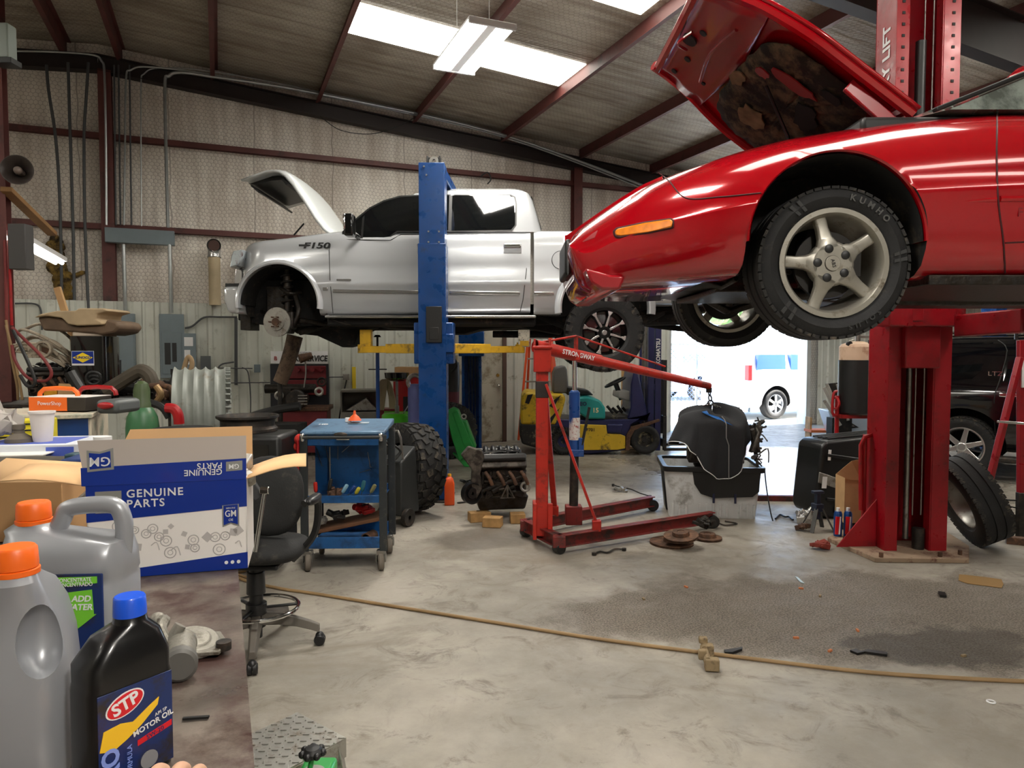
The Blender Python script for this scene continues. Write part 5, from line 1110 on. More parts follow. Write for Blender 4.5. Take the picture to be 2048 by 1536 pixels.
p = cxz(-w2-.03, -d2+.04); b = MB(); random.seed(4); b.sph((0, 0, .05), .045, (1, .8, 1)).sph((-.02, 0, .0), .03, (1, .7, 1.3)); solo('rag', b, MAT('red_rag', (200, 52, 44), .9, bump=.5), 'red shop rag hanging on the left corner of the cart', 'rag', p[0], p[1], hz-.12)
# ------------------------------------------------------------------ drafting chair
X_, Z_ = G(514, 1296)
ch = thing('drafting_chair', 'worn black drafting chair with chrome foot ring beside the bench', 'chair', X_, Z_, 0, 0); q = qf(ch)
m_fab = MAT('black_seat_fabric', (34, 34, 34), .85, var=.2, dirt=((70, 66, 60), .15, 6), bump=.15, bs=120); m_cp = MAT('chair_plastic', (30, 30, 31), .4, var=.15)
zs = q(540, 1098)[1]
for i, a in enumerate((8, 80, 152, 224, 286)):
    ar_ = math.radians(a); d = Vector((math.cos(ar_), math.sin(ar_), 0)); s_ = Vector((-d.y, d.x, 0)); R_ = []
    for f_ in (0, .3, .6, .85, 1): c0 = d*(.03+.3*f_)+Vector((0, 0, .165-.07*f_*f_)); w_ = .034-.012*f_; h_ = .03-.01*f_; R_.append([c0+s_*w_*.6+Vector((0, 0, h_)), c0-s_*w_*.6+Vector((0, 0, h_)), c0-s_*w_-Vector((0, 0, h_)), c0+s_*w_-Vector((0, 0, h_))])
    lg = O('base_leg', MB().loft(R_), MAT('chair_leg_grey', (98, 92, 84), .5, var=.2) if i == 0 else bpy.data.materials['chair_leg_grey'], ch, bev=.004)
    e_ = d*.33; O('caster', MB().lathe([(.0, -.028), (.024, -.026), (.03, -.018), (.03, -.004), (.012, -.003), (.012, .003), (.03, .004), (.03, .018), (.024, .026), (0, .028)], (e_.x, e_.y, .03), s_, 20).sph((e_.x, e_.y, .05), .024), m_cp, lg)
O('hub', MB().cyl((0, 0, .12), (0, 0, .2), .05, .035).cyl((0, 0, .2), (0, 0, zs-.06), .036).cyl((0, 0, .3), (0, 0, .42), .05, .046).cyl((0, 0, .06), (0, 0, .12), .03), m_cp, ch, bev=.004)
zr_ = q(540, 1216)[1]; O('foot_ring', MB().torus((.02, 0, zr_), .2, .011, n=48, k=10), m_chrome, ch)
b = MB()
for a in (20, 140, 260): a = math.radians(a); b.beam((.03*math.cos(a), .03*math.sin(a), zr_), (.02+.2*math.cos(a), .2*math.sin(a), zr_), .02, .012)
b.cyl((0, 0, zr_-.03), (0, 0, zr_+.03), .055); O('ring_spokes', b, m_cp, ch, bev=.003)
def cushion(cx, cy, cz, rx, ry, rz, e=.6, n=28, m=12, tilt=None):
    b = MB(); V = []
    for i in range(m+1):
        ph = -PI/2+PI*i/m
        for k_ in range(n):
            a = 2*PI*k_/n; sg = lambda v, p: math.copysign(abs(v)**p, v)
            V.append(Vector((rx*sg(math.cos(a), e)*sg(math.cos(ph), .5), ry*sg(math.sin(a), e)*sg(math.cos(ph), .5), rz*sg(math.sin(ph), .9))))
    R_ = Euler(tilt).to_matrix() if tilt else Matrix.Identity(3)
    b.add([R_ @ v+Vector((cx, cy, cz)) for v in V], [(i*n+k_, i*n+(k_+1) % n, (i+1)*n+(k_+1) % n, (i+1)*n+k_) for i in range(m) for k_ in range(n)]); return b
O('seat', cushion(.05, .02, zs, .22, .22, .055, .7), m_fab, ch, sm=180); O('seat_pan', MB().box((.03, 0, zs-.065), (.26, .26, .03)), m_cp, ch, bev=.01)
xb, zb2 = q(542, 990, .05); O('backrest', cushion(xb, .03, zb2, .185, .215, .045, .85, tilt=(PI/2-.12, 0, 0)), m_fab, ch, sm=180)
O('back_shell', cushion(xb, .075, zb2, .17, .2, .025, .85, tilt=(PI/2-.12, 0, 0)), m_cp, ch, sm=180)
O('back_post', MB().tube([(.03, .1, zs-.06), (.04, .22, zs-.05), (.05, .16, zs+.15), (.05, .1, zs+.3)], .016, 8, 4), m_cp, ch)
xa, za_ = q(627, 1010, -.05); xa2, za2 = q(620, 1100, 0)
O('armrest', MB().tube([(xa-.03, -.12, za_+.02), (xa, -.06, za_+.03), (xa+.01, .0, za_+.0), (xa-.0, .01, za_-.12), (xa2, .01, za2+.05), (xa2-.1, .01, zs-.06)], .02, 8, 5), m_cp, ch)
O('armrest_pad', cushion(xa, -.04, za_+.03, .028, .1, .022, .8), m_cp, ch, sm=180)
p = [q(*p_, -.14) for p_ in ((478, 935), (495, 938), (528, 990), (514, 1000), (494, 980), (478, 975))]; O('arm_bracket', MB().prism(p, -.16, -.13), MAT('bracket_grey', (62, 62, 64), .5), ch, bev=.004)
p = q(529, 985, -.17); p2 = q(516, 1100, -.22); O('arm_rod', MB().cyl((p[0], -.17, p[1]), (p2[0], -.26, p2[1]), .011).cyl((p[0]-.02, -.17, p[1]+.01), (p[0]+.025, -.17, p[1]+.01), .02), m_chrome, ch, bev=.003)
# ------------------------------------------------------------------ charger, mud tires, oil drainer, jack
X_, Z_ = G(797, 1054)
t = thing('charger', 'tall black and red wheeled shop charger with cables wound on its handle', 'charger', X_, Z_+.15, 0, -28); q = qf(t)
O('case', MB().loft([[(-.11, -.14, .1), (.11, -.14, .1), (.11, .14, .1), (-.11, .14, .1)], [(-.12, -.15, .6), (.12, -.15, .6), (.1, .1, .72), (-.1, .1, .72)]]), MAT('charger_black', (40, 42, 42), .5, var=.2), t, bev=.015)
O('red_side_panel', MB().b2((-.128, -.14, .12), (-.112, .13, .52)), m_red, t, bev=.006)
b = MB()
for i in range(7): b.b2((-.133, -.1, .38+i*.018), (-.126, .08, .388+i*.018))
O('louvres', b, m_seam, t)
for s_ in (-1, 1): O('wheel', MB().lathe([(.02, -.02), (.05, -.022), (.08, -.022), (.085, 0), (.08, .022), (.05, .022), (.02, .02)], (s_*.14, -.08, .085), (1, 0, 0), 28), m_dsteel, t)
O('handle', MB().tube([(-.1, -.1, .68), (-.1, -.13, .82), (-.08, -.14, .88), (.08, -.14, .88), (.1, -.13, .82), (.1, -.1, .62)], .011, 8), m_steel, t)
for i in range(5): O('cable', MB().tube([(-.11-.004*i, -.16, .7), (0, -.19-.01*i, .62-.012*i), (.12+.004*i, -.17, .7), (.0, -.17-.01*i, .76+.006*i)], .008, 6, 6, closed=True), m_black, t)
O('cable_end', MB().tube([(-.12, -.17, .66), (-.1, -.19, .5), (-.06, -.18, .3), (-.1, -.17, .16)], .007, 6, 6), m_black, t); O('clamp', MB().box((-.09, -.2, .76), (.05, .03, .07), (.3, .3, .3)).box((-.02, -.2, .78), (.03, .03, .07), (.3, -.3, .3)), m_chrome, t, bev=.006)
def tire_thing(px, py, Rr, wd, rr, style, lab, a, tilt, dz=0, Zb=0, grp='loose mud tires by the blue lift'):
    X_, Z_ = G(px, py); Z_ += Zb; X_ *= Z_/(Z_-Zb) if Zb else 1
    t = thing('mud_tire' if style == 'mud' else 'tire', lab, 'tire', X_, Z_, dz, a, grp)
    M_ = MB(); src = tire_mb(Rr, wd, rr, style); src.v = [tuple(Matrix.Rotation(tilt, 3, 'X') @ Vector(v)) for v in src.v]; z0 = min(v[2] for v in src.v); src.v = [(x, y, z-z0) for x, y, z in src.v]
    O('casing', src, [m_rub, m_tread], t); return t, -z0
t, _ = tire_thing(818, 1023, .44, .32, .25, 'mud', 'big knobbly mud tire leaning against the blue lift column', -48, -.1)
tire_thing(897, 917, .42, .3, .24, 'mud', 'mud tire mostly hidden behind the blue lift column', 30, .05, Zb=.0)
X_, Z_ = G(795, 935)
t = thing('oil_drainer', 'bright green oil drainer with a black bowl on its pole', 'oil drainer', X_, Z_, 0); q = qf(t); m_grn = MAT('bright_green', (84, 196, 40), .35, coat=.3)
z1, z0 = q(790, 826)[1], q(790, 905)[1]
O('tank', MB().lathe([(0, z0-.2), (.2, z0-.2), (.21, z0-.15), (.21, z1-.03), (.18, z1), (0, z1)], n=36), m_grn, t)
O('frame', MB().cyl((-.15, .1, 0), (-.15, .1, z0-.1), .02).cyl((.15, .1, 0), (.15, .1, z0-.1), .02).cyl((0, -.18, 0), (0, -.18, z0-.1), .02).tube([(-.15, .15, .05), (-.2, .2, z1), (.2, .2, z1), (.15, .15, .05)], .015, 8), m_grn, t)
for x_, y_ in ((-.15, .1), (.15, .1), (0, -.18)): O('wheel', MB().cyl((x_-.02, y_, .05), (x_+.02, y_, .05), .05), m_black, t)
zb_l = q(792, 763)[1]; O('pole', MB().cyl((0, 0, z1), (0, 0, zb_l), .018).cyl((0, 0, z1), (0, 0, z1+.1), .03), m_steel, t)
O('bowl', MB().lathe([(.03, zb_l-.0), (.1, zb_l+.01), (.16, zb_l+.05), (.17, zb_l+.12), (.175, zb_l+.12), (.16, zb_l+.115), (.1, zb_l+.03), (0, zb_l+.02)], n=40), m_gloss, t)
O('hose_hook', MB().tube([(.1, -.1, z1), (.16, -.1, z1+.1), (.2, -.1, z1+.17), (.22, -.1, z1+.12), (.17, -.1, z1)], .008, 6, 4), m_chrome, t)
X_, Z_ = G(930, 935)
t = thing('transmission_jack', 'green jack tipped up on end behind the bare engine', 'jack', X_, Z_+.1, 0); q = qf(t); m_grn2 = MAT('jack_green', (38, 150, 66), .4, var=.15, coat=.2)
P = trace(q, [(893, 822), (906, 814), (917, 819), (925, 838), (934, 842), (953, 893), (920, 920), (905, 875)], 0)
O('jack_body', MB().prism(P, -.12, .12), m_grn2, t, bev=.012); P2 = trace(q, [(905, 826), (917, 824), (948, 896), (934, 908)], -.13); O('jack_channel', MB().prism(P2, -.145, -.11), m_grn2, t, bev=.008)
x_, z_ = q(925, 833, -.12); O('jack_wheel', MB().torus((x_+.02, -.15, z_), .03, .011, (0, 1, 0)), m_alu, t)
P = trace(q, [(905, 905), (940, 915), (955, 1000), (930, 1005)], 0); O('jack_arm', MB().prism([(p[0], max(p[1], 0)) for p in P], -.06, .06), m_grn2, t, bev=.01)
X_, Z_ = G(898, 1012)
t = thing('jug', 'small orange plastic fluid jug on the floor at the blue column', 'jug', X_, Z_+.06, 0, 5); m_or = MAT('jug_orange', (232, 84, 22), .4)
O('bottle', MB().loft([[(x*.052, y*.045, z) for x, y in ((-1, -1), (1, -1), (1, 1), (-1, 1))] for z in (0, .22)]+[[(x*.04, y*.035, .27) for x, y in ((-1, -1), (1, -1), (1, 1), (-1, 1))], [(x*.018, y*.018, .3) for x, y in ((-1, -1), (1, -1), (1, 1), (-1, 1))]]), m_or, t, bev=.01, bseg=3); O('cap', MB().cyl((0, 0, .3), (0, 0, .325), .02), MAT('cap_yellow', (236, 170, 40), .4), t)
# ------------------------------------------------------------------ things on the floor
def floorpath(pts, h, n=8): return [Vector(W(*G(p[0], p[1]), h)) for p in cat([(x, y, 0) for x, y in pts], n)]
P = floorpath([(420, 1118), (480, 1160), (560, 1180), (640, 1192), (850, 1226), (1000, 1250), (1200, 1282), (1420, 1311), (1700, 1345), (1900, 1360), (2120, 1370)], .011, 10)
tag(O('air_hose', MB().tube(P, .0105, 8), MAT('tan_hose', (150, 122, 84), .6, var=.2)), 'long tan air hose running across the floor', 'hose')
P = floorpath([(455, 1120), (492, 1142), (470, 1150), (500, 1160)], .012, 6); tag(O('air_hose', MB().tube(P, .01, 8), bpy.data.materials['tan_hose']), 'short loops of tan hose behind the chair column', 'hose')
X_, Z_ = G(1422, 1345)
t = thing('caliper_bracket', 'tan dusty brake caliper bracket lying on the air hose', 'bracket', X_, Z_+.1, 0, 82); m_tan = MAT('dusty_casting', (150, 130, 98), .8, .1, var=.25, dirt=((96, 80, 60), .3, 30))
O('casting', MB().box((0, 0, .045), (.2, .035, .03)).box((-.08, -.02, .035), (.05, .07, .06)).box((.08, -.02, .04), (.05, .06, .06)).box((-.03, .02, .06), (.03, .04, .05)).box((.11, .0, .08), (.04, .045, .03)), m_tan, t, bev=.006); O('slide_pin', MB().cyl((-.09, 0, .06), (-.05, .0, .06), .012).cyl((.05, .0, .06), (.1, 0, .06), .012), m_tan, t)
def flat(name, pts, mat, lab, catg, th=.004, h=.002, group=None):
    P = [G(x, y) for x, y in pts]; cx = sum(p[0] for p in P)/len(P); cz = sum(p[1] for p in P)/len(P)
    return solo(name, MB().prism([(p[0]-cx, p[1]-cz) for p in P], 0, th, 'z'), mat, lab, catg, cx, cz, h, 0, group, sm=0)
flat('cardboard_scrap', [(1918, 1150), (1932, 1151), (1975, 1156), (2003, 1160), (2007, 1170), (2003, 1177), (1935, 1168), (1917, 1162)], MAT('scrap_cardboard', (140, 108, 62), .9), 'flat brown cardboard scrap on the floor near the red lift plate', 'cardboard', .003)
flat('rubber_scrap', [(1876, 1187), (1890, 1189), (1893, 1196), (1880, 1195)], m_black, 'small square black rubber scrap right of the oil stain', 'rubber scrap', .015)
flat('torn_strip', [(1700, 1305), (1712, 1302), (1722, 1307), (1735, 1303), (1775, 1309), (1774, 1314), (1730, 1308), (1715, 1311)], m_black, 'torn black rubber strip on the oil stain', 'rubber scrap', .012)
flat('torn_strip', [(1448, 1305), (1462, 1303), (1485, 1299), (1484, 1303), (1464, 1310), (1450, 1310)], m_black, 'short black strip right beside the tan bracket', 'rubber scrap', .014)
flat('glass_shard', [(1590, 1154), (1596, 1156), (1609, 1168), (1601, 1166)], MAT('pale_plastic', (170, 186, 186), .3), 'pale plastic sliver left of the oil stain top', 'plastic sliver', .004)
p = G(1982, 1405); solo('washer', MB().torus((0, 0, .003), .016, .004, n=20), m_white, 'white ring washer on the bare floor at lower right', 'washer', p[0], p[1], .001)
for i, (px, py) in enumerate(((1592, 1277), (1660, 1303), (1715, 1262), (1372, 1175), (1602, 1178), (1927, 1313), (1640, 1193), (1287, 1199))):
    p = G(px, py); solo('debris_chip', MB().box((0, 0, .005), (.03, .012, .01)), MAT('chip_orange', (196, 120, 76), .8) if i == 0 else (bpy.data.materials['chip_orange'] if i < 5 else m_tan), 'small chip on the floor, %s' % ('orange just right of the bracket', 'orange left of the torn strip', 'orange above the torn strip', 'nearest the brake hose', 'by the pale sliver', 'tan at the far right', 'tan in the middle of the stain', 'tan at the left stain edge')[i], 'chip', p[0], p[1], 0, i*40, 'small chips scattered over the oil stain')
def path_thing(name, pts, r, mat, lab, catg, h=.01, n=6, ends=0):
    P = floorpath(pts, h, n); b = MB().tube(P, r, 7)
    if ends: b.cyl(P[0]+Vector((0, 0, -h+.002)), P[0]+Vector((0, 0, .012)), ends, n=10).cyl(P[-1]+Vector((0, 0, -h+.002)), P[-1]+Vector((0, 0, .012)), ends, n=10)
    return tag(O(name, b, mat), lab, catg)
path_thing('brake_hose', [(1188, 1111), (1200, 1106), (1215, 1108), (1230, 1101), (1248, 1102)], .008, m_dsteel, 'short bent brake hose lying in front of the hoist', 'hose', .012, ends=.018)
path_thing('brake_line', [(1226, 973), (1242, 978), (1262, 982), (1280, 990), (1300, 996)], .007, m_black, 'black brake line lying behind the far hoist leg', 'brake line', .02, ends=.016)
path_thing('pull_strap', [(1551, 1040), (1560, 1032), (1570, 1036), (1578, 1036), (1586, 1042)], .009, m_black, 'black strap trailing on the floor toward the jack stand', 'strap', .012)
path_thing('wire_scrap', [(1435, 1047), (1450, 1053), (1474, 1050), (1450, 1045)], .007, m_dsteel, 'bent wire scrap beside the brake rotors', 'wire', .012)
def rotor(px, py, h, R_, tx, lab, ty=0):
    X_, Z_ = G(px, py, h); return solo('brake_rotor', MB().lathe([(.0, .045), (.03, .045), (.03, .05), (.065, .05), (.07, .02), (R_, .02), (R_, .012), (R_-.01, .011), (R_-.01, .005), (R_, .004), (R_, 0), (.06, 0), (0, .0)], n=44), m_rust, lab, 'brake rotor', X_, Z_, h+.0, 0, 'old brake rotors on the floor')
rotor(1343, 1087, .0, .18, 0, 'large rusty brake rotor lying flat on the floor'); o = rotor(1362, 1074, .08, .14, 0, 'smaller brake rotor lying tilted on top of the large one'); o.rotation_euler.x = .12; o.rotation_euler.y = -.1
o = rotor(1415, 1078, .0, .12, 0, 'greasy brake rotor right of the rusty stack')
p = G(1408, 1070); lump('brake_caliper', 'greasy brake caliper piled on the right hand rotor', 'brake caliper', p[0], p[1], .05, (.2, .14, .08), m_greas, 31, 7)
p = G(1150, 1086); lump('bolt_pile', 'small metal fitting on the floor under the hoist corner', 'fitting', p[0], p[1], 0, (.1, .08, .04), m_alu, 33, 4)
p = G(1238, 984); lump('plastic_clip', 'green and white clip on the floor behind the hoist', 'clip', p[0], p[1], 0, (.2, .08, .04), m_alu, 35, 5)
p = G(915, 1008); solo('pry_bar', MB().tube([(0, 0, .012), (.1, .05, .012), (.3, .08, .02)], .01, 6, 3), m_dsteel, 'dark bar on the floor left of the bare engine', 'bar', p[0], p[1], 0)
p = G(955, 975); lump('scrap_metal', 'black sheet scrap on the floor behind the bare engine', 'scrap', p[0]-.1, p[1]+.2, 0, (.3, .15, .04), m_black, 37, 4)
# ------------------------------------------------------------------ foreground bench (room aligned)
BH = 1.07
def B2(px, py, h=BH):   # pixel on the bench plane -> (X, Z)
    return G(px, py, h)
bu = W(*B2(492, 1330)).x
bn = thing('workbench', 'long stained steel topped workbench in the left foreground', 'workbench', bu-.55, 1.9, 0, 0, room=True)
m_bt = MAT('bench_top', (118, 108, 98), .45, .35, var=.5, vs=7, dirt=((66, 44, 38), .55, 4.5), bump=.15, rv=.2)
O('bench_top', MB().b2((-.55, -1.9, BH-.012), (.55, 1.75, BH-.0015)).b2((.54, -1.9, BH-.06), (.55, 1.75, BH-.0015)), m_bt, bn, bev=.003)
for sx in (-1, 1):
    for y in (-1.8, 0, 1.65): O('leg', MB().b2((sx*.5-.03, y-.03, 0), (sx*.5+.03, y+.03, BH-.012)), m_dsteel, bn, bev=.004)
O('lower_shelf', MB().b2((-.52, -1.8, .3), (.52, 1.7, .32)), m_dsteel, bn)
def bt(name, lab, catg, px, py, a=0, h=BH, group=None):
    X_, Z_ = B2(px, py, h); return thing(name, lab, catg, X_, Z_, h, a, group)
def rrect(w_, d_, z, c=.02, n=3, cx=0, cy=0):
    c = min(c, w_*.95, d_*.95); P = []
    for sx, sy, a0 in ((1, -1, -PI/2), (1, 1, 0), (-1, 1, PI/2), (-1, -1, PI)):
        for i in range(n+1): a = a0+PI/2*i/n; P.append((cx+sx*(w_-c)+c*math.cos(a), cy+sy*(d_-c)+c*math.sin(a), z))
    return P
# coolant jugs: grey body, moulded handle loop, orange cap
m_jug = MAT('silver_grey_plastic', (150, 152, 156), .35, .25, coat=.15); m_ocap = MAT('orange_cap', (240, 104, 24), .4)
def jug(t, cap_x=-.055, lab=True):
    w_, d_ = .095, .055
    b = MB().loft([rrect(w_-.004, d_-.004, 0, .03, 5), rrect(w_, d_, .012, .035, 5), rrect(w_, d_, .11, .035, 5), rrect(w_*.97, d_*.95, .15, .035, 5), rrect(w_*.9, d_*.8, .19, .035, 5), rrect(w_*.74, d_*.6, .225, .03, 5, cx=-.016), rrect(w_*.42, d_*.48, .25, .024, 5, cx=cap_x+.008), rrect(.022, .022, .262, .0215, 5, cx=cap_x), rrect(.022, .022, .272, .0215, 5, cx=cap_x)] if not lab else [rrect(w_-.004, d_-.004, 0, .03, 5), rrect(w_, d_, .012, .035, 5), rrect(w_, d_, .17, .035, 5), rrect(w_-.002, d_-.003, .176, .034, 5), rrect(w_, d_, .182, .035, 5), rrect(w_*.99, d_*.97, .21, .035, 5), rrect(w_*.93, d_*.85, .232, .03, 5), rrect(w_*.6, d_*.65, .243, .03, 5, cx=-.034), rrect(w_*.40, d_*.52, .25, .02, 5, cx=cap_x), rrect(.022, .022, .262, .0215, 5, cx=cap_x), rrect(.022, .022, .272, .0215, 5, cx=cap_x)])
    jb = O('jug_body', b, m_jug, t, sm=60)
    if not lab: cut(jb, MB().sph((-.088, -.028, .178), .036, (1, .75, 1.25), 24, 14), m_jug)
    if lab: O('jug_handle', MB().tube([(cap_x+.03, 0, .236), (cap_x+.045, 0, .266), (-.0, 0, .281), (.04, 0, .286), (.072, 0, .283), (.083, 0, .262), (.084, 0, .235), (.08, 0, .20)], .0135, 12, 5), m_jug, t, sm=60)
    O('cap', MB().lathe([(0, .292), (.021, .292), (.0235, .289), (.0245, .272), (.0245, .266), (.022, .264)], (cap_x, 0, 0), n=36).lathe([(.0235, .258), (.026, .258), (.026, .264), (.0235, .265)], (cap_x, 0, 0), n=36), m_ocap, t, sm=50)
X_, Z_ = Q(146, 1392, 1.09)[0]-.016, 1.09
t = thing('coolant_jug', 'silver grey coolant jug with blue and green label on the bench', 'jug', X_, Z_+.03, BH, 3); jug(t)
m_lb2 = MAT('label_navy', (18, 42, 96), .3, coat=.3, dirt=((40, 36, 34), .35, 18)); m_lg = MAT('label_green', (116, 196, 52), .35)
O('label', MB().b2((-.07, -.0575, .03), (.078, -.0545, .192)), m_lb2, t, bev=.004)
O('label_arrow', MB().prism([(.01, .162), (.062, .168), (.064, .13), (.068, .13), (.04, .108), (.008, .126), (.014, .13)], -.0585, -.057), m_lg, t)
O('label_strip', MB().prism([(.006, .172), (.07, .178), (.07, .188), (.006, .187)], -.0585, -.057), m_lg, t)
text('CONCENTRATE', .0085, m_white, t, (.036, -.059, .183), (PI/2, -.03, 0), ext=.0003, sx=.85); text('CONCENTRADO', .0085, m_white, t, (.036, -.059, .176), (PI/2, -.03, 0), ext=.0003, sx=.85)
text('ADD', .013, m_white, t, (.046, -.059, .154), ext=.0003, shear=.2, bold=.0003); text('WATER', .013, m_white, t, (.04, -.059, .141), ext=.0003, shear=.2, bold=.0003)
text('COOLANT', .012, m_white, t, (-.028, -.059, .142), ext=.0003, shear=.2, bold=.0003); text('CHILL', .01, MAT('print_orange', (240, 130, 30), .5), t, (-.02, -.059, .155), ext=.0003, shear=.2, bold=.0004)
X_ = Q(43, 1500, .86)[0]-.027
t = thing('coolant_jug', 'silver grey jug end on with orange cap at the left picture edge', 'jug', X_, .86+.053, BH, 117); jug(t, -.06, False)
O('label', MB().b2((-.072, .0545, .02), (.07, .0575, .165)), MAT('label_silver', (140, 142, 146), .4, .3, dirt=((80, 84, 90), .4, 22)), t, bev=.004)
# motor oil bottle
X_ = Q(243, 1500, .87)[0]
t = thing('oil_bottle', 'black quart motor oil bottle with bright blue cap on the bench edge', 'bottle', X_, .875, BH, 56); m_ob = MAT('oil_bottle_black', (14, 14, 15), .3, coat=.2)
O('bottle_body', MB().loft([rrect(.05, .03, 0, .012, 4), rrect(.052, .032, .01, .014, 4), rrect(.052, .032, .12, .014, 4), rrect(.050, .032, .128, .014, 4), rrect(.050, .032, .15, .014, 4), rrect(.036, .026, .178, .014, 4, cx=.006), rrect(.02, .02, .19, .019, 4, cx=.012), rrect(.018, .018, .2, .0175, 4, cx=.012)]), m_ob, t, sm=45)
m_bc = MAT('blue_cap', (24, 84, 214), .35, coat=.2); O('cap', MB().lathe([(0, .222), (.017, .222), (.0185, .22), (.0195, .202), (.0195, .198), (.016, .197)], (.012, 0, 0), n=36), m_bc, t, sm=50)
O('label', MB().b2((-.046, -.0335, .006), (.046, -.0322, .122)), m_lb2, t, bev=.003)
m_rp = MAT('print_red', (206, 30, 40), .4)
b = MB(); n = 28; c_ = (-.014, .102)
for r, dy in ((1, 0),): b.prism([(c_[0]+.024*math.cos(2*PI*i/n)*math.cos(.3)-.014*math.sin(2*PI*i/n)*math.sin(.3), c_[1]+.024*math.cos(2*PI*i/n)*math.sin(.3)+.014*math.sin(2*PI*i/n)*math.cos(.3)) for i in range(n)], -.0343, -.0335)
O('logo_border', b, m_white, t); b = MB(); b.prism([(c_[0]+.0222*math.cos(2*PI*i/n)*math.cos(.3)-.0124*math.sin(2*PI*i/n)*math.sin(.3), c_[1]+.0222*math.cos(2*PI*i/n)*math.sin(.3)+.0124*math.sin(2*PI*i/n)*math.cos(.3)) for i in range(n)], -.0348, -.0343); O('logo_oval', b, m_rp, t)
text('STP', .021, m_white, t, (-.014, -.0352, .102), (PI/2, -.3, 0), ext=.0003, bold=.0006)
m_yp = MAT('print_yellow', (236, 190, 40), .4); O('label_engine', MB().prism([(-.045, .055), (-.04, .078), (-.02, .08), (-.005, .076), (.016, .088), (.028, .094), (.026, .085), (.005, .068), (-.012, .058), (-.03, .05)], -.0345, -.0335), m_yp, t)
text('MOTOR OIL', .0095, m_white, t, (.02, -.0345, .064), (PI/2, -.18, 0), ext=.0003, bold=.0002); text('API SP', .006, m_white, t, (.03, -.0345, .074), (PI/2, -.18, 0), ext=.0003)
O('grade_strip', MB().prism([(.0, .05), (.044, .058), (.044, .051), (.0, .043)], -.0343, -.0335), m_rp, t); text('5W-20', .008, m_lb2, t, (.022, -.0348, .0505), (PI/2, -.18, 0), ext=.0003)
text('PRO', .028, MAT('print_pale_blue', (130, 150, 220), .5), t, (-.032, -.0345, .028), (PI/2, -PI/2, 0), ext=.0003, bold=.001); text('FORMULA', .0085, bpy.data.materials['print_pale_blue'], t, (-.01, -.0345, .03), (PI/2, -PI/2, 0), ext=.0003)
O('seal', MB().cyl((.014, -.0345, .02), (.014, -.0335, .02), .011, n=24), MAT('seal_grey', (130, 130, 134), .5), t)
# throttle body
t = bt('throttle_body', 'dusty grey throttle body with round motor cap on the bench top', 'throttle body', 362, 1330, 24); m_tb2 = MAT('dull_aluminium', (138, 134, 124), .5, .4, var=.2, vs=30, dirt=((84, 76, 64), .3, 30), bump=.2, bs=120)
O('motor_housing', MB().lathe([(0, -.055), (.022, -.055), (.024, -.05), (.024, .02), (.026, .022), (.026, .03), (0, .03)], (0, -.0, .026), (0, 1, 0), 32), m_tb2, t, bev=.001)
O('motor_cap', MB().lathe([(0, -.072), (.022, -.072), (.027, -.068), (.027, -.052), (0, -.052)], (0, 0, .027), (0, 1, 0), 32), MAT('cap_grey', (92, 90, 86), .5), t)
O('cover', MB().lathe([(0, 0), (.045, 0), (.046, .006), (.04, .012), (.03, .012), (.028, .016), (.012, .017), (0, .02)], (.018, .052, .012), (.1, -.25, 1), 36).prism([(-.03, .02), (.06, .0), (.075, .04), (.065, .095), (.02, .105), (-.03, .08)], .006, .014, 'z'), m_tb2, t, bev=.002)
O('linkage', MB().tube([(-.02, .02, .035), (-.03, .03, .055), (-.025, .06, .06), (-.035, .075, .055)], .009, 8, 4).cyl((-.02, .02, .03), (.0, .025, .06), .01), m_tb2, t); O('connector', MB().sph((-.038, .08, .055), .014), m_tb2, t); O('boss', MB().cyl((.068, .02, .008), (.068, .02, .022), .013), m_dsteel, t)
t = bt('filter_housing', 'grey ribbed plastic housing lying before the blue labelled jug', 'plastic housing', 212, 1452, 10, BH)
O('shell', MB().loft([rrect(.036, .024, 0, .01), rrect(.036, .024, .035, .01), rrect(.03, .02, .06, .01)]), MAT('housing_grey', (88, 90, 92), .45, var=.2), t, bev=.003)
b = MB()
for i in range(9): b.b2((-.036+i*.008, -.026, .01), (-.032+i*.008, -.020, .05))
O('ribs', b, m_black, t, rot=(0, 0, 0)); O('lid', MB().box((0, 0, .066), (.07, .045, .008), (0, -.25, 0)), bpy.data.materials['housing_grey'], t, bev=.002)
p = B2(392, 1438); solo('plastic_sliver', MB().box((0, 0, .002), (.036, .005, .003)), m_black, 'thin black sliver lying on the bench top', 'plastic sliver', p[0], p[1], BH, 8)
# GM parts carton
X_, Z_ = B2(316, 1149)
t = thing('parts_carton', 'open blue and white parts carton with raised flap on the bench', 'carton', X_, Z_+.10, BH, 16); q = qf(t); bw_, bd_, bh_ = .174, .10, .22
m_navy = MAT('carton_blue', (0, 44, 140), .35, coat=.25); m_cw = MAT('carton_white', (236, 232, 228), .45); m_tan2 = MAT('carton_inside', (214, 174, 128), .9); m_grey2 = MAT('print_grey', (136, 136, 132), .5); m_pl = MAT('print_pale_grey', (186, 182, 180), .5)
O('carton_body', MB().b2((-bw_, -bd_, 0), (bw_, -bd_+.004, bh_)).b2((-bw_, bd_-.004, 0), (bw_, bd_, bh_)).b2((-bw_, -bd_, 0), (-bw_+.004, bd_, bh_)).b2((bw_-.004, -bd_, 0), (bw_, bd_, bh_)).b2((-bw_, -bd_, 0), (bw_, bd_, .004)), m_cw, t, bev=.001)
yf = -bd_
def pr(poly, mat, nm, o=.0006, par=None): return O(nm, MB().prism(poly, yf-o-.0008, yf-o+.0004), mat, par or t, sm=0)
pr([(-bw_, .135), (bw_, .153), (bw_, bh_), (-bw_, bh_)], m_navy, 'blue_band'); pr([(-bw_, 0), (bw_, 0), (bw_, .04), (-bw_, .012)], m_navy, 'blue_band')
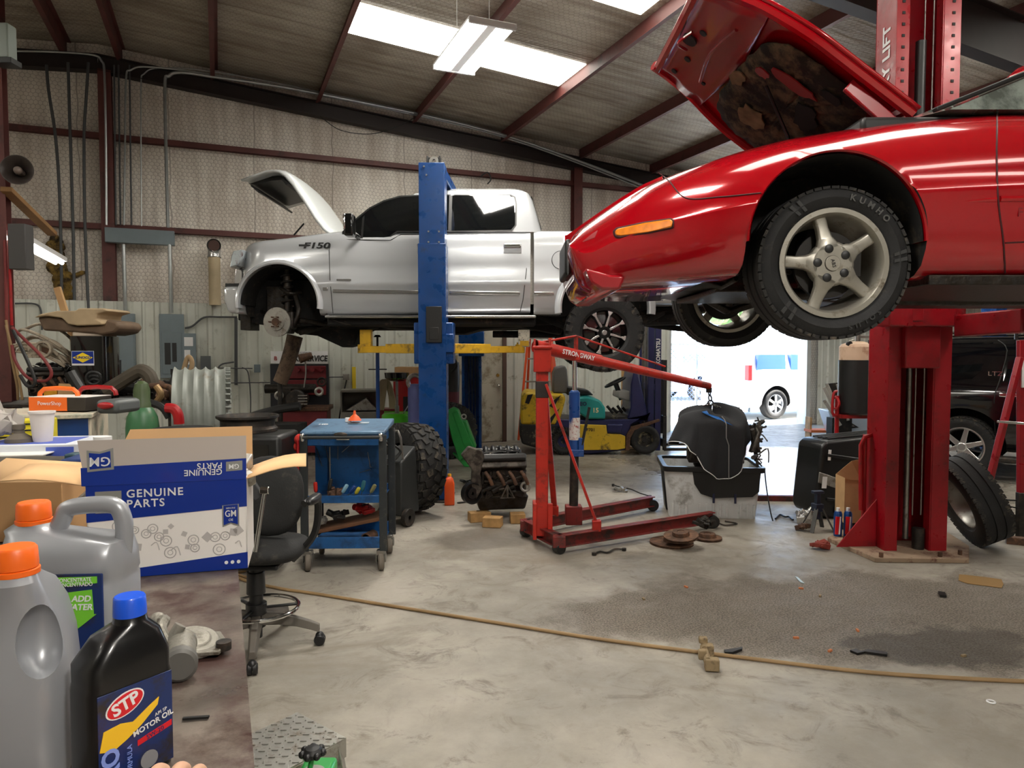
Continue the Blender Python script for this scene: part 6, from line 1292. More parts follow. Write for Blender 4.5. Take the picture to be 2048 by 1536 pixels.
pr([(-.155, .155), (-.1, .155), (-.1, .206), (-.155, .206)], m_grey2, 'logo_square', .0012); text('GM', .036, m_white, t, (-.1275, yf-.0024, .178), ext=.0003, bold=.0004, sx=.75); pr([(-.142, .16), (-.113, .16), (-.113, .163), (-.142, .163)], m_white, 'logo_bar', .002)
text('GENUINE', .026, m_white, t, (-.09, yf-.0024, .197), ext=.0003, bold=.0004, align='LEFT', sp=1.15); text('PARTS', .026, m_white, t, (-.09, yf-.0024, .173), ext=.0003, bold=.0004, align='LEFT', sp=1.15)
pr([(.118, .158), (.156, .16), (.156, .105), (.137, .112), (.118, .105)], m_grey2, 'ribbon', .001); pr([(.121, .157), (.153, .159), (.153, .11), (.137, .116), (.121, .11)], m_navy, 'ribbon', .002); text('GM', .022, m_white, t, (.137, yf-.0034, .137), ext=.0003, bold=.0002, sx=.8); text('GENUINE', .005, m_white, t, (.137, yf-.0034, .151), ext=.0002); text('OE', .008, m_white, t, (.137, yf-.0034, .122), ext=.0002)
for x_ in (.13, .144, .158): O('dot', MB().cyl((x_-.005, yf-.0026, .018), (x_-.005, yf-.0006, .018), .0042, n=14), m_white, t)
b = MB(); random.seed(12)
for i in range(34):
    x_, z_ = -.16+.32*random.random(), .05+.08*random.random()
    if x_ > .105 and z_ > .1: continue
    k_ = random.random(); r = random.uniform(.007, .014)
    if k_ < .45: b.torus((x_, yf-.0006, z_), r, .0012, (0, 1, 0), 20, 4).torus((x_, yf-.0006, z_), r*.45, .0008, (0, 1, 0), 14, 4)
    elif k_ < .7: b.box((x_, yf-.0008, z_), (r*1.4, .001, r*1.4), (0, random.uniform(0, 1), 0))
    else: b.tube([(x_, yf-.0006, z_), (x_+r, yf-.0006, z_+r*.6), (x_+r*1.5, yf-.0006, z_-r)], .0014, 4, 3)
O('icon_pattern', b, m_pl, t, sm=0)
# raised front flap (outer print upside down)
fh = .105; M_ = Matrix.Translation((0, -bd_, bh_)) @ Matrix.Rotation(math.radians(-7), 4, 'X')
fl = O('front_flap', MB().loft([[(-bw_, -.0015, 0), (bw_, -.0015, 0), (bw_, .0015, 0), (-bw_, .0015, 0)], [(-bw_-.018, -.0015, fh), (bw_, -.0015, fh), (bw_, .0015, fh), (-bw_-.018, .0015, fh)]]), MAT('flap_grey_white', (182, 172, 164), .5), t, sm=0); fl.matrix_local = M_
def pf(poly, mat, nm, o): 
    x = O(nm, MB().prism(poly, -.0015-o-.0005, -.0015-o+.0004), mat, fl, sm=0); return x
pf([(-bw_-.008, 0), (bw_, 0), (bw_, .05), (-bw_-.01, .042)], m_navy, 'blue_band', .0006)
pf([(-.17, .032), (-.115, .036), (-.117, .086), (-.145, .078), (-.172, .082)], m_grey2, 'ribbon', .0012); pf([(-.165, .038), (-.121, .041), (-.123, .079), (-.145, .073), (-.167, .076)], m_navy, 'ribbon', .002)
for s_, sz, lx, lz, al in (('GM', .03, -.144, .056, 'CENTER'), ('GENUINE', .02, .12, .021, 'LEFT'), ('PARTS', .02, .12, .036, 'LEFT'), ('GM', .016, .146, .032, 'CENTER')):
    if s_ == 'GM' and sz < .02: pf([(.128, .02), (.165, .022), (.165, .045), (.128, .043)], m_grey2, 'logo_square', .0012)
    x = text(s_, sz, m_white, fl, (lx, -.0052, lz), (PI/2, PI, 0), ext=.0003, bold=.0002, align=al)
O('back_flap', MB().loft([[(-bw_, 0, 0), (bw_, 0, 0), (bw_, .003, 0), (-bw_, .003, 0)], [(-bw_+.05, 0, .11), (bw_, 0, .11), (bw_, .003, .11), (-bw_+.05, .003, .11)]]), m_tan2, t, sm=0).matrix_local = Matrix.Translation((0, bd_, bh_-.002)) @ Matrix.Rotation(math.radians(-4), 4, 'X')
for s_, L_ in ((1, .14), (-1, .17)):
    R_ = [[(s_*(bw_+L_*f_), -bd_+.0+(.03*f_ if s_ > 0 else .0), bh_+.022*math.sin(f_*2.0)), (s_*(bw_+L_*f_), bd_-.03*f_, bh_+.022*math.sin(f_*2.0)+.012*f_)] for f_ in (0, .2, .4, .6, .8, 1)]
    O('side_flap', MB().loft(R_, ring=False), m_tan2, t, solid=.003, sm=60)
X_, Z_ = W(0, 0)[0:2]
v = at(t, .12, .04, bh_+.02); o = lump('alternator', 'aluminium alternator poking out of the parts carton', 'alternator', 0, 3, 0, (.12, .1, .09), m_alu, 51, 7); putw(o, v); o.location.z = BH+.17
v = at(t, .165, -.02, bh_); o = lump('pipe_fitting', 'small metal fitting in the right corner of the parts carton', 'fitting', 0, 3, 0, (.05, .05, .07), m_alu, 52, 4); putw(o, v); o.location.z = BH+.18
# ---- things further along the bench
def box_thing(name, lab, catg, px0, px1, py0, py1, Z, dep, mat, a=0, bev=.006, group=None, grow=None):
    """a box whose front face covers px0..px1, py0 (top)..py1 (base) at depth Z"""
    xa, zt = Q(px0, py0, Z); xb_, zb3 = Q(px1, py1, Z); t_ = thing(name, lab, catg, (xa+xb_)/2, Z+dep/2, zb3, a, group)
    t_['w'] = (xb_-xa); t_['h_'] = zt-zb3; w_ = xb_-xa; h_ = zt-zb3; del t_['w']; del t_['h_']
    O('box', MB().b2((-w_/2, -dep/2, 0), (w_/2, dep/2, h_)), mat, t_, bev=bev); return t_, w_, h_, dep
m_box2 = MAT('brown_carton', (176, 136, 92), .9, var=.08)
t, w_, h_, d_ = box_thing('cardboard_box', 'open brown cardboard box behind the orange capped jug', 'box', -60, 122, 966, 1085, 1.95, .22, m_box2, 2, .002)
O('flap', MB().loft([[(w_/2, -d_/2, h_), (-w_/2, -d_/2, h_)], [(w_/2+.06, -d_/2+.05, h_+.045), (-w_/2+.02, -d_/2+.12, h_+.05)]], ring=False), m_tan2, t, solid=.003)
t = thing('tape_roll', 'wide roll of grey tape standing at the left behind the jugs', 'tape roll', Q(8, 1035, 1.45)[0], 1.45, BH+.05, 30); O('roll', MB().lathe([(.02, -.03), (.05, -.03), (.05, .03), (.02, .03)], (0, 0, .0), (0, 1, 0), 40, True), MAT('tape_grey', (150, 146, 140), .5), t, bev=.003)
o = lump('hose_clamp_parts', 'wire and clamp scraps lying left behind the orange capped jugs', 'scraps', *B2(40, 1130), BH, (.16, .12, .05), m_dsteel, 55, 7)
t, w_, h_, d_ = box_thing('blue_bin', 'dark blue plastic bin half hidden behind the parts carton', 'bin', 110, 195, 962, 1070, 2.3, .3, MAT('bin_blue', (18, 50, 110), .5, var=.2), 8)
o = solo('steel_rod', MB().cyl((0, 0, 0), (.10, .02, .09), .009), m_alu, 'short pale metal rod leaning by the blue bin', 'rod', Q(150, 1010, 1.98)[0], 1.98, Q(150, 1008, 1.98)[1])
t, w_, h_, d_ = box_thing('blue_carton', 'flat white and blue carton lying crooked on the bench', 'carton', -60, 138, 893, 977, 2.75, .3, MAT('carton_pale', (212, 216, 222), .5), 10, .003)
O('blue_print', MB().b2((-w_/2+.02, -d_/2+.03, h_-.001), (w_/2-.06, d_/2-.05, h_+.0015)), MAT('faded_blue_print', (74, 96, 190), .45, var=.15), t); O('blue_print', MB().b2((w_/2-.12, -d_/2-.0015, .01), (w_/2-.02, -d_/2+.001, h_-.01)), bpy.data.materials['faded_blue_print'], t)
O('open_flap', MB().b2((-w_/2, -d_/2-.1, h_-.03), (w_/2-.09, -d_/2, h_-.026)), m_cw, t)
t = thing('foam_cup', 'white foam cup standing on the blue and white carton', 'cup', Q(85, 860, 2.86)[0], 2.86, Q(85, 893, 2.75)[1]+.003); k_ = 481
O('cup_body', MB().lathe([(0, 0), (.034, 0), (.044, .118), (.048, .118), (.048, .126), (.0425, .126), (.032, .006), (0, .006)], n=36), MAT('foam_white', (226, 218, 212), .7), t)
t = thing('power_tool', 'long dark cordless tool lying across the bench', 'power tool', Q(62, 930, 2.45)[0], 2.45, Q(62, 945, 2.45)[1], 6)
O('tool_body', MB().tube([(-.22, 0, .025), (-.1, 0, .03), (.03, 0, .032), (.09, 0, .03), (.13, 0, .032)], .026, 14, 4), MAT('tool_grey', (82, 76, 68), .6, var=.2), t); O('battery', MB().box((.14, 0, .034), (.035, .06, .065)), MAT('battery_teal', (34, 66, 78), .5), t, bev=.006); O('tool_label', MB().b2((-.16, -.0275, .018), (-.1, -.024, .036)), m_white, t)
p = (Q(95, 905, 2.45)[0], BH+.02); solo('packet', MB().box((0, 0, .016), (.2, .08, .03)), MAT('yellow_green_print', (208, 208, 110), .6, dirt=((190, 110, 60), .4, 20)), 'yellow and green packet under the carton flap', 'packet', p[0], 2.5, BH+.001, 8)
for i, (px, py, Z, w_, d_) in enumerate(((165, 935, 2.3, .16, .2),)):
    solo('paper_sheet', MB().box((0, 0, .001), (w_, d_, .002)), m_cw, 'crumpled white paper sheet beside the parts carton', 'paper', Q(px, py, Z)[0], Z, BH+.001, 12)
b = MB(); random.seed(6); b.sph((0, 0, .07), .08, (1.5, 1, .7), 24, 14); b.v = [(x*(1+.25*random.uniform(-1, 1)), y, z*(1+.4*random.uniform(-1, 1))) for x, y, z in b.v]
solo('plastic_bag', b, MAT('crinkled_plastic', (214, 208, 202), .25, trans=.3), 'crumpled clear plastic bag at the far left of the bench', 'plastic bag', Q(-25, 880, 2.85)[0], 2.85, Q(12, 893, 2.75)[1]+.012, sm=0)
# blue tool chest with pale top, saw case and yellow organiser
t, w_, h_, d_ = box_thing('tool_chest', 'blue tool chest with a dusty pale top at the end of the bench', 'tool chest', -120, 182, 838, 925, 3.5, .55, MAT('chest_pale', (196, 186, 166), .6, var=.1, dirt=((120, 130, 116), .3, 5)), 22, .004); t.location = W(Q(182, 838, 3.5)[0], 3.5, t.location.z)+(t.matrix_world.to_3x3() @ Vector((-w_/2, d_/2, 0)))
O('chest_front', MB().b2((-w_/2+.01, -d_/2-.004, .0), (w_/2-.012, -d_/2+.002, h_-.015)), MAT('chest_blue', (16, 56, 112), .35, var=.2), t, bev=.002); O('chest_lip', MB().b2((-w_/2-.01, -d_/2-.02, h_-.016), (w_/2+.005, d_/2, h_+.004)), bpy.data.materials['chest_pale'], t, bev=.003)
ht = Q(182, 838, 3.3)[1]
t, w_, h_, d_ = box_thing('organiser', 'yellow parts organiser in front of the blue chest', 'organiser', -20, 88, 840, 890, 3.1, .1, MAT('organiser_yellow', (220, 204, 40), .45), 22)
b = MB(); [b.b2((-w_/2-.001, -d_/2-.003, h_*f_), (w_/2+.001, -d_/2, h_*f_+.006)) for f_ in (.3, .55, .8)]; O('seams', b, m_black, t)
t, w_, h_, d_ = box_thing('saw_carton', 'orange and black power tool carton on the blue chest', 'carton', 95, 178, 795, 822, 3.6, .2, MAT('saw_black', (46, 40, 34), .5), -6, .003)
O('orange_print', MB().b2((-w_/2-.1, -d_/2-.002, 0), (w_/2-.1, -d_/2+.001, h_)), MAT('saw_orange', (240, 110, 30), .45), t); O('carton_top', MB().b2((-w_/2-.1, -d_/2, h_), (w_/2, d_/2, h_+.002)), m_cw, t); text('PowerShop', .028, m_white, t, (-.09, -d_/2-.004, h_*.55), ext=.0004)
m_or2 = bpy.data.materials['saw_orange']
for i, (px, py, Z, mat, nm) in enumerate(((118, 793, 3.7, m_or2, 'orange handle bar on the saw carton'), (195, 790, 3.8, m_red, 'red handle bar standing behind the saw carton'))):
    x_, h0 = Q(px, py+8, Z); tag(solo('handle_bar', MB().tube([(-.1, 0, 0), (-.075, 0, .04), (.075, 0, .04), (.1, 0, 0)], .012, 8, 2), mat, nm, 'handle', x_, Z, h0+.02), None)
t, w_, h_, d_ = box_thing('tool_case', 'grey tool case with a red grip on the chest corner', 'tool case', 192, 240, 800, 828, 3.6, .2, MAT('case_grey', (84, 88, 88), .5), -6, .02); O('grip', MB().sph((0, -d_/2-.005, h_*.6), .045, (1, .3, .4)), m_red, t)
t = thing('spray_bottle', 'dark bottle neck standing before the yellow organiser', 'bottle', Q(38, 862, 2.83)[0], 2.83, Q(85, 893, 2.75)[1]+.003); O('bottle', MB().lathe([(0, 0), (.05, 0), (.048, .02), (.02, .04), (.018, .055), (.022, .056), (.022, .075), (0, .075)], n=24), MAT('dusky_grey', (98, 90, 80), .6), t)
t = thing('pill_bottle', 'white round bottle cap behind the parts carton', 'bottle', Q(205, 870, 2.8)[0], 2.8, Q(205, 884, 2.8)[1]); O('bottle', MB().lathe([(0, -.08), (.03, -.08), (.03, .0), (.033, .0), (.033, .022), (0, .024)], n=24), m_white, t)
# hand resting at the bottom edge of the picture
m_skin = MAT('skin', (204, 160, 132), .5, var=.08)
t = thing('person', 'bare hand reaching in at the bottom edge beside the oil bottle', 'person', Q(338, 1560, .80)[0], .78, BH+.004, 14)
b = MB()
for i, (x_, L_, r) in enumerate(((-.034, .07, .0085), (-.012, .08, .009), (.011, .076, .009), (.032, .062, .0078))):
    b.tube([(x_*.8, -.055, .022), (x_, .0, .032), (x_*1.06, L_*.5, .03), (x_*1.08, L_*.85, .016), (x_*1.08, L_, .009)], r, 10, 4, rf=lambda u: 1.15-.4*u**2)
b.tube([(-.03, -.07, .02), (-.055, -.04, .022), (-.068, -.01, .018), (-.072, .015, .012)], .011, 10, 4, rf=lambda u: 1.2-.45*u**2)
b.loft([[(x*.042*s_, y, .022+z*.013*s_) for x, z in ((-1, -.6), (-.5, -1), (.5, -1), (1, -.6), (1, .4), (.5, 1), (-.5, 1), (-1, .4))] for y, s_ in ((-.19, .62), (-.13, .6), (-.1, .75), (-.05, 1), (.0, 1.0), (.01, .8))])
O('hand', b, m_skin, t, sm=180, sub=1)
# floor: tread plate stool and green jack at the lower edge
X_, Z_ = G(550, 1500, .22)
t = thing('step_stool', 'aluminium tread plate step partly hidden under the bench edge', 'step', X_-.02, Z_+.02, 0, -38); q = qf(t); b = MB(); s_ = .21
O('tread_plate', MB().b2((-s_*.7, -s_, .2), (s_*.7, s_, .212)).b2((-s_*.7, -s_, .14), (-s_*.7+.01, s_, .205)).b2((s_*.7-.01, -s_, .14), (s_*.7, s_, .205)).b2((-s_*.7, -s_, .14), (s_*.7, -s_+.01, .205)), m_alu, t, bev=.002)
for i in range(10):
    for j in range(13): b.box((-s_*.63+i*.03, -s_*.9+j*.032, .2135), (.022, .005, .004), (0, 0, .7 if (i+j) % 2 else -.7))
O('tread_pattern', b, m_alu, t)
for sx in (-1, 1):
    for sy in (-1, 1): O('leg', MB().beam((sx*s_*.6, sy*s_*.85, .2), (sx*s_*.75, sy*s_*.95, 0), .03, .03), m_alu, t, bev=.003)
X_, Z_ = G(625, 1490, .45)
t = thing('green_floor_jack', 'green floor jack with black star knob at the bottom edge', 'jack', X_, Z_, 0, 0)
O('jack_body', MB().b2((-.05, -.07, .12), (.05, .1, .36)).b2((-.12, -.05, .02), (.12, .3, .12)), m_grn2, t, bev=.012)
O('valve_plate', MB().cyl((0, 0, .36), (0, 0, .37), .035, n=28), m_alu, t); O('valve_stem', MB().cyl((-.01, 0, .37), (0, 0, .42), .008), m_grn2, t)
O('star_knob', MB().lathe([(0, .415), (.02, .415), (.03, .42), (.03, .432), (.02, .442), (0, .444)], n=24).add(*(lambda m: (m.v, m.f))((lambda m: [m.sph((.03*math.cos(a), .03*math.sin(a), .428), .011, n=8, m=6) for a in [2*PI*i/7 for i in range(7)]] and m)(MB()))), m_black, t)
O('side_fitting', MB().b2((.05, -.05, .33), (.075, .0, .375)), m_chrome, t, bev=.003); O('wheel', MB().cyl((-.14, .05, .05), (-.12, .05, .05), .05).cyl((.12, .05, .05), (.14, .05, .05), .05), m_dsteel, t)
for o in list(COL.objects):
    if not o.parent and o.name in ('cardboard_box', 'blue_bin', 'tool_chest', 'blue_carton'): o.location.z = BH+.001
# ------------------------------------------------------------------ left column and what hangs on it
def wthing(name, lab, catg, px, py, v, group=None):
    p = WV(px, py, v); return thing(name, lab, catg, p.x, p.y, p.z, 0, group, room=True)
cp = W(Q(-6, 600, 6.5)[0], 6.5)
b = MB().b2((cp.x-.11, cp.y-.006, 0), (cp.x+.09, cp.y+.006, ceil_h(cp.x)-.2)).b2((cp.x-.11, cp.y+.18, 0), (cp.x+.09, cp.y+.19, ceil_h(cp.x)-.2)).b2((cp.x-.015, cp.y, 0), (cp.x-.005, cp.y+.18, ceil_h(cp.x)-.2))
struct('trim_%d' % k, b, m_prim, sm=0); k += 1
ZC = 6.38
t = thing('horn_speaker', 'round grey horn speaker on the left steel column', 'speaker', Q(36, 341, ZC)[0], ZC, Q(36, 341, ZC)[1], 20)
O('horn', MB().lathe([(.03, .16), (.035, .1), (.06, .05), (.125, -.03), (.13, -.03), (.128, -.02), (.065, .06), (.04, .11), (.04, .17), (0, .17)], (0, 0, 0), (0, 1, 0), 40), MAT('horn_grey', (62, 54, 50), .5), t)
O('driver', MB().sph((0, -.0, 0), .035, (1, 1.4, 1)).cyl((0, .0, 0), (0, .12, 0), .03), MAT('horn_centre', (120, 106, 98), .5), t); O('bracket', MB().b2((-.15, .08, -.02), (.02, .12, .02)), m_dsteel, t)
t, w_, h_, d_ = box_thing('switch_box', 'dark grey switch box fixed to the left steel column', 'switch box', 14, 52, 447, 538, ZC, .12, MAT('box_charcoal', (68, 66, 66), .5), 0, .006); O('conduit', MB().cyl((-w_/2-.015, -.02, -.5), (-w_/2-.015, -.02, h_), .012), m_red, t)
t = thing('emergency_light', 'emergency light box high on the left steel column', 'light', Q(12, 100, ZC)[0], ZC, Q(12, 120, ZC)[1]); O('lamp_case', MB().b2((-.06, -.06, 0), (.06, .06, .3)), MAT('glass_grey', (130, 140, 132), .3), t, bev=.01); O('lamp_cage', MB().b2((-.08, -.07, -.05), (.09, .07, -.0)), m_black, t, bev=.004)
a_, c_ = Q(12, 378, ZC+.1), Q(105, 468, 7.6); O_ = MB().beam(W(a_[0], ZC+.1, a_[1]), W(c_[0], 7.6, c_[1]), .09, .045); tag(O('timber_brace', O_, MAT('timber', (142, 104, 62), .75, var=.2), bev=.003), 'brown timber brace running down from the left column', 'timber')
# strip light behind the column
t = thing('strip_light', 'lit two tube strip light sloping behind the left column', 'light', Q(85, 505, 7.5)[0], 7.5, Q(85, 505, 7.5)[1], 112)
O('housing', MB().b2((-.92, -.03, .03), (1.1, .12, .08)), m_enam, t)
for y in (.02, .09): O('tube', MB().cyl((-.9, y, .012), (1.08, y, .012), .02, n=12), m_tube, t)
# ------------------------------------------------------------------ electrical run on the back wall
VS = VW-.27; m_egrey = MAT('panel_grey', (112, 124, 130), .45, .2, var=.06)
def wtube(name, pts, r, mat, lab, v, catg='conduit', sm=5, group=None, n=8):
    P = [WV(x, y, v) for x, y in pts]; return tag(O(name, MB().tube(P, r, n, sm), mat), lab, catg, group)
gc = 'metal conduits on the back wall'
wtube('conduit', [(20, 102), (110, 104), (185, 110), (203, 122), (209, 150), (212, 300), (213, 450)], .016, m_cond, 'bright conduit bending down left of the grey trough', VS+.05, group=gc)
wtube('conduit', [(1290, 378), (1000, 272), (640, 190), (430, 150), (300, 134), (262, 140), (252, 160), (250, 300), (248, 450)], .014, m_cond, 'conduit along the rafter, leftmost of the two thin drops', VS+.04, group=gc)
wtube('conduit', [(1290, 372), (1000, 266), (640, 184), (430, 144), (320, 136), (288, 148), (282, 170), (282, 300), (283, 452)], .010, m_cond, 'thin conduit drop in the middle of the grey trough', VS+.1, group=gc)
wtube('conduit', [(1290, 372), (1000, 268), (640, 188), (430, 154), (360, 145), (338, 152), (330, 168), (332, 300), (336, 455)], .024, m_cond, 'thickest conduit dropping to the right end of the trough', VS-.0, group=gc)
for i, (px, nm) in enumerate(((228, 'dark'), (237, 'second dark'), (259, 'right dark'))): wtube('conduit', [(px, 130), (px+2, 300), (px+4, 450)], .012, m_dcond, '%s straight conduit rising above the trough' % nm, VS+.09, group=gc, sm=0)
for i, pts in enumerate(([(93, 130), (97, 180), (110, 265), (117, 350), (121, 450), (124, 625)], [(136, 125), (140, 260), (146, 450), (149, 625)], [(177, 125), (172, 200), (168, 280), (170, 450), (177, 625)])):
    wtube('cable', pts, .02, m_dcond, '%s of the three thick grey cables down the insulation' % ('leftmost', 'middle', 'rightmost')[i], VS+.05, 'cable', 5, 'thick grey cables on the back wall')
def wbox(name, lab, catg, x0, y0, x1, y1, v, d, mat, bev=.004):
    p, r = WV((x0+x1)/2, y1, v), None; a_, c_ = WV(x0, y0, v), WV(x1, y1, v); zt = WV((x0+x1)/2, y0, v).z
    t = thing(name, lab, catg, (a_.x+c_.x)/2, v, p.z, 0, room=True); w_ = c_.x-a_.x; h_ = zt-p.z
    O('case', MB().b2((-w_/2, 0, 0), (w_/2, d, h_)), mat, t, bev=bev); return t, w_, h_
t, w_, h_ = wbox('wire_trough', 'long grey wiring trough high on the back wall', 'wiring trough', 209, 458, 349, 487, VS-.05, .12, m_egrey)
t, w_, h_ = wbox('electrical_panel', 'plain grey electrical panel left of the breaker panel', 'electrical panel', 222, 627, 272, 745, VS-.08, .1, m_egrey); O('cover', MB().b2((-w_/2+.02, -.01, .02), (w_/2-.02, 0, h_-.03)), m_egrey, t, bev=.003)
t, w_, h_ = wbox('breaker_panel', 'grey breaker panel with its cover door open and black breakers', 'electrical panel', 318, 628, 370, 756, VS-.08, .1, m_egrey)
O('dead_front', MB().b2((-w_/2+.03, -.012, .06), (w_/2-.02, 0, h_*.72)), m_egrey, t, bev=.003); O('panel_door', MB().b2((w_/2-.03, -.03, .12), (w_/2+.16, -.01, h_*.7)), m_egrey, t, bev=.003)
O('breaker', MB().b2((-.1, -.02, .2), (-.02, -.01, .52)), m_black, t); O('breaker', MB().b2((0, -.02, .24), (.06, -.01, .52)), m_black, t); O('circuit_chart', MB().b2((w_/2+.0, -.034, h_*.5), (w_/2+.12, -.03, h_*.64)), m_white, t); O('circuit_chart', MB().b2((w_/2+.0, -.034, .2), (w_/2+.08, -.03, h_*.44)), m_white, t)
for px, nm in ((249, 'left'), (341, 'right')): wtube('conduit', [(px-2, 489), (px, 560), (px+2, 626)], .026, m_cond, 'thick bright conduit from trough to %s panel' % nm, VS-.03, sm=0, group=gc)
wtube('conduit', [(370, 656), (385, 652), (408, 635), (440, 634), (474, 634)], .014, m_dcond, 'dark conduit elbow leaving the breaker panel to the right', VS-.02)
wtube('conduit', [(472, 636), (472, 770)], .024, m_dcond, 'dark vertical conduit left of the brake service sign', VS-.02, sm=0)
wtube('conduit', [(436, 736), (445, 728), (468, 724)], .012, m_dcond, 'short curved conduit into the dark vertical pipe', VS-.09); wtube('conduit', [(438, 736), (505, 737)], .008, m_dcond, 'thin level conduit to the small grey box', VS-.06, sm=0); wtube('conduit', [(484, 735), (496, 745), (501, 790), (501, 830)], .009, m_dcond, 'thin dark cable curving down under the small grey box', VS-.085); wtube('conduit', [(446, 766), (540, 765)], .008, m_dcond, 'level pipe left of the brake lathe', VS-.06, sm=0)
wtube('conduit', [(30, 607), (70, 608), (82, 622), (84, 660)], .012, m_dcond, 'grey conduit curving down at far left of the wall', VS-.02)
wbox('junction_box', 'small grey junction box left of the brake lathe', 'junction box', 508, 729, 521, 745, VS-.06, .05, m_egrey); wbox('junction_box', 'dark small box on the wall right of the breaker panel', 'junction box', 401, 712, 422, 745, VS-.06, .05, MAT('box_mid', (84, 88, 90), .5))
t, w_, h_ = wbox('outlet', 'twin outlet box on the wall right of the brake service sign', 'outlet', 686, 748, 699, 760, VS-.05, .04, m_alu); O('cord', MB().tube([(0, -.03, 0), (-.05, -.05, -.2), (-.12, -.03, -.6), (-.14, -.03, -.9)], .012, 6, 5), m_black, t); O('feed_pipe', MB().cyl((-.62, 0, h_/2), (-.05, 0, h_/2), .008), m_dcond, t)
p = WV(430, 600, VS); z1 = WV(430, 505, VS).z
t = thing('vent_pipe', 'beige vertical vent pipe with shiny elbow on the back wall', 'pipe', p.x, VS-.05, p.z-.08, room=True); O('pipe', MB().cyl((0, 0, 0), (0, 0, z1-p.z), .085, n=24), MAT('pvc_beige', (196, 178, 146), .6, var=.2, vs=3), t)
O('elbow', MB().tube([(0, 0, z1-p.z), (0, 0, z1-p.z+.08), (0, -.03, z1-p.z+.15), (0, -.14, z1-p.z+.16)], .1, 20, 5, cap=False), m_silv, t); O('bore', MB().cyl((0, -.135, z1-p.z+.16), (0, -.13, z1-p.z+.16), .08), MAT('bore_brown', (70, 46, 38), .7), t)
b = MB(); random.seed(8); P = [WV(x, y, VS) for x, y in ((96, 480), (110, 475), (116, 520), (128, 560), (172, 542), (172, 548), (146, 562), (142, 600), (112, 600), (102, 560), (96, 530))]
for i in range(60): f_ = random.random(); x_ = random.uniform(98, 120)+(25*f_ if f_ > .6 else 8*f_); y_ = 480+118*f_; p = WV(x_, y_, VS+.2); b.sph(p+Vector((0, -.03*random.random(), 0)), random.uniform(.04, .09), (1, .6, random.uniform(.6, 1.6)), 9, 6, (random.random(), random.random(), 0))
for i in range(6): p = WV(135+6*i, 558-2.6*i, VS+.2); b.sph(p, .04, (1.3, .6, .7), 8, 5)
tag(O('torn_insulation', b, MAT('yellow_fibre', (146, 118, 58), .95, var=.5, vs=8, dirt=((60, 48, 34), .5, 9), bump=1, bs=40)), 'torn yellow fibre insulation hanging out behind the grey cables', 'insulation', kind='stuff')
wtube('loose_wire', [(640, 232), (680, 260), (740, 268), (790, 255), (830, 235)], .006, m_black, 'black loose wire sagging below the rafter', VW-.3, 'wire'); wtube('wire_loop', [(962, 352), (975, 345), (982, 358), (975, 368)], .012, m_black, 'black cable loop on the girt over the pickup', VW-.2, 'wire')
# ------------------------------------------------------------------ parts table at the left and its load
TZ = 6.7; HT = 1.14
tb = thing('parts_table', 'steel parts table heaped with engines and hoses at the left', 'table', Q(190, 800, TZ)[0], TZ, 0, 0)
O('table_top', MB().b2((-1.1, -.5, HT-.03), (1.0, .5, HT-.003)), m_dsteel, tb, bev=.004)
for sx in (-1.05, .95):
    for sy in (-.45, .45): O('leg', MB().b2((sx-.03, sy-.03, 0), (sx+.03, sy+.03, HT-.03)), m_dsteel, tb)
O('shelf', MB().b2((-1.05, -.48, .4), (.95, .48, .43)), m_dsteel, tb)
def tq(px, py, Z): return Q(px, py, Z)
t = thing('oil_drum', 'black square drum with a bright oil company sticker on the table', 'drum', tq(174, 790, 6.45)[0], 6.45+.15, HT, 4); q = qf(t); dw = (208-140)/2/1420*6.45
zt = q(174, 668, -.15)[1]; O('drum_body', MB().loft([rrect(dw, .15, 0, .03), rrect(dw, .15, zt-.02, .03)]), m_gloss, t); O('drum_lid', MB().loft([rrect(dw*.9, .14, zt-.02, .03), rrect(dw*.9, .14, zt+.035, .03)]), MAT('lid_cream', (200, 186, 168), .6), t, bev=.008)
x0_, z0_ = q(144, 731, -.15); x1_, z1_ = q(188, 702, -.15); xm, zm = (x0_+x1_)/2, (z0_+z1_)/2
O('sticker', MB().b2((x0_, -.1535, z0_), (x1_, -.151, z1_)), m_white, t); O('sticker_blue', MB().b2((x0_+.004, -.1545, z0_+.018), (x1_-.004, -.1525, z1_-.004)), m_navy, t); O('sticker_diamond', MB().prism([(x0_+.01, zm+.006), (xm, zm+.052), (x1_-.01, zm+.006), (xm, zm-.04)], -.1555, -.1535), MAT('sun_yellow', (250, 216, 30), .4), t); text('SUNOCO', .031, m_navy, t, (xm, -.157, zm+.006), ext=.0005, bold=.001, shear=.15, sx=1.05)
O('sticker_arrow', MB().prism([(x0_+.02, z1_-.02), (x0_+.05, z1_-.01), (x1_-.02, z0_+.04), (x1_-.05, z0_+.03)], -.1542, -.1526), m_rp, t)
t = thing('bumper_cover', 'tan dusty plastic cover lying across the black drum', 'plastic cover', tq(178, 668, 6.6)[0], 6.6, tq(178, 668, 6.6)[1]+.012, 0); q = qf(t)
P = trace(q, [(96, 637), (110, 630), (140, 624), (176, 624), (183, 619), (232, 619), (238, 624), (218, 630), (217, 640), (228, 645), (228, 651), (180, 653), (162, 650), (150, 638), (120, 634)], 0); O('upper_shell', MB().prism(P, -.2, .22), MAT('dusty_tan', (178, 156, 124), .8, var=.2, vs=5), t, bev=.015)
P = trace(q, [(97, 636), (120, 634), (150, 640), (162, 652), (180, 654), (228, 651), (232, 640), (252, 645), (257, 655), (248, 666), (222, 671), (206, 668), (140, 664), (108, 662)], 0); O('lower_shell', MB().prism(P, -.16, .26), MAT('dusty_brown', (104, 84, 66), .7, var=.35, vs=6), t, bev=.02)
